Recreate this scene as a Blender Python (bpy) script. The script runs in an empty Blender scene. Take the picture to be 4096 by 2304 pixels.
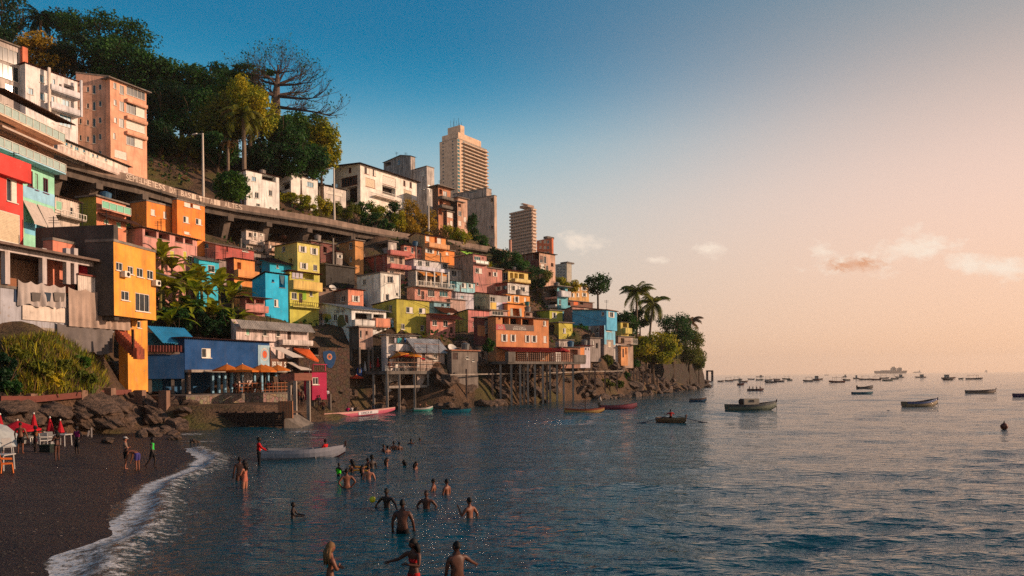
import bpy, bmesh, math, random
import numpy as np
from mathutils import Vector, Matrix
random.seed(7); rng = np.random.default_rng(11)
scene = bpy.context.scene
COL = scene.collection

# ---------------------------------------------------------------- camera
FPX, CX, HY, ROLL, CZ = 2900.0, 2048.0, 1506.0, 0.0102, 4.5   # focal length and horizon measured in photograph pixels
cam_data = bpy.data.cameras.new('camera')
cam_data.sensor_width = 36.0
cam_data.lens = 36.0 * FPX / 4096.0
cam_data.shift_y = (HY - 1152.0) / 4096.0
cam_data.clip_start = 0.1
cam_data.clip_end = 20000.0
cam = bpy.data.objects.new('camera', cam_data)
COL.objects.link(cam)
cam.location = (0, 0, CZ)
cam.rotation_euler = (Matrix.Rotation(math.pi / 2, 3, 'X') @ Matrix.Rotation(-ROLL, 3, 'Z')).to_euler()
scene.camera = cam

# ---------------------------------------------------------------- sky, sun, exposure
SUN_AZ, SUN_EL = math.radians(86), math.radians(17)   # azimuth clockwise from the view axis
SUN = Vector((math.sin(SUN_AZ) * math.cos(SUN_EL), math.cos(SUN_AZ) * math.cos(SUN_EL), math.sin(SUN_EL)))
world = bpy.data.worlds.new('World'); scene.world = world; world.use_nodes = True
wn, wl = world.node_tree.nodes, world.node_tree.links
wn.clear()
def wnode(t, **k):
	n = wn.new(t)
	for a, b in k.items(): setattr(n, a, b)
	return n
def wmath(op, a, b=None, c=None, clamp=False):
	n = wnode('ShaderNodeMath', operation=op, use_clamp=clamp)
	for i, v in enumerate((a, b, c)):
		if v is None: continue
		if isinstance(v, (int, float)): n.inputs[i].default_value = v
		else: wl.new(v, n.inputs[i])
	return n.outputs[0]
def wmix(fac, a, b, blend='MIX'):
	n = wnode('ShaderNodeMix', data_type='RGBA', blend_type=blend)
	for i, v in ((0, fac), (6, a), (7, b)):
		if isinstance(v, (int, float)): n.inputs[i].default_value = v
		elif isinstance(v, tuple): n.inputs[i].default_value = v
		else: wl.new(v, n.inputs[i])
	return n.outputs[2]
sky = wnode('ShaderNodeTexSky', sky_type='NISHITA')
sky.sun_disc = False
sky.sun_elevation = SUN_EL
sky.sun_rotation = SUN_AZ
sky.air_density = 1.0; sky.dust_density = 2.2; sky.ozone_density = 2.5
geo = wnode('ShaderNodeTexCoord')
vec = geo.outputs['Generated']
sep = wnode('ShaderNodeSeparateXYZ'); wl.new(vec, sep.inputs[0])
dot = wnode('ShaderNodeVectorMath', operation='DOT_PRODUCT'); wl.new(vec, dot.inputs[0]); dot.inputs[1].default_value = SUN
# evening air: teal away from the sun, cream round it, apricot along the horizon
SKY_K = 0.10
def srgb(r, g, b):
	f = lambda c: (c / 255 / 12.92) if c <= 10 else ((c / 255 + 0.055) / 1.055) ** 2.4
	return (f(r), f(g), f(b))
def ramp(fac, stops):
	n = wnode('ShaderNodeValToRGB'); wl.new(fac, n.inputs[0])
	e = n.color_ramp.elements
	n.color_ramp.interpolation = 'B_SPLINE'
	while len(e) < len(stops): e.new(0.5)
	for i, (p, c) in enumerate(stops):
		e[i].position = p; e[i].color = (*srgb(*c), 1)
	return n.outputs[0]
elev = wmath('MAXIMUM', sep.outputs[2], 0.0)
hlen = wmath('SQRT', wmath('ADD', wmath('MULTIPLY', sep.outputs[0], sep.outputs[0]), wmath('ADD', wmath('MULTIPLY', sep.outputs[1], sep.outputs[1]), 1e-6)))
hdot = wmath('DIVIDE', wmath('ADD', wmath('MULTIPLY', sep.outputs[0], math.sin(SUN_AZ)), wmath('MULTIPLY', sep.outputs[1], math.cos(SUN_AZ))), hlen)
side = wmath('DIVIDE', wmath('SUBTRACT', hdot, -0.06), 0.76, clamp=True)
side = wmath('MULTIPLY', wmath('MULTIPLY', side, side), wmath('SUBTRACT', 3.0, wmath('MULTIPLY', side, 2.0)))
far_sky = ramp(elev, [(0, (226, 190, 165)), (.12, (214, 204, 188)), (.22, (196, 204, 202)), (.30, (134, 186, 204)), (.36, (10, 140, 182)), (.42, (0, 118, 162)), (.54, (0, 104, 150)), (1, (0, 84, 130))])
sun_sky = ramp(elev, [(0, (255, 196, 152)), (.06, (255, 208, 172)), (.18, (252, 213, 192)), (.27, (238, 207, 192)), (.38, (168, 164, 162)), (.50, (84, 134, 156)), (1, (30, 92, 128))])
evening = wmix(side, far_sky, sun_sky)
# small evening clouds over the sea
inv_y = wmath('DIVIDE', 1.0, wmath('MAXIMUM', sep.outputs[1], 0.05))
gx = wmath('MULTIPLY', sep.outputs[0], inv_y); gz = wmath('MULTIPLY', sep.outputs[2], inv_y)
comb = wnode('ShaderNodeCombineXYZ'); wl.new(gx, comb.inputs[0]); wl.new(wmath('MULTIPLY', gz, 1.7), comb.inputs[1])
def wnoise(scale, detail):
	n = wnode('ShaderNodeTexNoise'); wl.new(comb.outputs[0], n.inputs['Vector'])
	n.inputs['Scale'].default_value = scale; n.inputs['Detail'].default_value = detail; n.inputs['Roughness'].default_value = 0.62
	return n.outputs[0]
n1, n2 = wnoise(26, 8), wnoise(60, 5)
def blob(cx, cz, a, b):
	u = wmath('DIVIDE', wmath('SUBTRACT', gx, cx), a); v = wmath('DIVIDE', wmath('SUBTRACT', gz, cz), b)
	return wmath('SUBTRACT', 1.0, wmath('SQRT', wmath('ADD', wmath('MULTIPLY', u, u), wmath('MULTIPLY', v, v))))
cl = None
for px, py, a, b in [(3450, 1052, 240, 60), (3690, 985, 190, 80), (3290, 1000, 70, 40), (3860, 1045, 160, 50), (4030, 1075, 190, 66), (2840, 1000, 75, 40), (2330, 965, 110, 50), (2620, 1040, 50, 18), (4250, 1090, 190, 60)]:
	q = blob((px - CX + ROLL * (HY - py)) / FPX, (HY - py - ROLL * (px - CX)) / FPX, a / FPX, b / FPX)
	cl = q if cl is None else wmath('MAXIMUM', cl, q)
dens = wmath('ADD', cl, wmath('MULTIPLY', wmath('SUBTRACT', n1, 0.53), 3.2))
dens = wmath('MULTIPLY', wmath('SMOOTH_MIN', wmath('MAXIMUM', dens, 0.0), 1.0, 0.4), 1.0, clamp=True)
core = blob((3430 - CX) / FPX, (HY - 1062 - 14) / FPX, 165 / FPX, 42 / FPX)
core = wmath('MULTIPLY', wmath('ADD', core, wmath('MULTIPLY', wmath('SUBTRACT', n2, 0.5), 2.2)), 1.5, clamp=True)
cloud = wmix(core, (*srgb(255, 236, 216), 1), (*srgb(228, 166, 128), 1))
evening = wmix(dens, evening, cloud)
evening_k = wnode('ShaderNodeVectorMath', operation='SCALE'); wl.new(evening, evening_k.inputs[0]); evening_k.inputs['Scale'].default_value = 0.62 / SKY_K
skycol = wmix(0.97, sky.outputs[0], evening_k.outputs[0])

bg = wnode('ShaderNodeBackground'); wl.new(skycol, bg.inputs[0]); bg.inputs[1].default_value = SKY_K
wout = wnode('ShaderNodeOutputWorld'); wl.new(bg.outputs[0], wout.inputs[0])

sun_data = bpy.data.lights.new('sun', 'SUN')
sun_data.energy = 3.5; sun_data.angle = math.radians(0.6); sun_data.color = (1.0, 0.68, 0.47)
sun = bpy.data.objects.new('sun', sun_data); COL.objects.link(sun)
sun.rotation_euler = SUN.to_track_quat('Z', 'Y').to_euler()
sun.location = SUN * 300

scene.view_settings.view_transform = 'Standard'
scene.view_settings.look = 'None'
scene.view_settings.exposure = 0.68
scene.view_settings.gamma = 1.0
scene.view_settings.use_curve_mapping = False
try:
	scene.cycles.max_bounces = 6; scene.cycles.diffuse_bounces = 3; scene.cycles.glossy_bounces = 3
	scene.cycles.transparent_max_bounces = 8; scene.cycles.volume_bounces = 0
	scene.cycles.use_denoising = False
except Exception: pass

# ---------------------------------------------------------------- helpers
def hexc(h):
	h = h.lstrip('#'); return srgb(int(h[0:2], 16), int(h[2:4], 16), int(h[4:6], 16))
def ray(x, y):
	px, py = x - CX, HY - y
	return (px + ROLL * py) / FPX, (py - ROLL * px) / FPX
def at(x, y, d):                       # world point that lies d metres ahead on the sight line of a photograph pixel
	rx, ru = ray(x, y); return Vector((rx * d, d, CZ + ru * d))
def onz(x, y, z=0.0):                  # where that sight line meets the level z
	rx, ru = ray(x, y); d = (z - CZ) / ru; return Vector((rx * d, d, z))

_n = {}
class MB:
	"""collects faces for one mesh object"""
	def __init__(s): s.v = []; s.f = []; s.m = []; s.mi = 0
	def add(s, vs, fs):
		o = len(s.v); s.v += [tuple(p) for p in vs]
		for f in fs: s.f.append(tuple(i + o for i in f)); s.m.append(s.mi)
	def quad(s, a, b, c, d): s.add((a, b, c, d), ((0, 1, 2, 3),))
	def box(s, c, ex, ey, ez):         # centre and three half-extent vectors
		c, ex, ey, ez = Vector(c), Vector(ex), Vector(ey), Vector(ez)
		p = [c + ex * i + ey * j + ez * k for k in (-1, 1) for j in (-1, 1) for i in (-1, 1)]
		s.add(p, ((0, 2, 3, 1), (4, 5, 7, 6), (0, 1, 5, 4), (2, 6, 7, 3), (0, 4, 6, 2), (1, 3, 7, 5)))
	def abox(s, x0, x1, y0, y1, z0, z1): s.box(((x0 + x1) / 2, (y0 + y1) / 2, (z0 + z1) / 2), ((x1 - x0) / 2, 0, 0), (0, (y1 - y0) / 2, 0), (0, 0, (z1 - z0) / 2))
	def bar(s, a, b, w, h=None, up=(0, 0, 1)):
		a, b = Vector(a), Vector(b); h = h or w; d = (b - a); L = d.length
		if L < 1e-6: return
		d /= L; r = d.cross(Vector(up))
		if r.length < 1e-3: r = d.cross(Vector((1, 0, 0)))
		r.normalize(); u = r.cross(d)
		s.box((a + b) / 2, d * (L / 2), r * (w / 2), u * (h / 2))
	def tube(s, pts, rad, n=7, cap=True):
		pts = [Vector(p) for p in pts]
		if isinstance(rad, (int, float)): rad = [rad] * len(pts)
		rings = []; prev = None
		for i, p in enumerate(pts):
			d = (pts[min(i + 1, len(pts) - 1)] - pts[max(i - 1, 0)])
			d = d.normalized() if d.length > 1e-6 else Vector((0, 0, 1))
			r = d.cross(prev) if prev is not None else d.cross(Vector((0, 0, 1)) if abs(d.z) < .9 else Vector((1, 0, 0)))
			if prev is not None: r = prev - d * prev.dot(d)
			if r.length < 1e-4: r = d.cross(Vector((1, 0, 0)))
			r.normalize(); prev = r; u = d.cross(r)
			rings.append([p + (r * math.cos(2 * math.pi * k / n) + u * math.sin(2 * math.pi * k / n)) * rad[i] for k in range(n)])
		vs = [q for g in rings for q in g]; fs = []
		for i in range(len(pts) - 1):
			for k in range(n):
				a, b = i * n + k, i * n + (k + 1) % n; fs.append((a, b, b + n, a + n))
		if cap: fs.append(tuple(range(n - 1, -1, -1))); fs.append(tuple((len(pts) - 1) * n + k for k in range(n)))
		s.add(vs, fs)
	def cone(s, c, r, h, n=12, drop=0.0, thick=0.02):   # parasol canopy, apex at c, panels sagging to the rim
		c = Vector(c); rim = [c + Vector((math.cos(2 * math.pi * k / n) * r, math.sin(2 * math.pi * k / n) * r, -h - (0.0 if k % 2 == 0 else -drop))) for k in range(n)]
		val = [p + Vector((0, 0, -0.14 * h - .05)) for p in rim]
		s.add([c] + rim + val, [(0, 1 + k, 1 + (k + 1) % n) for k in range(n)] + [(1 + k, 1 + n + k, 1 + n + (k + 1) % n, 1 + (k + 1) % n) for k in range(n)])
	def sphere(s, c, r, nu=12, nv=8, sc=(1, 1, 1)):
		c = Vector(c); vs = [c + Vector((0, 0, r * sc[2]))]
		for j in range(1, nv):
			t = math.pi * j / nv
			for i in range(nu):
				a = 2 * math.pi * i / nu
				vs.append(c + Vector((math.sin(t) * math.cos(a) * r * sc[0], math.sin(t) * math.sin(a) * r * sc[1], math.cos(t) * r * sc[2])))
		vs.append(c - Vector((0, 0, r * sc[2]))); fs = [(0, 1 + i, 1 + (i + 1) % nu) for i in range(nu)]
		for j in range(nv - 2):
			for i in range(nu):
				a, b = 1 + j * nu + i, 1 + j * nu + (i + 1) % nu; fs.append((a, a + nu, b + nu, b))
		L = len(vs) - 1; fs += [(L, L - nu + (i + 1) % nu, L - nu + i) for i in range(nu)]
		s.add(vs, fs)
	def build(s, name, mats, parent=None, smooth=False):
		me = bpy.data.meshes.new(name)
		off = wloc(parent)
		me.from_pydata([(p[0] - off.x, p[1] - off.y, p[2] - off.z) for p in s.v], [], s.f)
		if not isinstance(mats, (list, tuple)): mats = [mats]
		for m in mats: me.materials.append(m)
		if len(mats) > 1: me.polygons.foreach_set('material_index', s.m)
		if smooth: me.polygons.foreach_set('use_smooth', [True] * len(me.polygons))
		me.update()
		o = bpy.data.objects.new(name, me); COL.objects.link(o)
		if parent is not None: o.parent = parent
		return o
def wloc(o):
	v = Vector((0, 0, 0))
	while o is not None: v += o.location; o = o.parent
	return v
def tag(o, label=None, cat=None, group=None, kind=None):
	if label: o['label'] = label
	if cat: o['category'] = cat
	if group: o['group'] = group
	if kind: o['kind'] = kind
	return o
def thing(name, loc, label, cat, group=None):
	o = bpy.data.objects.new(name, None); COL.objects.link(o); o.location = loc; o.empty_display_size = 0.3
	return tag(o, label, cat, group)
def npmesh(name, V, F, mats, parent=None, smooth=False, mi=None):
	me = bpy.data.meshes.new(name); V = np.asarray(V, dtype=np.float32); F = np.asarray(F, dtype=np.int32)
	off = wloc(parent); V = V - np.array([off.x, off.y, off.z], dtype=np.float32)
	k = F.shape[1]
	me.vertices.add(len(V)); me.vertices.foreach_set('co', V.ravel())
	me.loops.add(F.size); me.loops.foreach_set('vertex_index', F.ravel())
	me.polygons.add(len(F)); me.polygons.foreach_set('loop_start', np.arange(0, F.size, k, dtype=np.int32))
	try: me.polygons.foreach_set('loop_total', np.full(len(F), k, dtype=np.int32))
	except Exception: pass
	for m in (mats if isinstance(mats, (list, tuple)) else [mats]): me.materials.append(m)
	if mi is not None: me.polygons.foreach_set('material_index', np.asarray(mi, dtype=np.int32))
	me.polygons.foreach_set('use_smooth', np.full(len(F), smooth))
	me.update(calc_edges=True); me.validate()
	o = bpy.data.objects.new(name, me); COL.objects.link(o)
	if parent is not None: o.parent = parent
	return o

# ---------------------------------------------------------------- materials
MAT = {}
class NT:
	def __init__(s, name):
		s.m = bpy.data.materials.new(name); s.m.use_nodes = True
		s.n = s.m.node_tree.nodes; s.l = s.m.node_tree.links
		s.bsdf = s.n['Principled BSDF']
	def node(s, t, ins=None, **k):
		n = s.n.new(t)
		for a, b in k.items(): setattr(n, a, b)
		for a, b in (ins or {}).items(): s.set(n.inputs[a], b)
		return n
	def set(s, sock, v):
		if hasattr(v, 'links'): s.l.new(v, sock)
		elif isinstance(v, tuple) and len(v) == 3 and sock.type == 'RGBA': sock.default_value = (*v, 1)
		else: sock.default_value = v
	def math(s, op, a, b=0.0, clamp=False):
		n = s.node('ShaderNodeMath', operation=op, use_clamp=clamp); s.set(n.inputs[0], a); s.set(n.inputs[1], b); return n.outputs[0]
	def mix(s, f, a, b, blend='MIX'):
		n = s.node('ShaderNodeMix', data_type='RGBA', blend_type=blend); s.set(n.inputs[0], f); s.set(n.inputs[6], a); s.set(n.inputs[7], b); return n.outputs[2]
	def noise(s, vec, scale, detail=4, rough=0.6):
		n = s.node('ShaderNodeTexNoise', {'Scale': scale, 'Detail': detail, 'Roughness': rough})
		if vec is not None: s.l.new(vec, n.inputs['Vector'])
		return n.outputs[0]
	def ramp(s, f, a, b):
		n = s.node('ShaderNodeMapRange', {'Value': f, 'From Min': a, 'From Max': b}); n.clamp = True; return n.outputs[0]
	def pos(s, sc=(1, 1, 1)):
		g = s.node('ShaderNodeNewGeometry')
		mp = s.node('ShaderNodeMapping', {'Vector': g.outputs['Position'], 'Scale': sc}); return mp.outputs[0]
	def bump(s, h, strength=0.3, dist=0.05):
		b = s.node('ShaderNodeBump', {'Height': h, 'Strength': strength, 'Distance': dist}); s.l.new(b.outputs[0], s.bsdf.inputs['Normal']); return b
	def out(s, col, rough=0.85, spec=0.25, metal=0.0):
		s.set(s.bsdf.inputs['Base Color'], col); s.set(s.bsdf.inputs['Roughness'], rough)
		s.bsdf.inputs['Specular IOR Level'].default_value = spec; s.bsdf.inputs['Metallic'].default_value = metal
		return s.m
def plaster(c, dirt=0.5):
	"""painted render with rain streaks, blotches and chipped patches"""
	key = ('plaster', c, dirt)
	if key in MAT: return MAT[key]
	t = NT('plaster_' + c.strip('#')); col = tuple(x ** .82 for x in hexc(c))
	p = t.pos(); st = t.pos((2.6, 2.6, 0.22))
	a = t.ramp(t.noise(p, 0.55, 5), 0.35, 0.75)
	lo = tuple(x * 0.78 for x in col); hi = tuple(min(.9, x * 1.3 + 0.01) for x in col)
	c1 = t.mix(a, hi, lo)
	s1 = t.math('MULTIPLY', t.ramp(t.noise(st, 1.0, 6, 0.65), 0.46, 0.70), min(1, dirt * 1.35))
	c2 = t.mix(s1, c1, (0.10, 0.085, 0.07))
	chip = t.math('MULTIPLY', t.ramp(t.noise(p, 1.7, 8, 0.7), 0.60, 0.66), min(1.0, dirt * 1.4))
	c3 = t.mix(chip, c2, (0.24, 0.20, 0.17))
	t.bump(t.noise(p, 9.0, 4), 0.25, 0.05)
	MAT[key] = t.out(c3, 0.88, 0.2); return MAT[key]
def paint(c, rough=0.5, spec=0.4, var=0.25):
	key = ('paint', c, rough)
	if key in MAT: return MAT[key]
	t = NT('paint_' + c.strip('#')); col = hexc(c)
	a = t.ramp(t.noise(t.pos(), 3.0, 5), 0.35, 0.75)
	MAT[key] = t.out(t.mix(a, col, tuple(x * (1 - var) for x in col)), rough, spec); return MAT[key]
def brick(c='#8a4a3a', mortar='#8f8178'):
	key = ('brick', c)
	if key in MAT: return MAT[key]
	t = NT('brick_wall'); g = t.node('ShaderNodeNewGeometry')
	sp = t.node('ShaderNodeSeparateXYZ', {'Vector': g.outputs['Position']})
	u = t.math('ADD', t.math('MULTIPLY', sp.outputs[0], 0.8), t.math('MULTIPLY', sp.outputs[1], 0.75))
	cb = t.node('ShaderNodeCombineXYZ', {'X': u, 'Y': sp.outputs[2]})
	b = t.node('ShaderNodeTexBrick', {'Vector': cb.outputs[0], 'Color1': hexc(c), 'Color2': tuple(x * .6 for x in hexc(c)), 'Mortar': hexc(mortar), 'Scale': 1.0, 'Mortar Size': 0.018, 'Brick Width': 0.34, 'Row Height': 0.2})
	n = t.ramp(t.noise(t.pos(), 0.8, 6), 0.4, 0.75)
	t.bump(b.outputs['Fac'], -0.5, 0.03)
	MAT[key] = t.out(t.mix(t.math('MULTIPLY', n, 0.55), b.outputs[0], (0.09, 0.07, 0.06)), 0.9, 0.15); return MAT[key]
def stone(c='#6a5648', sc=2.4, name='stone_masonry'):
	key = (name, c, sc)
	if key in MAT: return MAT[key]
	t = NT(name); p = t.pos(); col = hexc(c)
	v = t.node('ShaderNodeTexVoronoi', {'Vector': p, 'Scale': sc}, feature='DISTANCE_TO_EDGE')
	v2 = t.node('ShaderNodeTexVoronoi', {'Vector': p, 'Scale': sc})
	joint = t.ramp(t.math('ADD', v.outputs['Distance'], t.math('MULTIPLY', t.noise(p, 5, 3), .06)), 0.02, 0.09)
	cc = t.mix(0.55, col, v2.outputs['Color'], 'MULTIPLY'); cc = t.mix(0.5, cc, col)
	cc = t.mix(joint, tuple(x * 0.5 for x in col), cc)
	cc = t.mix(t.math('MULTIPLY', t.ramp(t.noise(t.pos((1, 1, .4)), 0.5, 6), 0.4, 0.7), 0.7), cc, (0.05, 0.045, 0.035))
	h = t.math('ADD', joint, t.noise(p, 6, 5)); t.bump(h, 0.8, 0.12)
	MAT[key] = t.out(cc, 0.92, 0.15); return MAT[key]
def concrete(c='#6e655c', stain=0.75):
	key = ('conc', c, stain)
	if key in MAT: return MAT[key]
	t = NT('concrete'); p = t.pos(); col = tuple(x ** .88 for x in hexc(c))
	cc = t.mix(t.ramp(t.noise(p, 0.7, 7), 0.35, 0.7), col, tuple(x * .55 for x in col))
	cc = t.mix(t.math('MULTIPLY', t.ramp(t.noise(t.pos((1.8, 1.8, .16)), 1.0, 7, .7), 0.45, 0.72), stain), cc, (0.04, 0.034, 0.03))
	t.bump(t.noise(p, 7, 5), 0.4, 0.06)
	MAT[key] = t.out(cc, 0.92, 0.15); return MAT[key]
def glass(c='#101a20', rough=0.08):
	key = ('glass', c)
	if key in MAT: return MAT[key]
	t = NT('window_glass'); col = hexc(c)
	a = t.ramp(t.noise(t.pos(), 0.9, 3), 0.4, 0.65)
	MAT[key] = t.out(t.mix(a, col, tuple(min(1, x * 2.2 + .01) for x in col)), rough, 0.6); return MAT[key]
def rooftile(c='#8c3f2c'):
	key = ('tile', c)
	if key in MAT: return MAT[key]
	t = NT('clay_roof_tiles'); p = t.pos(); col = hexc(c)
	cc = t.mix(t.ramp(t.noise(p, 2.2, 5), 0.3, 0.75), col, tuple(x * .35 for x in col))
	cc = t.mix(t.math('MULTIPLY', t.ramp(t.noise(p, 0.6, 6), 0.5, 0.75), .7), cc, (0.045, 0.035, 0.03))
	t.bump(t.noise(p, 8, 4), 0.4, 0.04)
	MAT[key] = t.out(cc, 0.9, 0.15); return MAT[key]
def leafmat(c, c2, name='foliage'):
	key = ('leaf', c, c2)
	if key in MAT: return MAT[key]
	t = NT(name); oi = t.node('ShaderNodeNewGeometry')
	a = oi.outputs['Random Per Island']
	n = t.ramp(t.noise(t.pos(), 0.35, 3), 0.38, 0.66)
	cc = t.mix(n, hexc(c), hexc(c2)); cc = t.mix(t.math('MULTIPLY', a, 0.6), cc, tuple(x * .5 for x in hexc(c)))
	t.out(cc, 0.6, 0.25)
	tr = t.node('ShaderNodeBsdfTranslucent', {'Color': cc}); mx = t.node('ShaderNodeMixShader', {0: 0.38})
	t.l.new(t.bsdf.outputs[0], mx.inputs[1]); t.l.new(tr.outputs[0], mx.inputs[2])
	t.l.new(mx.outputs[0], t.n['Material Output'].inputs[0])
	MAT[key] = t.m; return t.m
def bark(c='#5b4a3c'):
	key = ('bark', c)
	if key in MAT: return MAT[key]
	t = NT('bark'); p = t.pos((3, 3, .7)); col = hexc(c)
	t.bump(t.noise(p, 6, 5), 0.6, 0.05)
	MAT[key] = t.out(t.mix(t.ramp(t.noise(p, 3, 6), .35, .7), col, tuple(x * .4 for x in col)), 0.9, 0.15); return MAT[key]
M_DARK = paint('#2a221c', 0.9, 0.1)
M_WHITE = paint('#d8d2c6', 0.6, 0.3)
M_GLASS = glass()
M_TEAL = glass('#0f4e56')
M_BLUEW = paint('#1f7fa0', 0.4, 0.5)
M_WOOD = paint('#4a2d1e', 0.8, 0.2)
M_CONC = concrete()
M_CONC_L = concrete('#9a8d80', .6)
M_DOOR = paint('#3a2018', 0.7, 0.3)
M_METAL = paint('#8d8a86', 0.4, 0.5)
M_WIRE = paint('#1b1917', 0.6, 0.3)

# ---------------------------------------------------------------- lie of the land
def noise2(x, y, seed=0):
	r = np.random.default_rng(seed); out = np.zeros_like(x)
	for f, a in ((.045, 1.0), (.11, .5), (.27, .28), (.6, .15)):
		for k in range(4):
			th = r.uniform(0, 2 * math.pi); ph = r.uniform(0, 2 * math.pi); ff = f * r.uniform(.7, 1.4)
			out = out + a * .5 * np.sin((x * math.cos(th) + y * math.sin(th)) * ff * 6.283 + ph)
	return out
SHORE_PX = [(60, 2640), (213, 2217), (390, 2150), (452, 2060), (528, 1942), (690, 1893), (800, 1838), (752, 1790), (690, 1752), (742, 1712), (850, 1690), (1010, 1676), (1180, 1668), (1290, 1653), (1450, 1641), (1600, 1636), (1800, 1634), (1930, 1625), (2060, 1618), (2230, 1606), (2400, 1595), (2560, 1583), (2680, 1567), (2760, 1557), (2838, 1546)]
SHORE = np.array([[onz(*p).x, onz(*p).y] for p in SHORE_PX] + [[78, 305], [45, 430], [-40, 700]])
VIA_PX = [(224, 616), (414, 671), (552, 705), (700, 752), (828, 790), (945, 814), (1117, 841), (1300, 871), (1438, 900), (1590, 928), (1783, 957), (1888, 974), (1991, 993), (2050, 1007), (2200, 1042), (2400, 1150)]
VIA_Z = 34.5
_v = [onz(x, y, VIA_Z) for x, y in VIA_PX]
_d0 = (_v[0] - _v[1]).normalized()
VIA = np.array([[(_v[0] + _d0 * 60).x - 6, (_v[0] + _d0 * 60).y]] + [[p.x, p.y] for p in _v] + [[78, 300], [60, 430], [-20, 700]])
VIA_GZ = np.array([28.0] * 5 + [28, 28, 28, 29.5, 31.5, 33, 33.3, 33.3, 33.3, 33, 31, 25] + [11, 11, 11.0])
def polydist(P, L):
	best = np.full(len(P), 1e9); sign = np.ones(len(P)); idx = np.zeros(len(P))
	for i in range(len(L) - 1):
		a, b = L[i], L[i + 1]; ab = b - a; q = P - a
		t = np.clip((q @ ab) / (ab @ ab), 0, 1); dv = q - t[:, None] * ab
		d = np.hypot(dv[:, 0], dv[:, 1]); cr = ab[0] * q[:, 1] - ab[1] * q[:, 0]
		m = d < best - 1e-9
		best = np.where(m, d, best); sign = np.where(m, np.sign(cr), sign); idx = np.where(m, i + t, idx)
	return best * sign, idx
CTRL = []
for x_, y_, d_, sg in ((640, 1580, 75, 3.5), (760, 1585, 75, 3.5), (840, 1585, 77, 3.5), (930, 1585, 79, 3.5), (1010, 1585, 82, 3.5), (2200, 1446, 130, 2.6), (2260, 1446, 136, 2.6), (2320, 1448, 141, 2.6), (2390, 1450, 148, 2.6), (2450, 1475, 157, 3), (2500, 1470, 162, 3), (2140, 1446, 124, 2.2), (2080, 1446, 121.5, 2.2), (2300, 1302, 152, 4), (2360, 1302, 153, 4), (2420, 1302, 155, 4), (2480, 1330, 160, 4), (1090, 1590, 84, 3.5), (1160, 1600, 84, 3.5), (1210, 1600, 82, 3.0), (740, 1600, 71.5, 3), (850, 1600, 72, 3), (960, 1600, 74, 3), (1060, 1600, 77, 3)):
	q_ = at(x_, y_, d_); CTRL.append((q_.x, q_.y, q_.z - .5, sg))
def height(X, Y, rough=True):
	X = np.atleast_1d(np.asarray(X, float)); Y = np.atleast_1d(np.asarray(Y, float)); P = np.stack([X, Y], 1)
	a, ia = polydist(P, SHORE); b, ib = polydist(P, VIA)
	gz = np.interp(ib, np.arange(len(VIA)), VIA_GZ)
	beach = np.clip((9.6 - ia) / 1.5, 0, 1) if False else np.where(ia < 9.5, 1.0, 0.0)
	# hill face between shore and viaduct
	aa = np.maximum(a, 0); bb = np.maximum(-b, 0)
	back = np.where(ia < 9.5, np.interp(Y, [0, 30, 46, 58], [22, 20, 15, 4]), 0.0)
	back = np.minimum(back, np.maximum(aa, 0.01) + 200)
	ah = np.maximum(aa - back, 0)
	f = ah / (ah + bb + 1e-6)
	foot = np.interp(ah, [0, 1.5, 4, 9, 16], [0, 1.6, 3.6, 5.0, 5.0])
	hill = (foot * (1 - f) + gz * np.power(f, 0.92)) * np.interp(ia, [20.8, 22.2], [1, .38])
	sand = np.minimum(aa * 0.065, 1.6) * np.where(back > 0, 1, 0) + np.where(back > 0, 0, np.minimum(aa * .4, .4))
	h = np.where(aa < back, sand, sand * np.clip(1 - ah / 6, 0, 1) + hill)
	h = np.where(a <= 0, np.maximum(a * 0.12, -2.6), h)
	# above the viaduct
	bp = np.maximum(b, 0)
	cap = np.interp(Y, [60, 120, 150, 175, 200, 260, 330], [74, 72, 54, 48, 42, 20, 11]); cap = np.minimum(cap, np.interp(X, [-30, -12, 0, 30], [80, 48, 36.5, 34]))
	up = gz + (VIA_Z - 1.5 - gz) * np.clip((bp - 6) / 3, 0, 1) + np.maximum(bp - 10, 0) * np.interp(Y, [60, 130, 150], [.8, .8, .9])
	up = np.where(up > cap, cap + (up - cap) * 0.03, up)
	h = np.where((b > 0) & (a > 0), np.maximum(up, 0), h)
	w = np.zeros_like(h); dl = np.zeros_like(h)
	for cx_, cy_, cz_, sg in CTRL:
		k = np.exp(-((X - cx_) ** 2 + (Y - cy_) ** 2) / (2 * sg * sg)) * np.where(Y > 95, np.clip((a - 4.5) / 2.5, 0, 1), 1); w += k; dl += k * (cz_ - h)
	h = h + dl / np.maximum(w, 1.0)
	if rough:
		n = noise2(X, Y, 3); n2 = noise2(X * 3.1, Y * 3.1, 5)
		amp = np.where(a <= 0, 0.02, np.where(aa < back, 0.03, np.clip(ah / 4, 0, 1) * 0.55))
		h = h + n * amp + n2 * amp * .5
		h = h - 2.6 * np.clip((a - 9) / 6, 0, 1) * np.clip((-b - 3) / 6, 0, 1) * np.where(Y > 72, 1, 0)
	return h
def hit(x, y):
	"""where the sight line of a photograph pixel first meets the hillside"""
	rx, ru = ray(x, y); d = np.arange(12, 330, 0.25)
	h = height(rx * d, d, False); z = CZ + ru * d
	w = np.where(h >= z)[0]
	dd = d[w[0]] if len(w) else 330.0
	return at(x, y, dd)
def ground(x, y): return float(height([x], [y])[0])

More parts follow.
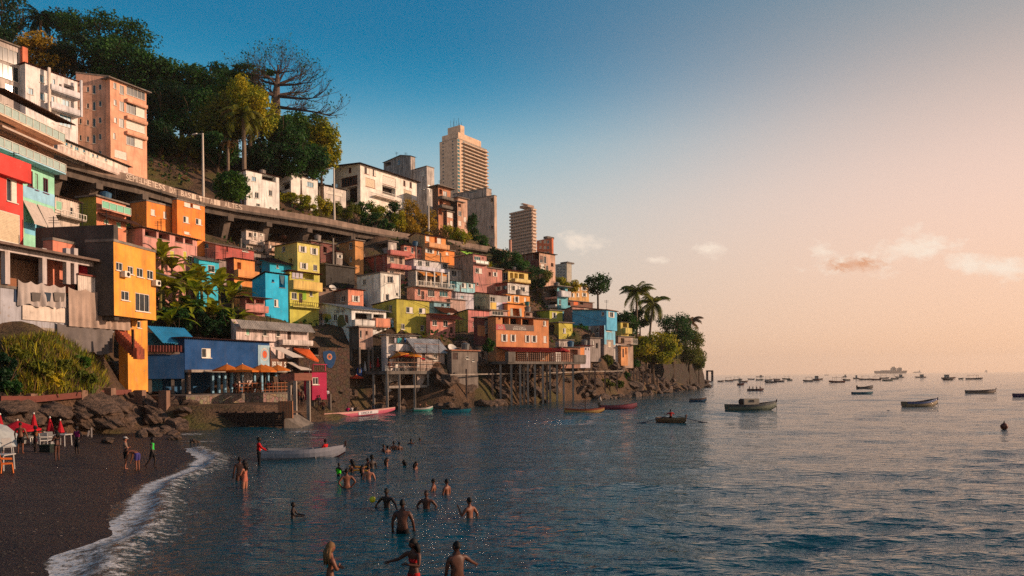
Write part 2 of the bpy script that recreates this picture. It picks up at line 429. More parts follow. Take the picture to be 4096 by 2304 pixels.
gx0 = np.concatenate([np.arange(-190, -70, 3.0), np.arange(-70, 100, 1.0), np.arange(100, 131, 3.0)])
gy0 = np.concatenate([np.arange(4, 70, 0.8), np.arange(70, 200, 1.1), np.arange(200, 330, 2.2), np.arange(330, 720, 8.0)])
GX, GY = np.meshgrid(gx0, gy0); GZ = height(GX.ravel(), GY.ravel())
V = np.stack([GX.ravel(), GY.ravel(), GZ], 1)
ny, nx = GX.shape; ii = np.arange(ny * nx).reshape(ny, nx)
F = np.stack([ii[:-1, :-1], ii[:-1, 1:], ii[1:, 1:], ii[1:, :-1]], -1).reshape(-1, 4)
a_all, ia_all = polydist(V[:, :2], SHORE)
back_all = np.where(ia_all < 9.5, np.interp(V[:, 1], [0, 30, 46, 58], [22, 20, 15, 4]), 0.0)
sandv = (a_all < back_all) & (ia_all < 9.5) & (V[:, 1] < 62)
fs = sandv[F].all(1)
t = NT('wet_dark_sand'); p = t.pos()
wet = t.node('ShaderNodeSeparateXYZ', {'Vector': p})
wetf = t.ramp(t.math('ADD', wet.outputs[2], t.math('MULTIPLY', t.math('SUBTRACT', t.noise(p, .35, 5), .5), .9)), 0.72, 0.40)
cc = t.mix(t.ramp(t.noise(p, 0.6, 7, .7), .4, .62), hexc('#4a352d'), hexc('#2a1f1b'))
cc = t.mix(t.math('MULTIPLY', wetf, 0.85), cc, (0.0075, 0.007, 0.0075))
peb = t.node('ShaderNodeTexVoronoi', {'Vector': p, 'Scale': 4.2}); pn = t.ramp(t.noise(p, .8, 6, .7), .42, .60)
pf_ = t.math('MULTIPLY', t.ramp(peb.outputs['Distance'], 0.30, 0.2), pn)
pcol = t.mix(t.ramp(t.noise(p, 3.1, 3), .35, .7), (0.010, 0.009, 0.009), (0.055, 0.046, 0.042))
cc = t.mix(pf_, cc, pcol)
peb2 = t.node('ShaderNodeTexVoronoi', {'Vector': p, 'Scale': 1.7})
cc = t.mix(t.ramp(peb2.outputs['Distance'], 0.075, 0.055), cc, hexc('#9a8878'))
t.bump(t.math('ADD', t.math('ADD', t.noise(p, 2.2, 7, .7), t.math('MULTIPLY', t.noise(p, .5, 4), 2.0)), t.math('MULTIPLY', pf_, .8)), 1.0, 0.16)
M_SAND = t.out(cc, t.mix(wetf, (0.9,) * 3, (0.4,) * 3), 0.3)
t = NT('hillside_rock_and_earth'); p = t.pos()
cc = t.mix(t.ramp(t.noise(p, .25, 6), .4, .62), hexc('#6e5644'), hexc('#463a2e'))
cc = t.mix(t.ramp(t.noise(p, .11, 5), .52, .66), cc, hexc('#5a5630'))
strat = t.node('ShaderNodeMapping', {'Vector': p, 'Rotation': (.5, .35, .2), 'Scale': (.6, .6, 2.6)})
t.bump(t.math('ADD', t.noise(strat.outputs[0], 1.2, 8, .65), t.noise(p, 4, 5)), 1.0, 0.5)
M_EARTH = t.out(cc, 0.93, 0.15)
def submesh(name, faces, mat):
	u, inv = np.unique(faces, return_inverse=True)
	return npmesh(name, V[u], inv.reshape(faces.shape), mat, smooth=True)
tag(submesh('beach', F[fs], M_SAND), kind='structure')
tag(submesh('hillside', F[~fs], M_EARTH), kind='structure')

# ---------------------------------------------------------------- sea
def sea():
	r = np.concatenate([np.geomspace(9, 60, 330), np.geomspace(60.6, 420, 260)[0:], np.geomspace(424, 9000, 60)])
	th = np.concatenate([np.linspace(-46, -41, 4), np.linspace(-40, 40, 560), np.linspace(41, 60, 8)]) * math.pi / 180
	R, T = np.meshgrid(r, th, indexing='ij')
	X = R * np.sin(T); Y = R * np.cos(T)
	Z = np.zeros_like(X); DX = np.zeros_like(X); DY = np.zeros_like(X)
	g = np.random.default_rng(5)
	cell = np.maximum(np.gradient(r)[:, None], R * (th[10] - th[9]))
	for i in range(64):
		lam = math.exp(g.uniform(math.log(.55), math.log(9))); k = 2 * math.pi / lam
		ang = math.radians(258) + g.normal(0, .38)        # swell rolls in from the open bay
		amp = 0.0056 * lam ** 0.74 * g.uniform(.5, 1.2)
		fade = np.clip((lam / cell - 2.2) / 2.5, 0, 1)
		ph = k * (X * math.cos(ang) + Y * math.sin(ang)) + g.uniform(0, 6.28)
		Z += amp * fade * np.sin(ph); DX += .8 * amp * fade * math.cos(ang) * np.cos(ph); DY += .8 * amp * fade * math.sin(ang) * np.cos(ph)
	patch = 0.75 + .45 * np.tanh(noise2(X.ravel() * .35, Y.ravel() * .35, 9)).reshape(X.shape)
	P2 = np.stack([X.ravel(), Y.ravel()], 1)
	a, ia = polydist(P2, SHORE); a = a.reshape(X.shape); ia = ia.reshape(X.shape)
	calm = np.clip(-a / 5, 0.25, 1)
	Z *= patch * calm; X = X + DX * patch * calm; Y = Y + DY * patch * calm
	# breaking wavelet along the beach
	off = -a + .35 * noise2(X.ravel() * .5, Y.ravel() * .5, 21).reshape(X.shape)
	bm = ((ia < 6.9) & (a < 6)).astype(float)
	lip = np.exp(-((off - 1.0) / .45) ** 2) * bm
	Z += lip * .16
	foam = bm * np.clip(np.clip((off + .6) / .5, 0, 1) * np.clip((3.3 - off) / 3.3, 0, 1), 0, 1) * .82
	wash = (ia > 9.5) * np.clip(1 - np.abs(a + .4) / .8, 0, 1) * .62 * (R < 300)
	for (px, py, rr) in [(760, 1735, 1.6), (800, 1765, 1.2), (1215, 1730, 1.5), (1260, 1750, 1.0), (1580, 1700, .6), (780, 1820, 1.0)]:
		c = onz(px, py); foam = np.maximum(foam, .62 * np.exp(-(((X - c.x) / (rr * 1.4)) ** 2 + ((Y - c.y) / (rr * .8)) ** 2)))
	foam = np.maximum(foam, wash)
	shallow = np.clip(1 + a / 5.5, 0, 1) * (ia < 10)
	n0, n1 = X.shape; idx = np.arange(n0 * n1).reshape(n0, n1)
	F = np.stack([idx[:-1, :-1], idx[:-1, 1:], idx[1:, 1:], idx[1:, :-1]], -1).reshape(-1, 4)
	keep = (a.ravel()[F].min(1) < 3.0)
	F = F[keep]; u, inv = np.unique(F, return_inverse=True)
	V = np.stack([X.ravel(), Y.ravel(), Z.ravel()], 1)[u]
	t = NT('sea_water'); p = t.pos()
	fa = t.node('ShaderNodeAttribute', attribute_name='foam'); sa = t.node('ShaderNodeAttribute', attribute_name='shallow')
	base = t.mix(sa.outputs['Fac'], (0.0008, 0.046, 0.066), (0.018, 0.030, 0.032))
	fn = t.noise(t.pos((1, 1, 1)), 3.2, 8, .7); fn2 = t.noise(p, 11, 5, .7)
	ff = t.ramp(t.math('ADD', t.math('ADD', fa.outputs['Fac'], t.math('MULTIPLY', t.math('SUBTRACT', fn, .5), 1.9)), t.math('MULTIPLY', t.math('SUBTRACT', fn2, .5), .7)), .50, .78)
	ff = t.math('MULTIPLY', ff, t.ramp(fa.outputs['Fac'], .02, .2))
	col = t.mix(ff, base, (.52, .52, .52))
	rough = t.math('ADD', t.math('MULTIPLY', ff, .75), .055)
	dist = t.node('ShaderNodeCameraData')
	b1 = t.node('ShaderNodeMapping', {'Vector': p, 'Rotation': (0, 0, .2), 'Scale': (.8, 1.9, 1)})
	h = t.math('ADD', t.math('MULTIPLY', t.noise(b1.outputs[0], 1.5, 3, .55), 1.3), t.math('MULTIPLY', t.noise(b1.outputs[0], 4.6, 3, .55), .38))
	t.bump(t.math('ADD', h, t.math('MULTIPLY', ff, .3)), 1.0, .10)
	t.bsdf.inputs['IOR'].default_value = 1.37
	m = t.out(col, rough, .5)
	o = npmesh('sea', V, inv.reshape(F.shape), m, smooth=True)
	for nm, arr in (('foam', foam), ('shallow', shallow)):
		at_ = o.data.attributes.new(nm, 'FLOAT', 'POINT'); at_.data.foreach_set('value', arr.ravel()[u].astype(np.float32))
	tag(o, kind='structure')
sea()

# ---------------------------------------------------------------- house builder
S7 = 2029 / 700.0; S8 = 2027 / 800.0
CR = {'A1': (0, 0, S7), 'A2': (0, 350, S7), 'A3': (0, 800, S7), 'A4': (0, 1200, S7), 'B': (600, 750, S7), 'C': (500, 1200, S8), 'D': (1200, 850, S7),
	  'E': (1150, 1250, S7), 'F': (1300, 450, 2030 / 800.), 'G': (1750, 900, S7), 'H': (1800, 1200, S7), 'I': (2300, 1050, S7), 'T': (600, 200, S8),
	  'O': (2250, 1250, 2.34), 'Q': (2050, 980, 2.34), 'R': (1500, 700, 2.34), 'S2': (1900, 750, 4.83), 'N': (0, 0, 1.0), 'L': (0, 1600, 2028 / 900.),
	  'M': (900, 1650, S8), 'W': (1200, 1850, 2553 / 800.), 'J': (2700, 1400, S7), 'K': (3396, 1400, S7), 'U': (2250, 1550, 1456 / 550.), 'X': (0, 1620, 2027 / 400.)}
def nat(c, x, y):
	ox, oy, s = CR[c]; return ox + x / s, oy + y / s
def yaw_of(x): return math.radians(float(np.interp(x, [0, 300, 800, 1400, 2600], [4, 12, 30, 43, 46])))
FACE_DEPTH = 0.16
def wallface(mb, O, e, L, zb, tops, holes, n):
	"""one wall: O foot of the wall at s=0, e direction, tops [(s,z)..] roof line, holes (s0,s1,z0,z1,depth), n outward"""
	ts = np.array([t[0] for t in tops]); tz = np.array([t[1] for t in tops])
	topz = lambda s: float(np.interp(s, ts, tz))
	xs = sorted(set([0.0, L] + [float(t) for t in ts if 0 < t < L] + [h[0] for h in holes] + [h[1] for h in holes]))
	P = lambda s, z, o=0.0: (O.x + e.x * s - n.x * o, O.y + e.y * s - n.y * o, z)
	for a, b in zip(xs[:-1], xs[1:]):
		if b - a < 1e-5: continue
		mid = (a + b) / 2; cuts = sorted([(h[2], h[3]) for h in holes if h[0] - 1e-6 <= mid <= h[1] + 1e-6])
		z = zb
		for c0, c1 in cuts:
			if c0 > z: mb.quad(P(a, z), P(b, z), P(b, c0), P(a, c0))
			z = max(z, c1)
		mb.quad(P(a, z), P(b, z), P(b, max(z, topz(b))), P(a, max(z, topz(a))))
	for s0, s1, z0, z1, dp in holes:
		mb.quad(P(s0, z0), P(s1, z0), P(s1, z0, dp), P(s0, z0, dp)); mb.quad(P(s0, z1), P(s0, z1, dp), P(s1, z1, dp), P(s1, z1))
		mb.quad(P(s0, z0), P(s0, z0, dp), P(s0, z1, dp), P(s0, z1)); mb.quad(P(s1, z0), P(s1, z1), P(s1, z1, dp), P(s1, z0, dp))
SH_MATS = {'w': M_WHITE, 'h': M_WHITE, 'c': M_WHITE, 'm': paint('#7fb79a', .6), 'y': paint('#b8b030', .6), 'r': paint('#7a2030', .6), 'k': paint('#c9b79a', .6)}
def window(root, O, e, n, s0, s1, z0, z1, st, trim=None):
	P = lambda s, z, o=0.0: Vector((O.x + e.x * s + n.x * o, O.y + e.y * s + n.y * o, z))
	w, h = s1 - s0, z1 - z0; fr = MB(); t = min(.07, w * .12)
	up = Vector((0, 0, 1))
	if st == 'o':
		# open room: dark sheet paints in the unlit interior, sill in front
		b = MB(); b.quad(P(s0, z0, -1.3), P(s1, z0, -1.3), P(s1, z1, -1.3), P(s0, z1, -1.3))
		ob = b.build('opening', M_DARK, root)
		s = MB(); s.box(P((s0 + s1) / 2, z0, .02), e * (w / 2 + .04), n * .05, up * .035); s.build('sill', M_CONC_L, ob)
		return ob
	if st == 'D':
		fr.box(P((s0 + s1) / 2, (z0 + z1) / 2, -.10), e * (w / 2), n * .03, up * (h / 2)); ob = fr.build('door', M_DOOR, root)
		k = MB(); k.box(P(s0 + w * .82, z0 + h * .48, -.05), e * .03, n * .03, up * .06); k.build('handle', M_METAL, ob); return ob
	for s_ in (s0 + t / 2, s1 - t / 2): fr.box(P(s_, (z0 + z1) / 2, -.09), e * (t / 2), n * .05, up * (h / 2))
	for z_ in (z0 + t / 2, z1 - t / 2): fr.box(P((s0 + s1) / 2, z_, -.09), e * (w / 2 - t), n * .05, up * (t / 2))
	nb = max(1, int(round(w / 1.0)))
	for i in range(1, nb + 1):
		if nb == 1 and w < .7: break
		sm = s0 + w * i / (nb + 1); fr.box(P(sm, (z0 + z1) / 2, -.10), e * .025, n * .03, up * (h / 2 - t))
	fr.box(P((s0 + s1) / 2, z0 - .03, .03), e * (w / 2 + .07), n * .08, up * .035)
	ob = fr.build('window', trim or M_WHITE, root)
	pane = MB(); q = -.13
	if st in ('c', 'm', 'y', 'k'):
		pane.box(P((s0 + s1) / 2, (z0 + z1) / 2, -.075), e * (w / 2 - t), n * .02, up * (h / 2 - t))
		for i in range(1, int(h / .14)): pane.box(P((s0 + s1) / 2, z0 + i * .14, -.052), e * (w / 2 - t * 1.5), n * .012, up * .02)
		pane.build('shutter', SH_MATS[st], ob); return ob
	pane.quad(P(s0, z0, q), P(s1, z0, q), P(s1, z1, q), P(s0, z1, q))
	pane.build('pane', {'b': M_BLUEW, 't': M_TEAL}.get(st, M_GLASS), ob)
	if st in ('w', 'W'):
		for sd in (-1, 1):
			m = MB(); sw = min(.5, w * .5); c = (s0 - sw / 2 - .02) if sd < 0 else (s1 + sw / 2 + .02)
			m.box(P(c, (z0 + z1) / 2, .045), e * (sw / 2), n * .02, up * (h / 2 + .02)); m.build('shutter', M_WHITE, ob)
	if st == 'h':
		m = MB(); m.box(P(s0 + w * .74, (z0 + z1) / 2, -.05), e * (w * .23), n * .02, up * (h / 2 - t)); m.build('shutter', M_WHITE, ob)
	return ob
def corrugated(mb, A, B, V, pitch=.28, amp=.045):
	"""sheet spanned by slope A->B and run V, waves across the run"""
	A, B, V = Vector(A), Vector(B), Vector(V); L = V.length; d = V / L
	k = max(2, int(L / pitch)); nn = k * 4; up = (B - A).cross(d).normalized()
	if up.z < 0: up = -up
	vs = []
	for i in range(nn + 1):
		o = d * (L * i / nn) + up * (amp * math.sin(2 * math.pi * i / 4)); vs += [A + o, B + o, A + o - up * .03, B + o - up * .03]
	fs = []
	for i in range(nn):
		j = i * 4; fs += [(j, j + 4, j + 5, j + 1), (j + 2, j + 3, j + 7, j + 6), (j, j + 2, j + 6, j + 4), (j + 1, j + 5, j + 7, j + 3)]
	fs += [(0, 1, 3, 2), (nn * 4, nn * 4 + 2, nn * 4 + 3, nn * 4 + 1)]
	mb.add(vs, fs)
class House: pass
def roofmat(r):
	k, _, c = r.partition(':')
	if k == 'tile': return rooftile(c or '#8c3f2c')
	if k == 'fib': return concrete(c or '#a39a90', .5)
	return concrete(c or '#7d7268', .7)
def house(c, xl, xc, xr, prof, yb, cf, win=(), label='', cs=None, roof='slab', yaw=None, d=None, bury=5.0, name='house', cat='house', over=.3, group=None, lf=None, ls=None, dirt=.5, trim=None, dd=0.0):
	H = House(); X = lambda x, y: nat(c, x, y)
	nxc, nyb = X(xc, yb); nxl, nxr = X(xl, yb)[0], X(xr, yb)[0]
	yt0 = prof if isinstance(prof, (int, float)) else prof[-1][1]
	D = (d if d else hit(nxc, nyb).y) + dd
	a = math.radians(yaw) if yaw is not None else yaw_of(nxc)
	C = at(nxc, nyb, D); v = Vector((math.sin(a), math.cos(a), 0)); u = Vector((-math.cos(a), math.sin(a), 0))
	ymid = (nyb + X(xc, yt0)[1]) / 2
	rl, rr = ray(nxl, ymid)[0], ray(nxr, ymid)[0]; C0x = ray(nxc, ymid)[0] * D
	Ls = (C0x - rl * D) / (-u.x + rl * u.y) if ls is None else ls
	den = v.x - rr * v.y
	Lf = ((rr * D - C0x) / den if den > 1e-3 else 30) if lf is None else lf
	Ls = max(1.0, min(Ls if Ls > 0 else 5, 40)); Lf = max(.6, min(Lf if Lf > 0 else 30, 60))
	if xl >= xc: Ls = 5.0
	C = Vector((C0x, D, C.z)); H.C, H.u, H.v, H.Ls, H.Lf, H.D, H.a, H.c = C, u, v, Ls, Lf, D, a, c
	def plane(px, py, e, base=C):
		rx, ru = ray(px, py); s = (rx * base.y - base.x) / (e.x - rx * e.y); dd_ = base.y + e.y * s; return s, CZ + ru * dd_
	H.side = lambda x, y: plane(*X(x, y), u); H.front = lambda x, y: plane(*X(x, y), v)
	H.pf = lambda s, z, o=0.0: Vector((C.x + v.x * s - u.x * o, C.y + v.y * s - u.y * o, z))
	H.ps = lambda s, z, o=0.0: Vector((C.x + u.x * s - v.x * o, C.y + u.y * s - v.y * o, z))
	if isinstance(prof, (int, float)):
		zt = H.front(xc, prof)[1]; tops = [(0, zt), (Ls, zt)]
	else:
		pts = [H.side(*p) for p in prof]; pts = sorted(pts, key=lambda q: q[0])
		tops = [(min(max(s, 0), Ls), z) for s, z in pts]; tops[0] = (0, tops[0][1]); tops[-1] = (Ls, tops[-1][1]); zt = tops[0][1]
	H.zt, H.z0 = zt, C.z
	zb = C.z - bury
	root = thing(name, (C.x, C.y, C.z), label, cat, group); H.root = root
	hs, hf, wins = [], [], []
	for w in win:
		x0, y0, x1, y1, st = w[:5]; fc = (w[5] if len(w) > 5 else ('s' if (x0 + x1) / 2 < xc else 'f'))
		pf_ = H.side if fc == 's' else H.front
		ym, xm = (y0 + y1) / 2, (x0 + x1) / 2
		s0, s1 = sorted((pf_(x0, ym)[0], pf_(x1, ym)[0])); z1, z0 = pf_(xm, y0)[1], pf_(xm, y1)[1]
		L = Ls if fc == 's' else Lf
		s0, s1 = max(s0, .06), min(s1, L - .06)
		lim = float(np.interp((s0 + s1) / 2, [t_[0] for t_ in tops], [t_[1] for t_ in tops])) if fc == 's' else zt
		z1 = min(z1, lim - .06)
		if s1 - s0 < .12 or z1 - z0 < .12: continue
		hl = hs if fc == 's' else hf
		if any(not (s1 <= q[0] + 1e-4 or s0 >= q[1] - 1e-4 or z1 <= q[2] or z0 >= q[3]) for q in hl): continue
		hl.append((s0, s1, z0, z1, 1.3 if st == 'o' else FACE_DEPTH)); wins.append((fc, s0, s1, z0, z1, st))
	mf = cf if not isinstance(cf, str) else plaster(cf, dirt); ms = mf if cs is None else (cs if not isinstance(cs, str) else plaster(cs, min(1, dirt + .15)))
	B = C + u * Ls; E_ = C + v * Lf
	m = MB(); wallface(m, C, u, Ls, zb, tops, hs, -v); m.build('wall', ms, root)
	m = MB(); wallface(m, C, v, Lf, zb, [(0, zt), (Lf, zt)], hf, -u); m.build('wall', mf, root)
	m = MB(); wallface(m, E_, u, Ls, zb, tops, [], v); zl = tops[-1][1]
	m.quad((B.x, B.y, zb), (B.x + v.x * Lf, B.y + v.y * Lf, zb), (B.x + v.x * Lf, B.y + v.y * Lf, zl), (B.x, B.y, zl)); m.build('wall', ms, root)
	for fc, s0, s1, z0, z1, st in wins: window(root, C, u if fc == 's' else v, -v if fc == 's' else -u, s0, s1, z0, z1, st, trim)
	if roof:
		r = MB(); kind = roof.partition(':')[0]
		if kind in ('slab', 'par'):
			ov = over if kind == 'slab' else .06; th = .09 if kind == 'slab' else .12
			for (sa, za), (sb, zb_) in zip(tops[:-1], tops[1:]):
				p0 = C + u * (sa - (ov if sa == 0 else 0)); p1 = C + u * (sb + (ov if sb == Ls else 0))
				p0.z, p1.z = za + .003, zb_ + .003; mid = (p0 + p1) / 2 + v * (Lf / 2); mid.z += th
				ex = (p1 - p0) / 2; r.box(mid, ex, v * (Lf / 2 + ov), Vector((0, 0, th)))
		else:
			for (sa, za), (sb, zb_) in zip(tops[:-1], tops[1:]):
				sl = (zb_ - za) / max(sb - sa, .01)
				oa = over if sa == 0 else 0; ob_ = over if sb == Ls else 0
				p0 = C + u * (sa - oa) - v * over; p0.z = za - sl * oa + .10; p1 = C + u * (sb + ob_) - v * over; p1.z = zb_ + sl * ob_ + .10
				corrugated(r, p0, p1, v * (Lf + 2 * over), .3 if kind == 'fib' else .26, .04 if kind == 'fib' else .055)
		r.build('roof', roofmat(roof), root)
	H.name = label
	return H
def ledge(H, face, x0, x1, y0, y1, depth, mat, name='balcony', th=.12, rail=None, floor=True):
	"""balcony on a face of H between two photograph columns; y0 top, y1 foot of the parapet (measured at its left end)"""
	pl, pp = (H.front, H.pf) if face == 'f' else (H.side, H.ps)
	s0, s1 = sorted((pl(x0, y1)[0], pl(x1, y1)[0])); z1, z0 = pl(x0, y0)[1], pl(x0, y1)[1]
	e = H.v if face == 'f' else H.u; n = -H.u if face == 'f' else -H.v; up = Vector((0, 0, 1))
	m = MB(); hz = (z1 - z0) / 2; zc = (z0 + z1) / 2; L = (s1 - s0) / 2; sc = (s0 + s1) / 2
	if floor: m.box(pp(sc, z0 + .07, depth / 2 + .004), e * (L - .005), n * (depth / 2 - .004), up * .07)
	if rail is None:
		m.box(pp(sc, zc + .07, depth), e * L, n * (th / 2), up * (hz - .07 + .003))
		for s_ in (s0 + th / 2, s1 - th / 2): m.box(pp(s_, zc + .07, depth / 2 - th / 4), e * (th / 2), n * (depth / 2 - th / 4 - .004), up * (hz - .072))
		o = m.build(name, mat, H.root)
	else:
		o = m.build(name, mat, H.root); r = MB(); k = max(2, int((s1 - s0) / (.9 if rail == 'glass' else .35)))
		for i in range(k + 1): r.box(pp(s0 + (s1 - s0) * i / k, zc + .07, depth), e * .025, n * .025, up * (hz - .07))
		r.box(pp(sc, z1, depth), e * L, n * .035, up * .03); r.box(pp(sc, z0 + .2, depth), e * L, n * .02, up * .02)
		r.build('railing', M_WHITE if rail != 'dark' else M_WOOD, o)
		if rail == 'glass':
			g = MB(); g.box(pp(sc, zc + .07, depth - .04), e * L, n * .008, up * (hz - .1)); g.build('screen', paint('#9fb5b0', .35, .5), o)
	return o
def awning(H, x0, x1, y0, y1, out, mat, name='awning', face='f', scallop=False):
	"""sloping cloth or tile canopy: y0 where it meets the wall, y1 its free edge (both read at the left end)"""
	pl, pp = (H.front, H.pf) if face == 'f' else (H.side, H.ps)
	s0, s1 = sorted((pl(x0, y0)[0], pl(x1, y0)[0])); z0, z1 = pl(x0, y0)[1], pl(x0, y1)[1]
	m = MB()
	if name == 'awning':
		A, B, C_, D_ = pp(s0, z0, .02), pp(s1, z0, .02), pp(s1, z1, out), pp(s0, z1, out)
		m.quad(A, B, C_, D_); dn = Vector((0, 0, -.04)); m.quad(A + dn, D_ + dn, C_ + dn, B + dn); m.quad(D_, C_, C_ + dn * 5, D_ + dn * 5); m.quad(A, D_, D_ + dn, A + dn); m.quad(B, B + dn, C_ + dn, C_)
	else: corrugated(m, pp(s0, z0, .03), pp(s0, z1, out), (H.v if face == 'f' else H.u) * (s1 - s0), .26, .05)
	return m.build(name, mat, H.root)
def column(H, x, y0, y1, out=0.0, w=.22, mat=None, face='f', name='column'):
	pl, pp = (H.front, H.pf) if face == 'f' else (H.side, H.ps)
	s = pl(x, y1)[0]; z1, z0 = pl(x, y0)[1], pl(x, y1)[1]; m = MB()
	m.box(pp(s, (z0 + z1) / 2, out), H.v * (w / 2), H.u * (w / 2), Vector((0, 0, (z1 - z0) / 2))); return m.build(name, mat or M_CONC_L, H.root)
def patch(H, pts, mat, face='f', out=.012, name='painted_panel', th=.01):
	"""flat painted area or board lying on a wall, outline given in photograph pixels"""
	pl, pp = (H.front, H.pf) if face == 'f' else (H.side, H.ps)
	q = [pl(*p) for p in pts]; m = MB(); k = len(q)
	m.add([pp(s, z, out) for s, z in q] + [pp(s, z, out - th) for s, z in q], [tuple(range(k)), tuple(range(2 * k - 1, k - 1, -1))] + [(i, i + k, (i + 1) % k + k, (i + 1) % k) for i in range(k)])
	return m.build(name, mat, H.root)
def text_mesh(body, size, mat, parent, origin, ex, ez, n, name='lettering', shear=0.0, space=1.0, width=None, bold=0.0):
	cu = bpy.data.curves.new('t', 'FONT'); cu.body = body; cu.size = 1.0; cu.shear = shear; cu.space_character = space; cu.resolution_u = 2; cu.offset = bold
	ob = bpy.data.objects.new('t', cu); COL.objects.link(ob)
	bpy.context.view_layer.update()
	me = bpy.data.meshes.new_from_object(ob.evaluated_get(bpy.context.evaluated_depsgraph_get()))
	co = np.array([v.co[:] for v in me.vertices]); bpy.data.objects.remove(ob); bpy.data.curves.remove(cu)
	w = co[:, 0].max() - co[:, 0].min(); h = co[:, 1].max() - co[:, 1].min()
	kx = (width / w) if width else size; kz = size / h if width else size
	x = (co[:, 0] - co[:, 0].min()) * kx; z = (co[:, 1] - co[:, 1].min()) * kz
	off = wloc(parent); P = [(Vector(origin) + Vector(ex) * a_ + Vector(ez) * b_ + Vector(n) * .012 - off)[:] for a_, b_ in zip(x, z)]
	me2 = bpy.data.meshes.new(name); me2.from_pydata(P, [], [tuple(p.vertices) for p in me.polygons]); me2.materials.append(mat); bpy.data.meshes.remove(me)
	o = bpy.data.objects.new(name, me2); COL.objects.link(o); o.parent = parent; return o
def wall_text(H, body, x0, x1, y0, y1, mat, face='f', out=.03, **k):
	pl, pp = (H.front, H.pf) if face == 'f' else (H.side, H.ps)
	s0, s1 = pl(x0, y1)[0], pl(x1, y1)[0]; z1, z0 = pl(x0, y0)[1], pl(x0, y1)[1]
	e, n = (H.v, -H.u) if face == 'f' else (-H.u, -H.v)
	return text_mesh(body, z1 - z0, mat, H.root, pp(s0, z0, out), e, Vector((0, 0, 1)), n, width=abs(s1 - s0), **k)

# ---------------------------------------------------------------- houses on the slope (numbers are photograph positions)
HS = {}
G_SL = 'houses on the hillside'
def hh(key, *a, **k): k.setdefault('group', G_SL); HS[key] = house(*a, **k); return HS[key]
WHITE, CREAM, GREY, BEIGE, PINK = '#d8d0c4', '#b9a27e', '#7b7069', '#9c8470', '#c08272'
h = hh('white_block', 'D', 660, 935, 1165, 702, 1070, WHITE, [(725, 775, 762, 838, 'g'), (1012, 738, 1075, 818, 'w'), (992, 945, 1028, 1020, 'w'), (1110, 930, 1140, 965, 'g')], 'plain white two-storey block with grey-green shutters and a bare side wall', roof='par', dirt=.45)
column(h, 1160, 705, 1065, .06, .1, M_WHITE, name='drainpipe')
h = hh('orange_cottage', 'D', 195, 558, 735, [(195, 965), (558, 890)], 1090, '#d9795a', [(300, 975, 330, 1040, 'g'), (470, 965, 520, 1035, 'g'), (625, 965, 668, 1035, 'w')], 'low cottage with salmon front, white shutters and bare grey side, left of the white block', cs='#857264', roof='tile:#7a2f2c')
h = hh('mural_house', 'D', -101, 600, 1000, [(-101, 1165), (290, 1060), (600, 1120)], 1545, '#d2d0ca', [(0, 1195, 38, 1272, 'g'), (212, 1165, 258, 1262, 'g'), (385, 1180, 428, 1255, 'g'), (150, 1377, 195, 1469, 'g'), (340, 1371, 397, 1479, 'o'), (640, 1165, 830, 1240, 'o'), (850, 1180, 970, 1225, 'o')], 'white gabled house with green graffiti murals and a long pale corrugated roof', roof='fib:#b3aca4', over=.5, dirt=.6)
for pts, cm in (([(80, 1230), (95, 1180), (130, 1165), (165, 1185), (190, 1240), (165, 1300), (130, 1320), (95, 1295)], '#56733f'), ([(105, 1215), (130, 1195), (160, 1215), (150, 1280), (110, 1280)], '#2f4a2c'),
				([(440, 1215), (465, 1185), (505, 1190), (515, 1240), (540, 1300), (500, 1325), (440, 1320), (430, 1260)], '#6d6a45'), ([(455, 1205), (505, 1210), (500, 1240), (455, 1235)], '#4b5a3a'),
				([(262, 1180), (300, 1170), (360, 1185), (365, 1235), (330, 1245), (265, 1240)], '#b5a94d'), ([(520, 1180), (555, 1195), (560, 1290), (525, 1260)], '#7a4a35')):
	patch(h, pts, paint(cm, .9), 's', .012 + .004 * random.random(), 'mural')
wall_text(h, 'DOTRO', 400, 530, 1135, 1170, M_WOOD, 's', .02, shear=.2, name='graffiti')
ledge(h, 'f', 600, 835, 1245, 1315, .8, plaster('#bdb8b0')); ledge(h, 'f', 836, 1003, 1228, 1330, .9, plaster('#c9785a'), name='parapet')
h = hh('olive_house', 'D', 840, 1120, 1500, [(840, 1078), (1120, 1005)], 1425, '#9a9030', [(1030, 1075, 1065, 1158, 'g'), (1230, 1095, 1310, 1165, 'h'), (1378, 1108, 1455, 1170, 'h'), (1172, 1290, 1215, 1355, 'g'), (1397, 1305, 1440, 1370, 'g')], 'large mustard-green house with tilted roof edge right of the mural house', roof='tile:#4a3026', dirt=.3, over=.2)
hh('pale_blue_hut', 'D', 940, 1020, 1140, 1235, 1410, '#6fa6c4', [(1030, 1270, 1062, 1350, 'o')], 'narrow pale blue hut squeezed beside the mustard-green house', roof='slab')
h = hh('salmon_house', 'D', 1490, 1510, 1800, 1180, 1405, '#b2685a', [(1535, 1245, 1590, 1312, 'g'), (1660, 1250, 1715, 1322, 'g'), (1740, 1330, 1770, 1400, 'D')], 'salmon house with bracketed canopy over two arched windows', roof='tile:#9a5236')
awning(h, 1505, 1845, 1180, 1225, 1.1, rooftile('#8f4a3c'), 'canopy')
h = hh('yellow_pink_house', 'G', 180, 355, 600, [(180, 1050), (235, 1020), (355, 985)], 1235, '#b0625c', [(412, 1120, 455, 1182, 'g'), (262, 1110, 278, 1145, 'o'), (205, 1125, 218, 1160, 'o')], 'house with pink front and yellow side under a dark corrugated roof', cs='#a5933f', roof='fib:#4a4440')
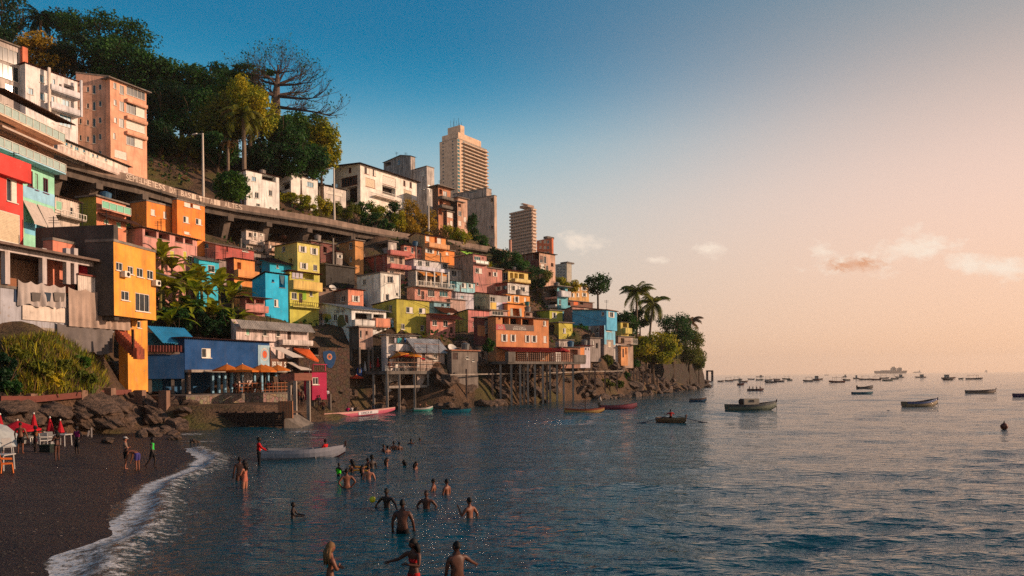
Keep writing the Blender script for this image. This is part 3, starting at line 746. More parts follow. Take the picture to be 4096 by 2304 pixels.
h = hh('terrace_house', 'D', 1240, 1330, 1755, 862, 1012, '#ad7262', [(1365, 885, 1398, 960, 'g'), (1405, 912, 1440, 1005, 'D'), (1482, 892, 1560, 975, 'g'), (1617, 908, 1715, 975, 't')], 'brick-pink house with a pillared open terrace and orange awnings on top', roof='slab')
h2 = hh('terrace_top', 'D', 1250, 1340, 1700, 668, 862, '#a0907f', [(1370, 720, 1440, 840, 'o'), (1455, 720, 1510, 840, 'o'), (1530, 720, 1620, 840, 'o')], 'upper floor set back behind the pillared terrace with orange awnings', dd=1.2, roof='tile:#6b4a3a')
for x0, x1 in ((1365, 1525), (1528, 1640)): awning(h2, x0, x1, 682, 725, 1.5, paint('#c77a22', .8))
for x in (1345, 1460, 1555, 1640, 1720): column(h, x, 690, 860, .1, .2, M_WHITE)
ledge(h, 'f', 1335, 1755, 795, 862, .9, M_CONC_L, rail='w')
h = hh('white_balcony_house', 'D', 1215, 1320, 1715, 540, 700, '#b9b3b2', [(1368, 558, 1416, 622, 'g'), (1455, 565, 1500, 628, 'g'), (1655, 572, 1712, 642, 'g')], 'whitewashed house with a long white balcony parapet and lattice windows', roof='fib:#8d7f74')
ledge(h, 'f', 1315, 1700, 622, 690, .8, plaster('#bdbac4'))
h = hh('brick_house', 'D', 640, 1012, 1215, 480, 700, '#a58a78', [(805, 525, 820, 552, 'o'), (935, 503, 950, 530, 'o'), (705, 560, 720, 585, 'o'), (1045, 508, 1092, 572, 'g'), (1150, 520, 1186, 597, 'D'), (1040, 675, 1085, 703, 'g')], 'bare red-brick house with beige front and two curved red balconies', cs=brick('#9a4438'), roof='slab', bury=6)
for y0, y1 in ((437, 490), (595, 648), (785, 835)): ledge(h, 'f', 1010, 1250, y0, y1, 1.0, plaster('#a8554e'))
for x in (745, 872): column(h, x, 483, 690, .012, .22, M_CONC, 's', 'concrete_post')
h = hh('grey_top', 'D', 725, 1022, 1120, 332, 482, '#9a9089', [(880, 358, 1018, 415, 'o'), (1060, 370, 1092, 430, 'c')], 'unpainted grey rendered floor stacked on the red-brick house', roof='slab', dirt=.5, dd=.4)
hh('brick_annex', 'D', 600, 636, 726, 345, 530, brick('#8e3f38'), [], 'narrow red-brick annex left of the grey rendered floor', roof='slab')
h = hh('balcony_top_house', 'D', 480, 880, 1135, 130, 290, '#b9a296', [(565, 195, 602, 252, 'g'), (632, 190, 705, 280, 'h'), (732, 182, 868, 265, 'g'), (893, 180, 921, 270, 'c'), (935, 182, 968, 280, 'o'), (970, 184, 1015, 280, 'c'), (1040, 195, 1063, 275, 'o'), (1066, 195, 1092, 275, 'c')], 'pinkish house with white cornice and wraparound white balcony under the viaduct', roof='slab:#c9c2b8', over=.5)
ledge(h, 'f', 860, 1140, 265, 318, 1.0, plaster('#bdb5aa')); ledge(h, 's', 480, 880, 270, 322, .9, plaster('#bdb5aa'))
hh('ochre_house', 'D', 455, 640, 735, 322, 610, '#b0733c', [(570, 345, 608, 425, 'g'), (575, 515, 601, 575, 'g')], 'tall ochre house with narrow shuttered windows below the white balcony', roof='slab', dirt=.35)
h = hh('rose_house', 'D', 1170, 1205, 1455, 378, 490, '#b9624f', [(1207, 395, 1240, 440, 'g'), (1288, 400, 1318, 470, 'g'), (1370, 430, 1393, 482, 'g')], 'rose-red house with arched windows and a dark tiled roof', roof='tile:#5c3a30')
h = hh('tan_gable_house', 'D', 1265, 1450, 1690, [(1265, 285), (1345, 238), (1450, 262)], 530, '#c9773a', [(1460, 268, 1502, 332, 'c'), (1560, 285, 1588, 355, 'o'), (1590, 285, 1636, 362, 'c'), (1475, 418, 1530, 470, 'w'), (1585, 440, 1615, 490, 'h')], 'orange house with a tan blank gable and a jutting balcony', cs='#b58a5a', roof='tile:#7a4636', dirt=.25)
ledge(h, 'f', 1462, 1695, 352, 405, 1.0, plaster('#c98a58'))
hh('orange_annex', 'D', 1640, 1650, 1790, 432, 540, '#d2702c', [(1690, 460, 1722, 495, 'c')], 'low bright orange annex right of the tan gable', roof='slab', dirt=.25)
h = hh('pink_tower_house', 'G', 195, 415, 570, 338, 745, '#a3665c', [(240, 380, 258, 408, 'o'), (425, 365, 500, 410, 't'), (520, 372, 532, 395, 'o'), (440, 500, 518, 560, 'h'), (455, 665, 475, 700, 'g')], 'tall narrow pink-brown house with turquoise window and grey railed balcony', cs='#9c7a62', roof='fib:#8d7a6a', bury=4)
ledge(h, 'f', 420, 566, 408, 452, .7, M_CONC_L, rail='glass')
h = hh('lime_top', 'G', 235, 258, 505, 295, 350, '#6fae2c', [(410, 305, 440, 335, 'o')], 'small lime-green rooftop room behind the tall pink-brown house', roof='tile:#5a4030', dd=2)
h = hh('light_blue_low', 'G', 150, 157, 435, 648, 757, '#7fb4bd', [(162, 655, 222, 722, 'o'), (280, 672, 335, 730, 'h'), (360, 682, 415, 730, 'h')], 'low light blue house with curtained windows', roof='fib:#776a60')
hh('whitewashed_wall_house', 'D', 1690, 1705, 1890, 642, 745, '#9d938a', [(1760, 672, 1820, 740, 'g')], 'grey whitewashed house with one grille window below the pink tower house', roof='fib:#6e645c')
hh('lilac_house', 'G', 155, 165, 420, 775, 872, '#aaa3aa', [(168, 782, 210, 850, 'o'), (265, 815, 305, 858, 'b')], 'lilac-grey house with arched blue window under a maroon roof', roof='tile:#6e2a2c')
hh('patched_wall_house', 'G', 138, 150, 325, 865, 990, '#a8877a', [], 'windowless pinkish house with flaking walls beside the cream gable', roof='fib:#a0907f', dirt=1.0)
h = hh('tiled_low_house', 'D', 1500, 1552, 1740, 1038, 1180, '#6f9fae', [(1640, 1060, 1670, 1088, 'o'), (1700, 1060, 1735, 1090, 'o')], 'small pale blue house above a broken orange tile roof', roof='slab')
awning(h, 1552, 1770, 1090, 1165, 2.2, rooftile('#b0623a'), 'tile_roof')
h = hh('cream_gable_house', 'G', 280, 605, 810, [(280, 868), (455, 785), (605, 802)], 990, '#8d8782', [(612, 832, 668, 892, 'g')], 'cream blank-gabled house with yellow, white and pink painted front panels', cs='#b59f78', roof='tile:#7d3030', dirt=.3)
for x0, x1, cc_ in ((613, 682, '#c9a24a'), (684, 752, '#a9a6b4'), (754, 808, '#c07a86')): patch(h, [(x0, 898), (x1, 900), (x1, 985), (x0, 983)], plaster(cc_, .2))
hh('lattice_house', 'G', 590, 602, 810, 985, 1060, '#a8837a', [(635, 1000, 765, 1048, 'g')], 'low pink house with one wide lattice window below the painted panels', roof='slab')
h = hh('yellow_roof_house', 'G', 615, 820, 1050, [(615, 565), (690, 492), (820, 522)], 668, '#c2a657', [(735, 552, 812, 640, 'g'), (842, 556, 880, 620, 'o'), (892, 560, 930, 622, 'o'), (945, 565, 1005, 625, 'o')], 'pale yellow house with red tiled roof and laundry on its loggia', roof='tile:#93463a', dirt=.25, over=.5)
ledge(h, 'f', 870, 1048, 622, 660, .8, plaster('#c7ad68'))
h = hh('maroon_white_house', 'G', 530, 812, 1060, 668, 800, '#bdb7b0', [(690, 712, 730, 758, 'w'), (855, 702, 895, 762, 'w'), (960, 718, 1010, 775, 'w')], 'house with maroon side and white shuttered front', cs='#7d3a34', roof='tile:#7a3a30')
h = hh('orange_row_house', 'G', 780, 800, 1070, 800, 912, '#cf7f38', [(812, 822, 838, 885, 'w'), (902, 826, 930, 895, 'w'), (1005, 840, 1030, 895, 'c')], 'bright orange house with three white-shuttered windows', roof='fib:#9a8a7a', dirt=.2)
h = hh('orange_curtain_house', 'G', 800, 815, 1005, 915, 1065, '#c77035', [(848, 968, 972, 1058, 'o')], 'orange house with a curtained verandah opening above the restaurant', roof='tile:#a3693f', dirt=.2)
for x0, x1 in ((845, 868), (945, 972)): patch(h, [(x0, 968), (x1, 968), (x1 + (8 if x0 < 900 else 6), 1058), (x0 + (0 if x0 < 900 else 12), 1058)], paint('#a9aca0', .9), name='curtain', out=.03)
h = hh('grey_shell_house', 'G', 1060, 1390, 1510, 712, 978, '#4f98a8', [(1112, 732, 1148, 795, 'g'), (1226, 742, 1258, 786, 'g'), (1267, 748, 1380, 850, 'o'), (1112, 885, 1140, 940, 'o'), (1190, 885, 1235, 945, 'o'), (1268, 892, 1380, 968, 'o'), (1410, 865, 1430, 925, 'g'), (1410, 725, 1480, 760, 'o')], 'grey concrete house shell with open floors and a blue-and-maroon end', cs=concrete('#7f756c', .5), roof='slab', over=.8)
ledge(h, 'f', 1400, 1510, 765, 832, .9, plaster('#b9bcc0')); ledge(h, 'f', 1400, 1508, 930, 968, .8, plaster('#4f98a8'))
patch(h, [(1393, 765), (1440, 770), (1440, 830), (1393, 828)], plaster('#7d2f30')); ledge(h, 's', 1262, 1388, 845, 868, .5, plaster('#c28a74')); ledge(h, 's', 1265, 1388, 935, 972, .5, plaster('#bdb7ae'))
h = hh('ridge_brick_house', 'G', 880, 1180, 1365, 318, 545, '#b58a72', [(890, 335, 960, 410, 'o'), (1112, 335, 1175, 400, 'o'), (1186, 352, 1222, 440, 'g'), (1228, 362, 1262, 446, 'g'), (1200, 452, 1240, 510, 'c'), (1255, 468, 1285, 530, 'g'), (1315, 442, 1345, 482, 'o')], 'long house on the ridge with brick side and white lattice windows', cs=brick('#8a4436'), roof='tile:#5a4336', over=.5)
for x in (980, 1022, 1105): column(h, x, 322, 410, .02, .25, M_CONC_L, 's')
h = hh('red_panel_house', 'G', 1475, 1500, 1800, 875, 975, brick('#7a4a3c'), [(1512, 895, 1540, 945, 'o'), (1650, 885, 1690, 925, 'o')], 'low brick house with one orange-red painted panel near the hilltop tree', roof='slab', over=.4)
patch(h, [(1578, 880), (1630, 880), (1630, 930), (1578, 930)], plaster('#c4572c', .2))
h = hh('big_blue_house', 'H', 1420, 1815, 1935, [(1420, 118), (1815, 118)], 290, '#3d90b4', [(1757, 140, 1788, 182, 'g'), (1848, 140, 1890, 200, 'w')], 'big sky-blue house with a wide blank wall on the right of the hillside', roof='slab:#6a4a3c', yaw=33, dirt=.2, bury=1.0, d=151)
D_BLUE = h.D
hh('brown_shed_house', 'G', 1465, 1562, 1985, [(1465, 988), (1562, 952)], 1130, '#8a6257', [(1700, 940, 1755, 980, 'k')], 'brown-pink house with long sagging roof behind the big blue house', roof='fib:#5a4438', d=D_BLUE + 7)
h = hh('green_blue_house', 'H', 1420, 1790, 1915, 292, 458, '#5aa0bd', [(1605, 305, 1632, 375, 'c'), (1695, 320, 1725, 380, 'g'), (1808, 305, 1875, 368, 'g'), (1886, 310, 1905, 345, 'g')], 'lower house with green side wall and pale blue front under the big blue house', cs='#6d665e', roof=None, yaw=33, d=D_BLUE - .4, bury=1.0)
patch(h, [(1425, 290), (1605, 300), (1607, 380), (1660, 365), (1650, 410), (1560, 425), (1425, 385)], plaster('#3c8a28', .25), 's')
patch(h, [(1735, 300), (1788, 298), (1788, 440), (1735, 430)], brick('#6f302c'), 's', .016)
hh('grey_box_house', 'H', 1760, 1785, 1895, 458, 612, '#84766c', [(1835, 482, 1870, 545, 'k')], 'small grey box house with one pale window hanging below the pale blue front', roof=None, d=D_BLUE - .2, bury=.6, dirt=.8)
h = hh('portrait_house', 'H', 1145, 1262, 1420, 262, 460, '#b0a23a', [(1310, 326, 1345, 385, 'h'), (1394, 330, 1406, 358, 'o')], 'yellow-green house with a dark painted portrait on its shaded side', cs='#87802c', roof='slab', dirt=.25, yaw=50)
for pts, cm, o_ in (([(1160, 455), (1158, 425), (1180, 405), (1180, 380), (1165, 360), (1148, 340), (1150, 300), (1168, 280), (1190, 276), (1208, 290), (1214, 320), (1208, 355), (1200, 375), (1205, 400), (1235, 412), (1256, 432), (1258, 455)], '#1d1a17', .014), ([(1165, 320), (1200, 318), (1202, 345), (1190, 372), (1172, 365), (1162, 342)], '#453b30', .02), ([(1180, 408), (1204, 402), (1235, 415), (1250, 432), (1200, 440), (1170, 430)], '#a39d92', .02), ([(1172, 328), (1180, 328), (1180, 332), (1172, 332)], '#141210', .026), ([(1190, 328), (1198, 328), (1198, 332), (1190, 332)], '#141210', .026), ([(1176, 354), (1194, 354), (1190, 359), (1180, 359)], '#241c18', .026)):
	patch(h, pts, paint(cm, .9), 's', o_, 'portrait')
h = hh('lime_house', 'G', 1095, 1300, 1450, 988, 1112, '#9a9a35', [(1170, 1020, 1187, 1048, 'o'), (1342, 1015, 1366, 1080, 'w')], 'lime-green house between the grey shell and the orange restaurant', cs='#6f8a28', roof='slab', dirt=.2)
h = hh('restaurant', 'H', 440, 535, 1145, 192, 690, '#b46d40', [(608, 200, 685, 283, 'o'), (697, 207, 825, 288, 'o'), (836, 215, 968, 293, 'o'), (560, 200, 585, 224, 'o'), (1080, 242, 1116, 303, 'h'), (612, 398, 646, 480, 'w'), (716, 402, 746, 482, 'w'), (884, 408, 913, 490, 'w'), (958, 412, 990, 490, 'w'), (1085, 417, 1120, 495, 'c'), (640, 615, 760, 690, 'o'), (785, 615, 900, 690, 'o'), (925, 615, 1050, 690, 'o'), (1075, 622, 1102, 690, 'c')], 'large orange seafront restaurant with sign boards and red-tiled verandah', roof='fib:#8d8278', yaw=50, d=116, dirt=.25, name='restaurant', cat='restaurant', group='', bury=.3, over=.5)
R_ = h
sg = patch(h, [(531, 280), (972, 303), (972, 362), (531, 345)], paint('#4e362e', .6), 'f', .06, 'sign_board', .05)
patch(h, [(531, 280), (625, 285), (645, 348), (531, 344)], paint('#b01c28', .5), 'f', .075, 'sign_board', .01)
wall_text(h, 'Coca-Cola', 553, 612, 288, 332, M_WHITE, 'f', .075, shear=.35, name='lettering')
wall_text(h, 'RÉ-RESTAURANTE', 738, 868, 302, 318, M_WHITE, 'f', .07, space=1.1, bold=.015)
wall_text(h, 'DONA SUZANA', 727, 880, 322, 346, M_WHITE, 'f', .07, space=1.1, bold=.02)
awning(h, 535, 1235, 542, 600, 3.3, rooftile('#c04434'), 'verandah_roof')
for x in (618, 760, 908, 1052): column(h, x, 605, 700, 2.9, .12, M_WHITE)
# vertical sign on the red wall at the left end
h = hh('red_wall_house', 'H', 300, 318, 450, 205, 420, brick('#8a3a30'), [], 'red-brick and orange wall left of the restaurant with a black upright sign', roof='slab', d=117.5, yaw=50)
patch(h, [(318, 292), (412, 300), (412, 420), (318, 415)], plaster('#b46d40', .25))
sg = patch(h, [(411, 215), (452, 218), (452, 418), (411, 414)], paint('#241a17', .6), 'f', .07, 'sign_board', .05)
s0, z0 = h.front(442, 392); text_mesh('DONA SUZANA', .8, M_WHITE, h.root, h.pf(s0, z0, .09), Vector((0, 0, 1)), -h.v, -h.u, width=h.front(431, 235)[1] - z0, name='lettering', bold=.02)
# restaurant deck on stilts
def deck_thing():
	H = R_; s0 = H.front(478, 760)[0]; s1 = H.front(1372, 760)[0]; up = Vector((0, 0, 1)); out = 4.2
	zf = H.front(535, 712)[1]; root = thing('restaurant_deck', H.pf((s0 + s1) / 2, 0, out / 2), 'concrete deck on tall stilts with slatted wooden railing in front of the orange restaurant', 'deck')
	m = MB(); m.box(H.pf((s0 + s1) / 2, zf - .25, out / 2 - .1), H.v * ((s1 - s0) / 2), H.u * (out / 2 + .1), up * .22); m.build('deck_slab', M_CONC, root)
	sr0, sr1 = H.front(555, 740)[0] + .6, H.front(1195, 740)[0] + .5
	m = MB(); k = int((sr1 - sr0) / .42)
	rail = MB(); zr = zf + 1.15
	for z_ in (zf + .2, zf + .5, zf + .8, zr): rail.bar(H.pf(sr0, z_, out - .08), H.pf(sr1, z_, out - .08), .06, .1)
	ro = rail.build('railing', paint('#7d5a48', .8), root)
	for i in range(k + 1):
		p = MB(); s_ = sr0 + (sr1 - sr0) * i / k; p.bar(H.pf(s_, zf - .15, out - .02), H.pf(s_, zf + 1.3, out - .02), .12, .06, H.v); p.build('slat', paint('#7d5a48', .8), ro)
	m = MB(); m.box(H.pf((sr1 + s1) / 2 + .1, zf + .45, out), H.v * ((s1 - sr1) / 2 - .1), H.u * .08, up * .65); m.build('parapet', M_CONC, root)
	m = MB(); m.box(H.pf(s0 + .7, zf + .6, out - .3), H.v * .7, H.u * .4, up * .8); m.build('parapet', M_CONC, root)
	for i, x in enumerate((530, 632, 720, 800, 892, 975, 1055, 1130, 1240, 495, 765, 1030)):
		s_ = H.front(x, 900)[0]; o_ = out - .3 if i < 9 else out - 2.2
		p = H.pf(s_, 0, o_); g_ = ground(p.x, p.y) - .5
		c = MB(); c.bar((p.x, p.y, g_), (p.x, p.y, zf - .3), .32); c.build('stilt', M_CONC_L, root)
	for x0, x1 in ((700, 800), (990, 1130), (1075, 1180)):
		c = MB(); c.bar(H.pf(H.front(x0, 860)[0], zf - 4, out - .5), H.pf(H.front(x1, 860)[0], zf - .5, out - .5), .12); c.build('brace', M_WOOD, root)
deck_thing()
hh('verandah_white_hut', 'H', 1200, 1225, 1283, 598, 702, '#b8b2aa', [(1240, 610, 1258, 690, 'c')], 'small white hut at the right end of the restaurant deck', d=127.5, roof='slab', bury=.5)
hh('vent_wall_house', 'H', 1255, 1264, 1422, 464, 545, '#a99a90', [(1285 + 14 * i, 500, 1291 + 14 * i, 525, 'o') for i in range(0, 9, 2)], 'whitewashed wall with a row of vent slots under the portrait house', roof='slab', yaw=50, d=137)
h = hh('open_shop_house', 'H', 1255, 1285, 1510, 548, 715, '#8f5f4c', [(1392, 572, 1482, 685, 'o')], 'reddish shore house with a wide open front under a sloping zinc roof', roof='fib:#9a9288', d=133.5, bury=1.2, over=.5)
patch(h, [(1286, 560), (1365, 565), (1365, 700), (1286, 695)], paint('#6b4032', .9))
h = hh('orange_door_house', 'H', 1490, 1510, 1625, 532, 715, '#aaa0a4', [(1568, 555, 1582, 575, 'o'), (1600, 560, 1612, 580, 'o')], 'small lilac-white shore house with orange end and red tile roof', d=139, roof='tile:#8f3a30', bury=1.2, over=.6)
patch(h, [(1511, 535), (1558, 540), (1558, 712), (1511, 708)], plaster('#c9743c', .2))
hh('plank_house', 'H', 1612, 1625, 1745, 442, 645, '#756a64', [(1650, 470, 1668, 540, 'h'), (1690, 500, 1715, 560, 'o')], 'grey patched shore house with laundry below the green wall', roof='slab', d=144, dirt=1.0, bury=1.2)
hh('grey_shore_house', 'H', -20, 20, 325, 588, 870, concrete('#7a6f66', .55), [(185, 650, 216, 686, 'g'), (255, 690, 280, 715, 'g'), (30, 610, 90, 690, 'D')], 'grey concrete shore house with a thin salmon roof edge left of the restaurant deck', roof='slab:#a86a50', d=108)
h = hh('white_sea_house', 'E', 1090, 1150, 1500, 262, 680, '#b9b1aa', [(1175, 278, 1300, 362, 'o'), (1305, 282, 1420, 364, 'o'), (1255, 460, 1392, 570, 'o'), (1165, 505, 1185, 640, 'D')], 'white seafront house with laundry loggia above the umbrella terrace', roof='fib:#a59d94', over=.5, d=104, dirt=.6)
ledge(h, 'f', 1222, 1500, 368, 448, .7, plaster('#c4beb6'))
for x, cc_ in ((1275, '#2f8f9a'), (1300, '#3fa7a0'), (1355, '#3a6fa8'), (1240, '#a8a0a8')): patch(h, [(x, 295), (x + 22, 296), (x + 21, 350), (x, 352)], paint(cc_, .9), 'f', .02, 'laundry')
hh('zinc_roof_house', 'E', 1440, 1505, 1820, [(1440, 345), (1505, 432)], 700, '#9d8779', [(1560, 470, 1600, 560, 'D'), (1690, 480, 1740, 560, 'g')], 'beige seafront house under a broad pale zinc roof beside the umbrella terrace', roof='fib:#a8a8a8', d=105, over=.6)
hh('red_roof_house', 'E', 1530, 1640, 1900, [(1530, 325), (1640, 385)], 520, '#8d5a48', [(1825, 480, 1870, 520, 'g')], 'low house under a red tiled roof behind the zinc roof', roof='tile:#9a4030', d=111)
h = hh('concrete_frame_house', 'E', 715, 830, 990, 168, 402, '#a07c6c', [(836, 205, 860, 296, 'g'), (905, 215, 930, 260, 'o')], 'tall narrow house on bare concrete columns with a pinkish upper room', cs=concrete('#5c544c', .7), roof='slab', bury=.3, d=103)
for x in (835, 940, 985):
	column(h, x, 402, 700, .02, .26, M_CONC)
for s_ in (2.0, 4.0):
	m = MB(); m.box(h.ps(s_, (h.z0 + 2) / 2, 0), h.u * .13, h.v * .13, Vector((0, 0, (h.z0 - 2) / 2))); m.build('column', M_CONC, h.root)
h = hh('white_long_house', 'C', 1120, 1128, 1860, [(1120, 190), (1128, 270)], 450, '#b9a49c', [(1228, 292, 1265, 356, 'm'), (1398, 300, 1442, 366, 'g'), (1533, 306, 1575, 372, 'g'), (1645, 322, 1682, 402, 'D')], 'long whitewashed house with a pale sheet roof above the blue bar', roof=None, dirt=.8, d=86)
awning(h, 1128, 1880, 198, 290, .9, concrete('#b0a79c', .45), 'sheet_roof'); ledge(h, 'f', 1555, 1862, 402, 455, .8, plaster('#b5a79e'))
h = hh('orange_block_low', 'A3', 1515, 1700, 2060, 12, 305, '#cf6f26', [(1750, 108, 1798, 180, 'c'), (1895, 135, 1930, 215, 'c'), (2010, 150, 2045, 210, 'o')], 'burnt-orange block with three small windows under the viaduct', roof='par', dirt=.35, yaw=24, d=103)
h = hh('orange_block_high', 'B', 270, 315, 635, 140, 565, '#cc6a24', [(398, 160, 470, 226, 'c'), (472, 166, 497, 232, 'o'), (499, 176, 583, 245, 'c'), (385, 335, 450, 410, 'h'), (530, 362, 597, 432, 'h'), (398, 512, 460, 542, 'c')], 'tall burnt-orange house with white shutters touching the viaduct', roof='par', dirt=.3, yaw=24, d=106)
h = hh('pink_gallery_house', 'B', -260, -84, 545, 470, 1010, '#b0746a', [(-60, 470, 75, 575, 'o'), (100, 490, 228, 605, 'o'), (292, 556, 385, 640, 'o'), (405, 576, 495, 660, 'o'), (140, 750, 190, 815, 'g'), (232, 732, 285, 830, 'y'), (385, 738, 430, 830, 'y'), (440, 790, 492, 880, 'g')], 'long pink house with an open upper gallery and yellow-green shutters', roof='fib:#6a5448', yaw=20, over=.5, dirt=.4)
h = hh('mauve_red_house', 'B', 540, 760, 1205, [(540, 612), (760, 660)], 845, '#8f3a34', [(548, 620, 566, 690, 'b'), (625, 632, 678, 708, 'b'), (886, 678, 903, 745, 'o'), (1068, 690, 1140, 746, 'g')], 'house with mauve side, dark red front and a blue arched shutter', cs='#8d6a62', roof='fib:#a58874', dirt=.3)
h = hh('cyan_small_house', 'B', 535, 568, 800, [(535, 800), (568, 832)], 1135, '#1f97b4', [(672, 902, 752, 985, 'g'), (600, 1020, 640, 1060, 'o')], 'small turquoise house with one arched window behind the banana plants', roof='fib:#7d6c60', dirt=.2)
h = hh('red_orange_house', 'B', 885, 975, 1215, 822, 1195, '#cc7836', [(1012, 868, 1056, 950, 'o'), (1005, 1125, 1068, 1182, 'g')], 'orange house with jutting balcony and dark red side', cs='#74302c', roof='tile:#6a4a40', dirt=.25)
ledge(h, 'f', 975, 1220, 955, 1040, .9, plaster('#c77c40', .3))
h = hh('cyan_upper_house', 'B', 1212, 1390, 1640, [(1212, 800), (1390, 862)], 1045, '#1c9cc0', [(1240, 935, 1288, 996, 'h'), (1465, 890, 1490, 935, 'g')], 'turquoise house with a brown overhanging roof above the tall cyan house', roof='tile:#54362c', over=.7, dirt=.15)
h = hh('cyan_tall_house', 'B', 1185, 1340, 1600, [(1185, 1078), (1340, 988)], 1480, '#1899c4', [(1412, 1068, 1440, 1100, 'o'), (1498, 1018, 1565, 1165, 'o'), (1440, 1298, 1490, 1384, 'h')], 'tall bright cyan house with a curtained doorway in its upper wall', roof='tile:#4a3a34', dirt=.12)
patch(h, [(1505, 1020), (1560, 1025), (1545, 1130), (1520, 1110)], paint('#4a6a78', .9), name='curtain')
h = hh('yellow_tall_house', 'B', 1445, 1710, 1965, 635, 1110, '#b7aa52', [(1528, 682, 1568, 746, 'g'), (1475, 815, 1500, 885, 'o'), (1600, 825, 1650, 890, 'o'), (1747, 680, 1790, 750, 'w'), (1880, 702, 1922, 778, 'w'), (1762, 874, 1806, 945, 'w'), (1892, 896, 1940, 966, 'g')], 'tall pale yellow house with white shuttered windows on two floors', roof='fib:#8a7c62', dirt=.2, over=.35)
h = hh('yellow_green_balcony_house', 'B', 1590, 1620, 1955, 970, 1430, '#a8a03a', [(1642, 988, 1900, 1060, 'o'), (1642, 1216, 1705, 1296, 'g'), (1726, 1226, 1768, 1336, 'D'), (1850, 1196, 1885, 1262, 'g')], 'yellow and lime house with laundry balcony and dark door', roof='tile:#7d3430', over=.5, dirt=.25)
ledge(h, 'f', 1620, 1955, 1075, 1180, .9, plaster('#c4a050', .35)); patch(h, [(1708, 1190), (1812, 1195), (1812, 1300), (1770, 1305), (1770, 1222), (1708, 1218)], plaster('#6f9a28', .2))
ledge(h, 'f', 1622, 1940, 1320, 1385, .8, plaster('#a9a04a'), rail='dark')
for x in (1648, 1690, 1735): patch(h, [(x, 985), (x + 36, 985), (x + 34, 1062), (x, 1058)], paint('#b9b4be', .9), 'f', .03, 'laundry')
h = hh('mauve_terrace_house', 'B', 1040, 1110, 1330, 1275, 1480, '#a06058', [(1115, 1285, 1210, 1350, 'o'), (1225, 1290, 1320, 1350, 'o')], 'mauve-pink house with open loggia below a grey roof beside the cyan house', roof='fib:#6f625a', over=.8)
ledge(h, 'f', 1062, 1330, 1362, 1440, .8, plaster('#a8685e'))
hh('brick_shed_top', 'B', 1850, 1862, 2029, 608, 700, brick('#8a3a36'), [], 'raw brick rooftop wall behind the tall pale yellow house', roof=None)
hh('grey_gap_house', 'B', 790, 800, 905, 842, 970, '#84706a', [], 'narrow mauve-grey wall between the turquoise and dark red houses', roof='fib:#6a5a50')
hh('dark_block_mid', 'D', 225, 300, 632, 605, 770, concrete('#3f3c38', .8), [], 'long dark mossy concrete wall left of the red-brick house', roof='slab:#4a453f')
hh('brick_under_viaduct', 'D', 120, 130, 420, 330, 560, brick('#7d3a34'), [(270, 400, 310, 470, 'o')], 'dark brick house in the shade under the viaduct', roof='slab')
hh('brown_roofs', 'D', 190, 215, 640, 870, 960, '#6a5244', [(250, 885, 300, 920, 'o')], 'low brown shack with rusty roofs between the yellow balcony and the white block', roof='fib:#5a4c44')
h = hh('pale_balcony_house', 'A3', 600, 640, 920, -40, 295, '#b0a194', [(650, 10, 726, 118, 'm'), (815, 85, 850, 166, 'g')], 'pale house with white railed balcony and mint door', roof='tile:#7a5a48', yaw=14, dirt=.6, d=78)
ledge(h, 'f', 630, 925, 112, 190, .9, M_CONC_L, rail='w')
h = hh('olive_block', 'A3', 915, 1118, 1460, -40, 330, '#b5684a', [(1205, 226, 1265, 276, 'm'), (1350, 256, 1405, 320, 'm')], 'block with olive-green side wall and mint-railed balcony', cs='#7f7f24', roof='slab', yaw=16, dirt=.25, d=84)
o = ledge(h, 'f', 1120, 1455, 12, 110, .8, plaster('#c0826a'), rail='glass')
for ch in o.children:
	if ch.name.startswith('screen'): ch.data.materials[0] = paint('#6fb79a', .5)
awning(h, 1130, 1560, 140, 200, 1.2, rooftile('#6a4a40'), 'canopy')
hh('dark_render_block', 'A3', 760, 1320, 1345, 285, 760, concrete('#4a4440', .6), [], 'dark unpainted concrete block rising behind the yellow house', roof=None, yaw=8, d=66.5, ls=8)
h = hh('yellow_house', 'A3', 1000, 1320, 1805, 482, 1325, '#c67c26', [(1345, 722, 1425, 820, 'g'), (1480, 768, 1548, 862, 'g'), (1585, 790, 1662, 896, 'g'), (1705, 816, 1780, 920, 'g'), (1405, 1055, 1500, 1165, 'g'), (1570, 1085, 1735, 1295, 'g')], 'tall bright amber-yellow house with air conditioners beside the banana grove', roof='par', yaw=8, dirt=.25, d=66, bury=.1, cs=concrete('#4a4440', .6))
for (x, y) in ((1425, 862), (1785, 965)):
	s_, z_ = h.front(x, y); m = MB(); m.box(h.pf(s_, z_, .25), h.v * .38, h.u * .24, Vector((0, 0, .28))); ac = m.build('air_conditioner', M_WHITE, h.root)
	m = MB(); c_ = h.pf(s_ + .08, z_, .5); m.tube([c_, c_ - h.u * .03], .19, 12); m.build('fan', M_DARK, ac)
m = MB(); corrugated(m, at(*nat('A3', 1775, 832), 74.5), at(*nat('A3', 1860, 888), 73.5) + Vector((.9, -.5, 0)), h.v * 1.6, .26, .04); m.build('canopy', M_CONC_L, h.root)
hh('salmon_block', 'A3', 560, 612, 868, 465, 640, '#b5644c', [], 'plain salmon rooftop parapet in front of the dark concrete block', roof='par', yaw=12, d=64)
h = hh('red_house', 'A2', -300, -150, 268, 775, 1800, '#b32a24', [(78, 1065, 200, 1330, 'h'), (-140, 1430, 235, 1780, 'k')], 'bright red house cut by the left edge with overhanging top band', roof=None, yaw=6, d=63, dirt=.15)
s0, z0 = h.front(-150, 890); s1 = h.Lf; m = MB(); zt_ = h.zt
m.box(h.pf(s1 / 2, zt_ - .55, .25), h.v * (s1 / 2 + .3), h.u * .35, Vector((0, 0, .9))); m.build('cornice', plaster('#b32a24', .15), h.root)
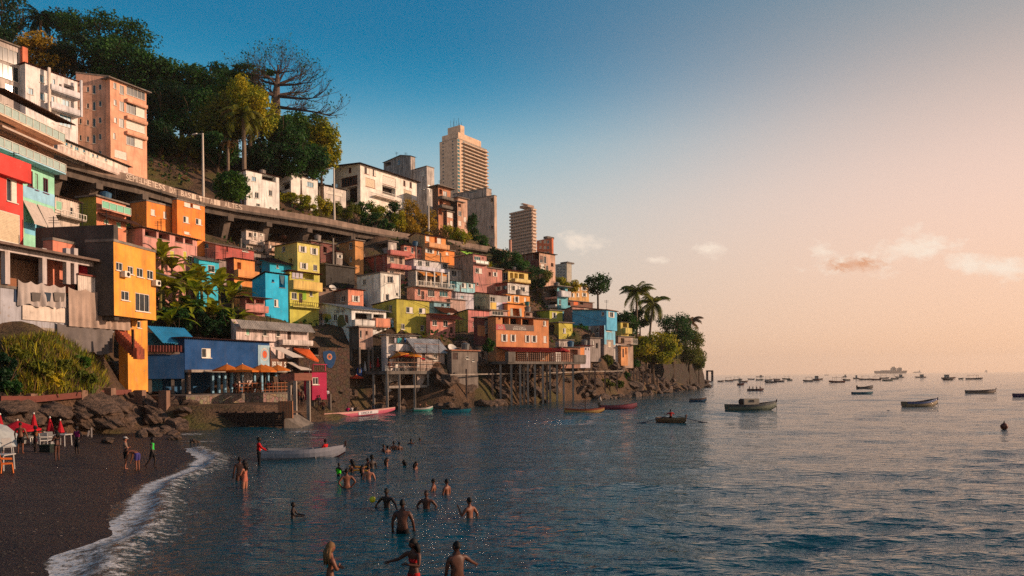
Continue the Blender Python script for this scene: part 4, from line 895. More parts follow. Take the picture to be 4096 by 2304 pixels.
# terraces behind the red house
h = hh('mint_terrace_house', 'A2', -300, -200, 630, 640, 1640, '#74b596', [(318, 962, 382, 1150, 'g'), (405, 1000, 440, 1190, 'm'), (500, 1052, 558, 1226, 'g')], 'mint and pale blue house with white glass-railed terraces stepping up behind the red house', roof='slab', yaw=4, d=67, dirt=.15, trim=paint('#6a1f34', .6))
MT = h
patch(h, [(270, 1130), (632, 1245), (632, 1385), (270, 1265)], plaster('#6fa3bd', .15))
patch(h, [(280, 1560), (640, 1625), (640, 1780), (290, 1690)], plaster('#5aa0bd', .15))
ledge(h, 'f', -180, 636, 560, 690, 1.2, plaster('#7fb0c4', .2), rail='glass')
for x0, x1 in ((262, 415), (430, 610)): awning(h, x0, x1, 1300 + (x0 - 262) * .3, 1560 + (x0 - 262) * .38, 1.2, paint('#b8aca2', .9))
h2 = hh('upper_terrace_house', 'A2', -300, -200, 620, 230, 640, '#b98a6c', [(-100, 330, 180, 420, 'o'), (210, 330, 400, 470, 'o'), (-80, 560, 140, 640, 'o'), (300, 640, 440, 740, 'o')], 'upper terrace with white glass railing and peach wall above the mint house', roof=None, yaw=4, d=70, dirt=.2)
ledge(h2, 'f', -180, 620, 165, 300, 1.3, plaster('#c9a68c', .2), rail='glass')
awning(h2, -200, 690, 405, 440, 2.0, paint('#b9a698', .9))
awning(h2, -200, 640, -30, 30, 2.4, rooftile('#6a4a3a'), 'canopy')
# upper left apartment blocks
h = hh('white_apartments', 'A1', 200, 296, 900, 735, 1600, '#cac4c0', [(462, 870, 516, 960, 'b'), (612, 915, 641, 990, 'b'), (685, 975, 716, 1032, 'o'), (740, 985, 860, 1060, 'o'), (325, 1020, 388, 1096, 'b'), (465, 1076, 520, 1166, 'b'), (570, 1110, 632, 1196, 'b'), (720, 1156, 806, 1256, 'b'), (690, 1336, 830, 1470, 'b')], 'white apartment house with long balcony parapets and blue windows above the viaduct', roof='tile:#5c2a26', yaw=28, d=112, dirt=.45, cat='building', group='apartment blocks', name='apartment_house')
for y0, y1 in ((985, 1052), (1190, 1260)): ledge(h, 'f', 545, 900, y0, y1, 1.2, plaster('#b9b7ba', .3))
column(h, 535, 800, 1310, .9, .35, plaster('#c2b0a0'))
column(h, 893, 950, 1370, 1.2, .3, plaster('#b9b7ba'))
h = hh('grey_block', 'A1', -300, -200, 245, 395, 1300, '#9d9189', [(-150, 540, 220, 700, 'g'), (-150, 725, 220, 900, 'g'), (60, 985, 220, 1090, 'g')], 'grey-beige block with wide smoked windows and a brick-orange pillar at the top left', roof='slab', yaw=26, d=108, cat='building', group='apartment blocks', name='apartment_house')
column(h, 270, 560, 1020, .2, .8, plaster('#b8583a', .3))
h = hh('peach_apartments', 'A1', 1100, 1280, 1700, 915, 1830, '#c98a6a', [(1315, 960, 1352, 1030, 'g'), (1386, 990, 1440, 1096, 'g'), (1465, 1030, 1682, 1130, 'g'), (1320, 1155, 1352, 1222, 'g'), (1386, 1178, 1440, 1290, 'g'), (1465, 1205, 1682, 1340, 'h'), (1325, 1360, 1356, 1424, 'g'), (1382, 1375, 1440, 1480, 'g'), (1465, 1410, 1682, 1520, 'c'), (1315, 1540, 1341, 1614, 'g'), (1465, 1595, 1658, 1700, 'h'), (1330, 1750, 1470, 1840, 'c')], 'peach apartment tower with glazed bays on its sunlit corner', roof='slab', yaw=27, d=122, dirt=.3, cat='building', group='apartment blocks', name='apartment_house', over=.6)
for y in (1175, 1370, 1548): ledge(h, 'f', 1455, 1690, y - 30, y + 10, .5, plaster('#c48a6c', .3), floor=True)
rows = []
for k in range(5):
	for (x0, y0, x1, y1) in ((920, 990, 946, 1052), (1005, 1006, 1032, 1066), (1075, 986, 1110, 1090), (1145, 976, 1178, 1042)): rows.append((x0, y0 + 192 * k, x1, y1 + 192 * k, 'g'))
hh('peach_wing', 'A1', 800, 885, 1280, 850, 1830, '#b08068', rows, 'shaded rear wing of the peach apartments with rows of small dark windows', roof='par', yaw=70, d=121, dirt=.45, cat='building', group='apartment blocks', name='apartment_house', lf=None)
h = hh('roadside_building', 'A2', 560, 628, 1480, 570, 745, '#bdb2a6', [(760, 612, 792, 676, 'b'), (820, 662, 842, 702, 'b'), (870, 655, 916, 732, 'b'), (965, 712, 992, 758, 'b'), (1070, 768, 1092, 808, 'b'), (1120, 778, 1142, 818, 'b'), (1220, 808, 1242, 852, 'b')], 'long low white building with blue windows and white balcony wall beside the viaduct', roof='fib:#5a4a42', yaw=9.5, d=93, dirt=.4, over=.5, cat='building', bury=0)
ledge(h, 'f', 632, 1580, 662, 745, .4, plaster('#b9a498', .5))
# white houses over the viaduct
h = hh('white_cube_house', 'T', 900, 975, 1310, 1218, 1620, '#d6d0c8', [(1030, 1283, 1076, 1332, 'b'), (1135, 1242, 1275, 1326, 'o'), (1001, 1433, 1040, 1494, 'c'), (1062, 1442, 1102, 1503, 'g'), (1202, 1420, 1238, 1480, 'g'), (1075, 1555, 1115, 1586, 'g'), (1211, 1593, 1232, 1610, 'o')], 'plain white cube house with few windows standing over the viaduct', roof='tile:#6b4436', yaw=40, d=140, dirt=.35)
h = hh('white_balustrade_house', 'T', 1290, 1430, 1700, 1268, 1460, '#d4cec6', [(1312, 1345, 1418, 1420, 'o'), (1592, 1338, 1658, 1391, 'b')], 'white house with a roof balustrade and a single blue window', roof='par', yaw=42, d=152, dirt=.3)
for i in range(22): column(h, 1436 + i * 12, 1250, 1268, .0, .12, M_WHITE, name='baluster')
h = hh('white_villa', 'F', 100, 360, 930, [(100, 552), (360, 522)], 940, '#d8cabe', [(140, 565, 161, 596, 'o'), (240, 560, 268, 612, 'g'), (165, 652, 330, 746, 'g'), (212, 752, 328, 920, 'o'), (400, 560, 450, 626, 'h'), (485, 582, 513, 646, 'h'), (412, 672, 508, 760, 'k'), (585, 655, 716, 742, 'c'), (582, 752, 716, 838, 'o'), (795, 690, 816, 746, 'g'), (858, 706, 881, 766, 'g'), (798, 790, 878, 900, 'k')], 'large white villa with terracotta window frames and long dark eaves', roof='tile:#4a342c', yaw=34, d=166, dirt=.2, over=.9, trim=paint('#8a4a30', .7))
ledge(h, 'f', 480, 725, 790, 850, 1.3, plaster('#c9b8a8', .3), rail='w')
hh('villa_garage', 'F', -60, -10, 212, 742, 925, '#b9b0a6', [(20, 805, 180, 838, 'c'), (135, 850, 182, 882, 'g')], 'low white garden house with brown roof left of the villa', roof='tile:#4f3a30', yaw=40, d=160)
hh('stained_block', 'F', 600, 1035, 1110, 548, 990, '#a39a92', [(765, 600, 792, 632, 'o'), (880, 600, 906, 660, 'g'), (980, 590, 1010, 650, 'c'), (1046, 730, 1076, 812, 'g'), (1046, 850, 1070, 950, 'g')], 'rain-stained grey-white block behind the villa', roof='par', yaw=40, d=188, dirt=.95, cat='building')
hh('stained_block_attic', 'F', 595, 870, 915, [(595, 512), (770, 436), (870, 442)], 555, '#968c84', [(735, 480, 760, 535, 'b'), (610, 505, 668, 540, 'o')], 'gabled attic with blue door on top of the stained block', roof='fib:#4f5a60', yaw=40, d=190, dirt=.9)
h = hh('brick_stack_a', 'F', 1090, 1150, 1275, 748, 1080, '#a86848', [(1160, 780, 1190, 830, 'o'), (1200, 800, 1240, 850, 'g'), (1160, 890, 1200, 940, 'o'), (1150, 980, 1190, 1040, 'o')], 'stack of orange-brown rooms with jutting slabs beside the stained block', cs=brick('#6a4434'), roof='slab', yaw=40, d=178, over=1.0)
ledge(h, 'f', 1150, 1270, 850, 880, 1.3, M_CONC); ledge(h, 'f', 1150, 1270, 940, 970, 1.3, M_CONC)
hh('brick_stack_b', 'F', 1215, 1345, 1400, 905, 1195, '#b58468', [(1350, 925, 1380, 960, 'o'), (1352, 1000, 1385, 1050, 'g'), (1355, 1100, 1385, 1150, 'c')], 'tall rough house with dark unpainted side above the bushes', cs=concrete('#4a3c34', .6), roof='slab', yaw=42, d=180, over=.5)
hh('brick_stack_c', 'F', 1200, 1238, 1300, 1002, 1200, '#b07458', [(1241, 1008, 1296, 1066, 'c'), (1270, 1100, 1296, 1150, 'c'), (1245, 1120, 1262, 1170, 'k')], 'small house with a wide white window above the bushes', cs=brick('#7a4434'), roof='slab', yaw=42, d=172)
hh('brick_stack_d', 'F', 1265, 1350, 1445, 862, 1195, '#b88c74', [(1360, 900, 1390, 950, 'o'), (1362, 985, 1400, 1030, 'g'), (1410, 1060, 1435, 1110, 'c')], 'cluttered three-storey house left of the windowless beige block', roof='slab', yaw=42, d=186, over=.5)
h = hh('beige_block', 'F', 1415, 1720, 1745, 845, 1375, '#a58a76', [(1680, 870, 1706, 906, 'o'), (1660, 1150, 1680, 1180, 'g'), (1684, 1150, 1706, 1180, 'o'), (1678, 1240, 1708, 1272, 'k')], 'tall beige almost windowless block stained by rain', roof='par', yaw=33, d=214, dirt=.6, cat='building', group='apartment blocks', name='apartment_house')
hh('beige_block_attic', 'F', 1300, 1640, 1690, 770, 860, '#9a8474', [(1460, 775, 1540, 815, 'g')], 'flat rooftop storey on the beige block', roof='par', yaw=33, d=217, dirt=.8, cat='building')
# far towers
def tower(c, xl, xc, xr, yt, yb, d, cf, floors, yaw, label, glassf=True, band='#b59a80'):
	H = house(c, xl, xc, xr, yt, yb, cf, [], label, roof='par', yaw=yaw, d=d, bury=20, name='tower_block', cat='tower', group='distant towers', dirt=.2)
	z0, z1 = H.z0, H.zt; fh = (z1 - z0) / floors; mg, mb_ = glass('#2a3630', .15), plaster(band, .25); up = Vector((0, 0, 1))
	for k in range(floors):
		zc = z0 + fh * (k + .5)
		if glassf:
			g = MB(); L = H.Lf
			g.box(H.pf(L * .56, zc + fh * .14, .02), H.v * (L * .38), H.u * .03, up * (fh * .25)); w = g.build('window', mg, H.root)
			for q in range(1, 6):
				m = MB(); m.box(H.pf(L * (.18 + .76 * q / 6), zc + fh * .14, .07), H.v * .12, H.u * .03, up * (fh * .25)); m.build('mullion', mb_, w)
			b = MB(); b.box(H.pf(L * .58, zc - fh * .36, .75), H.v * (L * .41), H.u * .72, up * (fh * .13)); b.build('balcony', mb_, H.root)
			g = MB(); g.box(H.pf(L * .04, zc, .02), H.v * (L * .035), H.u * .03, up * (fh * .36)); g.build('window', M_TEAL, H.root)
			for sx in (.25, .8):
				g = MB(); g.box(H.ps(H.Ls * sx, zc, .02), H.u * .45, H.v * .03, up * (fh * .2)); g.build('window', M_GLASS, H.root)
		else:
			g = MB(); g.box(H.ps(H.Ls * .5, zc - fh * .2, .02), H.u * (H.Ls * .46), H.v * .04, up * (fh * .2)); w = g.build('window', M_GLASS, H.root)
			for q in range(1, 9):
				m = MB(); m.box(H.ps(H.Ls * (.04 + .92 * q / 9), zc - fh * .2, .07), H.u * .35, H.v * .03, up * (fh * .2)); m.build('mullion', mb_, w)
			b = MB(); b.box(H.ps(H.Ls * .5, zc + fh * .26, .45), H.u * (H.Ls * .5 + .4), H.v * .44, up * (fh * .22)); b.build('balcony', mb_, H.root)
			b = MB(); b.box(H.pf(H.Lf * .5, zc + fh * .22, .35), H.v * (H.Lf * .5), H.u * .34, up * (fh * .2)); b.build('balcony', plaster('#c4a890', .2), H.root)
	return H
h = tower('F', 1165, 1345, 1645, 262, 880, 400, '#b8977a', 17, 36, 'tall beige tower with glazed balcony floors above the villa', band='#b0937a')
for x0, x1, x2, y0, y1 in ((1165, 1360, 1590, 200, 262), (1212, 1400, 1440, 122, 200)):
	s_ = h.side(x0, y1)[0]; f_ = h.front(x2, y1)[0]; zz0, zz1 = h.front(x1, y1)[1], h.front(x1, y0)[1]; so = h.front(x1, y1)[0]
	m = MB(); m.box(h.C + h.u * (h.Ls * .5) + h.v * ((so + f_) / 2) + Vector((0, 0, (zz0 + zz1) / 2 - h.C.z)), h.u * (h.Ls * (.46 if x0 == 1165 else .36)), h.v * (abs(f_ - so) / 2), Vector((0, 0, (zz1 - zz0) / 2 + .2))); m.build('penthouse', plaster('#b8977a', .2), h.root)
for i in range(9):
	p = h.C + h.u * (h.Ls * (.2 + .5 * random.random())) + h.v * (3 + 5 * random.random()); m = MB(); zz = h.front(1400, 122)[1]; m.bar((p.x, p.y, zz), (p.x, p.y, zz + random.uniform(1.5, 5)), .14); m.build('antenna', M_WIRE, h.root)
h = tower('S2', 690, 1105, 1180, 405, 1300, 450, '#8a6f5e', 14, 44, 'second far tower with projecting balcony bands on every floor', False, '#86705f')
for x0, x1, y0, y1 in ((842, 995, 318, 400), (860, 912, 296, 320)):
	s0_, z0_ = h.side(x0, y1); s1_, z1_ = h.side(x1, y0); m = MB(); m.box(h.ps((s0_ + s1_) / 2, (z0_ + z1_) / 2, -4), h.u * abs(s0_ - s1_) / 2, h.v * 3, Vector((0, 0, (z1_ - z0_) / 2))); m.build('roof_house', plaster('#8a6f5e', .2), h.root)
w_ = []
for k in range(4):
	y = 1020 + 110 * k
	w_ += [(1245, y, 1285, y + 52, 'k'), (1328, y, 1372, y + 56, 'k'), (1388, y, 1432, y + 60, 'g')]
h = hh('orange_far_block', 'S2', 1195, 1485, 1518, 978, 1450, '#b0502c', w_, 'far orange-brick apartment block right of the second tower', roof='par', yaw=46, d=430, cat='building', group='distant towers', name='apartment_house', dirt=.1, bury=10)
s0_, z0_ = h.side(1300, 985); s1_, z1_ = h.side(1376, 935); m = MB(); m.box(h.ps((s0_ + s1_) / 2, (z0_ + z1_) / 2, -4), h.u * abs(s0_ - s1_) / 2, h.v * 3, Vector((0, 0, (z1_ - z0_) / 2 + .1))); m.build('roof_house', M_CONC, h.root)
w_ = [(1385 + 34 * i, 470 + 34 * k, 1410 + 34 * i, 490 + 34 * k, 'g') for i in range(3) for k in range(5)]
h = hh('grey_far_block', 'G', 1368, 1500, 1556, 447, 680, '#8d8778', w_, 'far grey-green apartment block with lift house on its roof', roof='par', yaw=40, d=350, cat='building', group='distant towers', name='apartment_house', dirt=.2, bury=10)
m = MB(); s0_, z0_ = h.side(1410, 447); s1_, z1_ = h.side(1490, 420); m.box(h.ps((s0_ + s1_) / 2, (z0_ + z1_) / 2, -4), h.u * abs(s0_ - s1_) / 2, h.v * 3, Vector((0, 0, (z1_ - z0_) / 2))); m.build('roof_house', M_CONC, h.root)
hh('pink_far_block', 'S2', 655, 690, 712, 1012, 1300, '#a8705c', [], 'small pinkish block at the foot of the second tower', roof='par', yaw=40, d=440, cat='building', group='distant towers', name='apartment_house', bury=10)
# cliff-end houses on posts
h = hh('yellow_balcony_hut', 'O', 505, 545, 620, 92, 205, '#a8923f', [(565, 100, 605, 140, 'o')], 'small hut with yellowish balcony beside the palm trees', roof='fib:#8d8074', d=160); ledge(h, 'f', 560, 622, 145, 198, .8, plaster('#b5a34c'))
h = hh('white_rail_hut', 'O', 500, 520, 660, 225, 305, '#8d7362', [(545, 240, 580, 290, 'o')], 'brown hut with a white-railed balcony at the end of the village', roof='slab', d=158); ledge(h, 'f', 608, 668, 248, 302, 1.0, M_CONC_L, rail='w')
hh('white_end_hut', 'O', 470, 478, 546, 288, 375, '#a89f98', [(498, 300, 512, 325, 'g'), (525, 300, 536, 320, 'o')], 'tiny whitewashed hut with red roof edge near the cliff end', roof='tile:#8a3a34', d=156)
hh('orange_end_hut', 'O', 530, 548, 612, 315, 445, '#c27c48', [(560, 340, 575, 420, 'D'), (588, 330, 600, 390, 'o')], 'narrow orange hut on posts at the cliff end', roof='slab', d=156.5, bury=1.2)
hh('umbrella_shade_hut', 'G', 1010, 1015, 1100, 1010, 1060, '#8a6a5c', [(1020, 1020, 1070, 1055, 'o')], 'small dark stall under a tilted sheet above the restaurant', roof='fib:#a8a098')
hh('maroon_corner_house', 'G', 430, 455, 560, 1062, 1130, brick('#8a3432'), [], 'maroon brick corner wall behind the restaurant sign', roof='slab')

# ---------------------------------------------------------------- viaduct
def viaduct():
	P = [Vector((p[0], p[1], 0)) for p in VIA[0:15]]
	root = thing('viaduct', (P[8].x, P[8].y, VIA_Z - 10), 'long concrete road viaduct with graffiti on its parapet crossing the hillside', 'viaduct')
	nrm = []
	for i in range(len(P)):
		d = (P[min(i + 1, len(P) - 1)] - P[max(i - 1, 0)]).normalized(); nrm.append(Vector((-d.y, d.x, 0)))   # inland
	def strip(prof, name, mat):
		m = MB(); k = len(prof); vs = []
		for p, n in zip(P, nrm): vs += [(p.x + n.x * o, p.y + n.y * o, z) for o, z in prof]
		fs = []
		for i in range(len(P) - 1):
			for j in range(k): a, b = i * k + j, i * k + (j + 1) % k; fs.append((a, b, b + k, a + k))
		m.add(vs, fs); return m.build(name, mat, root)
	Z = VIA_Z
	conc, dk = concrete('#8d7768', .55), concrete('#5f544b', .7)
	strip([(0, Z), (.25, Z), (.25, Z - 1.0), (0, Z - 1.0)], 'parapet', conc)
	strip([(-.02, Z - 1.003), (10, Z - 1.003), (10, Z - 1.4), (1.6, Z - 1.5), (1.3, Z - 2.3), (.9, Z - 2.3), (.7, Z - 1.5), (-.02, Z - 1.4)], 'deck', dk)
	strip([(7, Z - 1.6), (7, Z - 2.7), (8, Z - 2.7), (8, Z - 1.6)], 'girder', dk)
	strip([(9.7, Z), (10, Z), (10, Z - .998), (9.7, Z - .998)], 'parapet', conc)
	def on(x, extra=0.0):     # point of the outer edge seen in photograph column x
		best = None
		for i in range(len(P) - 1):
			for t in np.linspace(0, 1, 40):
				q = P[i].lerp(P[i + 1], t); e = abs(q.x / q.y - (x - CX) / FPX)
				if best is None or e < best[0]: best = (e, q, nrm[i].lerp(nrm[i + 1], t).normalized())
		return best[1], best[2]
	for x in (262, 410, 592, 760, 931, 1086, 1248, 1420, 1560, 1700, 1830, 1960):
		q, n = on(x); d = Vector((n.y, -n.x, 0)); c = MB()
		for a, b, z0, z1 in ((.1, 9.6, Z - 2.9, Z - 2.3),): c.box((q.x + n.x * 4.8, q.y + n.y * 4.8, Z - 2.72), n * 4.7, d * .5, Vector((0, 0, .4)))
		cap = c.build('cap_beam', dk, root)
		gz_ = ground(q.x + n.x * 4, q.y + n.y * 4) - 2
		c = MB(); A = [Vector((q.x + n.x * o, q.y + n.y * o, z)) for o, z in ((1.2, Z - 3.12), (8.6, Z - 3.12), (6.2, gz_), (3.6, gz_))]
		w = d * .55; c.add([p - w for p in A] + [p + w for p in A], [(0, 1, 2, 3), (7, 6, 5, 4), (0, 4, 5, 1), (1, 5, 6, 2), (2, 6, 7, 3), (3, 7, 4, 0)]); c.build('pier', concrete('#6e5f54', .6), root)
	# sprayed lettering along the parapet
	txt = 'SEMELHETESS DA BASILITTA-1 ALTES'; xs = np.linspace(512, 978, len(txt) + 1); mw = paint('#d8c4b0', .9)
	for i, ch in enumerate(txt):
		if ch == ' ': continue
		q0, n = on(xs[i]); q1, _ = on(xs[i + 1]); e = (q1 - q0); L = e.length; e.normalize()
		text_mesh(ch, .85, mw, root, Vector((q0.x, q0.y, Z - .94)), e, Vector((0, 0, 1)), Vector((-n.x, -n.y, 0)), name='graffiti_letter', width=L * .84)
	return on
via_on = viaduct()
def lamp_post(x, yt, label, h=None, base=None, cat='lamp post'):
	q, n = via_on(x); q = q + n * .5; z0 = VIA_Z - 1.0 if base is None else base
	top = CZ + ray(x, yt)[1] * q.y
	root = thing('street_lamp', (q.x, q.y, z0), label, cat, 'street lamps on the viaduct')
	m = MB(); m.tube([(q.x, q.y, z0), (q.x, q.y, top)], [.22, .13], 10); m.build('pole', paint('#c4b8a8', .6), root)
	m = MB(); m.bar((q.x, q.y, top - .1), (q.x + n.x * 1.6, q.y + n.y * 1.6, top + .15), .1); a = m.build('arm', M_METAL, root)
	m = MB(); m.box((q.x + n.x * 1.9, q.y + n.y * 1.9, top + .17), n * .5, Vector((n.y, -n.x, 0)) * .16, Vector((0, 0, .08))); m.build('lamp_head', M_WHITE, root)
lamp_post(828, 533, 'tall pale lamp post on the viaduct in front of the forest')
lamp_post(1350, 672, 'tall pale lamp post on the viaduct left of the villa')
lamp_post(1729, 757, 'tall pale lamp post on the viaduct in front of the bushes')
def pole_at(c, x, yt, yb, label, arms=True, d=None, r=.14):
	p = hit(*nat(c, x, yb)) if d is None else at(*nat(c, x, yb), d); top = at(*nat(c, x, yt), p.y)
	root = thing('utility_pole', p - Vector((0, 0, 1)), label, 'utility pole', 'utility poles')
	m = MB(); m.tube([p - Vector((0, 0, 1)), top], [r * 1.2, r], 8); m.build('pole', concrete('#8d8378', .4), root)
	if arms:
		for k in range(3): m = MB(); z = top.z - .5 - k * 1.5; m.bar((p.x - .9, p.y, z), (p.x + .9, p.y, z), .12); m.build('crossarm', M_WIRE, root)
	return top
t1 = pole_at('F', 117, 400, 560, 'dark utility pole with three crossarms beside the villa', True, 172)
t2 = pole_at('D', 385, 300, 590, 'leaning grey pole under the viaduct beside the dark brick house', False)
t3 = pole_at('B', 1055, 590, 780, 'pale pole rising from the dark red house', False)
t4 = pole_at('D', 1345, 390, 680, 'slim pole in front of the white balcony house', False)
t5 = pole_at('D', 1630, 470, 680, 'slim pole at the right end of the white balcony house', False)
t6 = pole_at('G', 265, 700, 860, 'slim pole beside the light blue low house', False)
for a, b, nm in ((t3, t2, 'upper'), (t2, t4, 'middle'), (t4, t5, 'lower'), (t5, t6, 'right-hand')):
	pts = [a.lerp(b, i / 12) - Vector((0, 0, 1.4 * math.sin(math.pi * i / 12))) for i in range(13)]
	m = MB(); m.tube(pts, .035, 4); tag(m.build('overhead_cable', M_WIRE), nm + ' sagging overhead cable strung between poles on the slope', 'cable', 'overhead cables')

# ---------------------------------------------------------------- rocks and sea walls
t = NT('wet_shore_rock'); p = t.pos()
st = t.node('ShaderNodeMapping', {'Vector': p, 'Rotation': (.6, .3, .4), 'Scale': (.8, .8, 3.2)})
cc = t.mix(t.ramp(t.noise(st.outputs[0], 1.4, 7, .7), .38, .64), hexc('#6f5848'), hexc('#32281f'))
t.bump(t.math('ADD', t.noise(st.outputs[0], 2.5, 8, .7), t.noise(p, 6, 5)), 1.0, .25); M_ROCK = t.out(cc, .7, .35)
def rock_mesh(seed):
	bm = bmesh.new(); bmesh.ops.create_icosphere(bm, subdivisions=4, radius=1.0); r = np.random.default_rng(seed)
	dirs = r.normal(size=(9, 3)); dirs /= np.linalg.norm(dirs, axis=1)[:, None]; cut = r.uniform(.45, .9, 9)
	for v in bm.verts:
		c = np.array(v.co)
		for d_, k in zip(dirs, cut):
			q = c @ d_
			if q > k: c = c - d_ * (q - k) * .93
		c = c * (1 + .05 * math.sin(c[0] * 7 + seed) + .05 * math.sin(c[1] * 9 + c[2] * 6))
		v.co = Vector(c)
	me = bpy.data.meshes.new('rock'); bm.to_mesh(me); bm.free(); me.materials.append(M_ROCK); return me
ROCKS = [rock_mesh(i) for i in range(7)]
def rock(p, s, label, group, i=0, rot=None):
	o = bpy.data.objects.new('rock', ROCKS[i % 7]); COL.objects.link(o); o.location = p
	o.scale = s if isinstance(s, tuple) else (s * random.uniform(.8, 1.5), s * random.uniform(.7, 1.2), s * random.uniform(.45, .8))
	o.rotation_euler = rot or (random.uniform(-.4, .4), random.uniform(-.4, .4), random.uniform(0, 6.3)); tag(o, label, 'rock', group); return o
def along(i0, i1, n, lo, hi, smin, smax, label, group, zoff=.0):
	for k in range(n):
		f = random.uniform(i0, i1); i = int(f); a, b = SHORE[i], SHORE[i + 1]; q = a + (b - a) * (f - i); d = (b - a) / np.linalg.norm(b - a); n_ = np.array([-d[1], d[0]])
		o = random.uniform(lo, hi); q = q + n_ * o; s = random.uniform(smin, smax)
		rock((q[0], q[1], max(ground(q[0], q[1]), -.15) + s * .12 + zoff), s, label, group, k)
along(12.6, 19.5, 70, -1.0, 3.2, .5, 1.5, 'dark wet boulder at the waterline under the seafront houses', 'boulders under the seafront houses')
along(19.5, 24, 80, -2, 4.5, .6, 1.9, 'sunlit jagged boulder along the shore toward the headland', 'boulders toward the headland')
along(17.0, 22.2, 90, .5, 6.5, .5, 1.5, 'brown boulder embedded in the shore bank right of the restaurant', 'boulders in the shore bank')
along(10.0, 13.2, 46, .2, 4, .35, 1.0, 'rough dark stone on the bank below the bar terrace', 'stones below the bar terrace')
along(8.0, 9.6, 22, 0, 3.5, .4, 1.1, 'dark slanting boulder behind the cove beside the blue bar', 'boulders behind the cove')
for k in range(46):
	x = random.uniform(10, 640); y = random.uniform(1610, 1690); p = hit(x, y)
	s = random.uniform(.6, 1.7); rock((p.x, p.y, p.z + s * .1), (s * 1.6, s * .9, s * .5), 'dark slanted slab of rock at the back of the beach', 'rock slabs behind the beach', k, (random.uniform(-.2, .2), .45 + random.uniform(-.2, .2), -.5 + random.uniform(-.3, .3)))
p = hit(468, 1515); o = rock((p.x, p.y + .8, p.z + .1), (2.5, 2.0, 1.7), 'big smooth grey boulder below the tarpaulin house', '', 3, (.2, .5, .3))
M_BOUL = concrete('#7a6c60', .35); me_ = ROCKS[3].copy(); me_.materials.clear(); me_.materials.append(M_BOUL); me_.polygons.foreach_set('use_smooth', [True] * len(me_.polygons)); o.data = me_
p = onz(438, 1792, .6); 
for x, y, s in ((430, 1775, .45), (700, 1760, .5), (780, 1778, .4), (440, 1762, .3)):
	p = hit(x, y); o = rock((p.x, p.y, p.z + .1), s, 'small dark rock lying on the wet sand', 'small rocks on the sand', int(x))
def seawall(i0, i1, off, z0, z1, mat, label, th=1.2, name='sea_wall', jitter=.5):
	pts = []
	for f in np.linspace(i0, i1, int((i1 - i0) * 6) + 2):
		i = min(int(f), len(SHORE) - 2); a, b = SHORE[i], SHORE[i + 1]; q = a + (b - a) * (f - i); d = (b - a) / np.linalg.norm(b - a); n_ = np.array([-d[1], d[0]])
		pts.append((q + n_ * off, n_))
	m = MB(); vs = []; fs = []; K = 5
	for j, (q, n_) in enumerate(pts):
		top = z1 + jitter * math.sin(j * 1.7) * .5 + (jitter * .4 if j % 3 == 0 else 0)
		for r_ in range(K): z = z0 + (top - z0) * r_ / (K - 1); lean = (.35 * r_ / (K - 1)) + .06 * math.sin(j * 2.3 + r_ * 1.9); vs.append((q[0] + n_[0] * lean, q[1] + n_[1] * lean, z))
		vs.append((q[0] + n_[0] * (th + .4), q[1] + n_[1] * (th + .4), top)); vs.append((q[0] + n_[0] * (th + .4), q[1] + n_[1] * (th + .4), z0))
	k = K + 2
	for j in range(len(pts) - 1):
		for r_ in range(k): a, b = j * k + r_, j * k + (r_ + 1) % k; fs.append((a, b, b + k, a + k))
	fs += [tuple(range(k)), tuple((len(pts) - 1) * k + r_ for r_ in range(k))]
	m.add(vs, fs); return tag(m.build(name, mat), label, 'wall', 'sea walls')
seawall(12.3, 13.6, 3.4, -1, 4.6, stone('#5c4c40', 2.2), 'stained stone wall behind the pink race canoe')
seawall(13.62, 15.4, 2.6, -1, 5.2, stone('#54463b', 2.4), 'dark stone wall behind the umbrella terrace stilts', jitter=.3)
seawall(15.42, 17.2, 2.4, -1, 5.6, stone('#4e4238', 2.4), 'tall dark masonry wall between the umbrella terrace and the restaurant deck', jitter=.2)
seawall(17.22, 19.0, 4.4, -1, 4.6, stone('#5e4a3c', 2.2), 'masonry wall in shadow behind the restaurant stilts')
seawall(19.02, 20.6, 5.0, -.5, 5.6, brick('#7a5040'), 'reddish brick and stone wall right of the restaurant deck')
seawall(20.62, 22.0, 5.2, -.5, 5.0, stone('#7a5a48', 2.2), 'rough stone wall below the huts at the cliff end')
# headland fort wall
def fort():
	A, B = at(2655, 1455, 205), at(2806, 1456, 250); A2, B2 = at(2650, 1560, 205), at(2826, 1553, 250)
	m = MB(); n = (B - A).cross(Vector((0, 0, 1))).normalized(); bk = -n * 9
	vs = []; N_ = 14
	for i in range(N_ + 1):
		t_ = i / N_; a, b = A.lerp(B, t_), A2.lerp(B2, t_); b.z = -.5
		for j in range(5): q = b.lerp(a, j / 4); q += n * (.25 * math.sin(i * 1.9 + j * 2.7)); vs.append(q)
		vs += [a + bk, b + bk]
	fs = [(i * 7 + r_, i * 7 + (r_ + 1) % 7, (i + 1) * 7 + (r_ + 1) % 7, (i + 1) * 7 + r_) for i in range(N_) for r_ in range(7)] + [tuple(range(7)), tuple(N_ * 7 + r_ for r_ in range(7))]
	m.add(vs, fs); tag(m.build('fort_wall', stone('#4a4038', 1.6)), 'massive old stone fort wall on the tip of the headland', 'wall')
fort()
def portal():
	root = thing('portal_frame', at(2838, 1521, 520), 'dark gate-like frame standing in the sea beyond the headland', 'frame'); d = 520; m_ = paint('#3a2c30', .8)
	for x0, x1 in ((2826, 2831), (2846, 2852)):
		m = MB(); a, b = at((x0 + x1) / 2, 1526, d), at((x0 + x1) / 2, 1484, d); m.bar(a, b, 1.0, 1.4); m.build('leg', m_, root)
	m = MB(); m.bar(at(2825, 1484, d), at(2852, 1484, d), 1.6, 1.0); m.build('beam', m_, root)
portal()

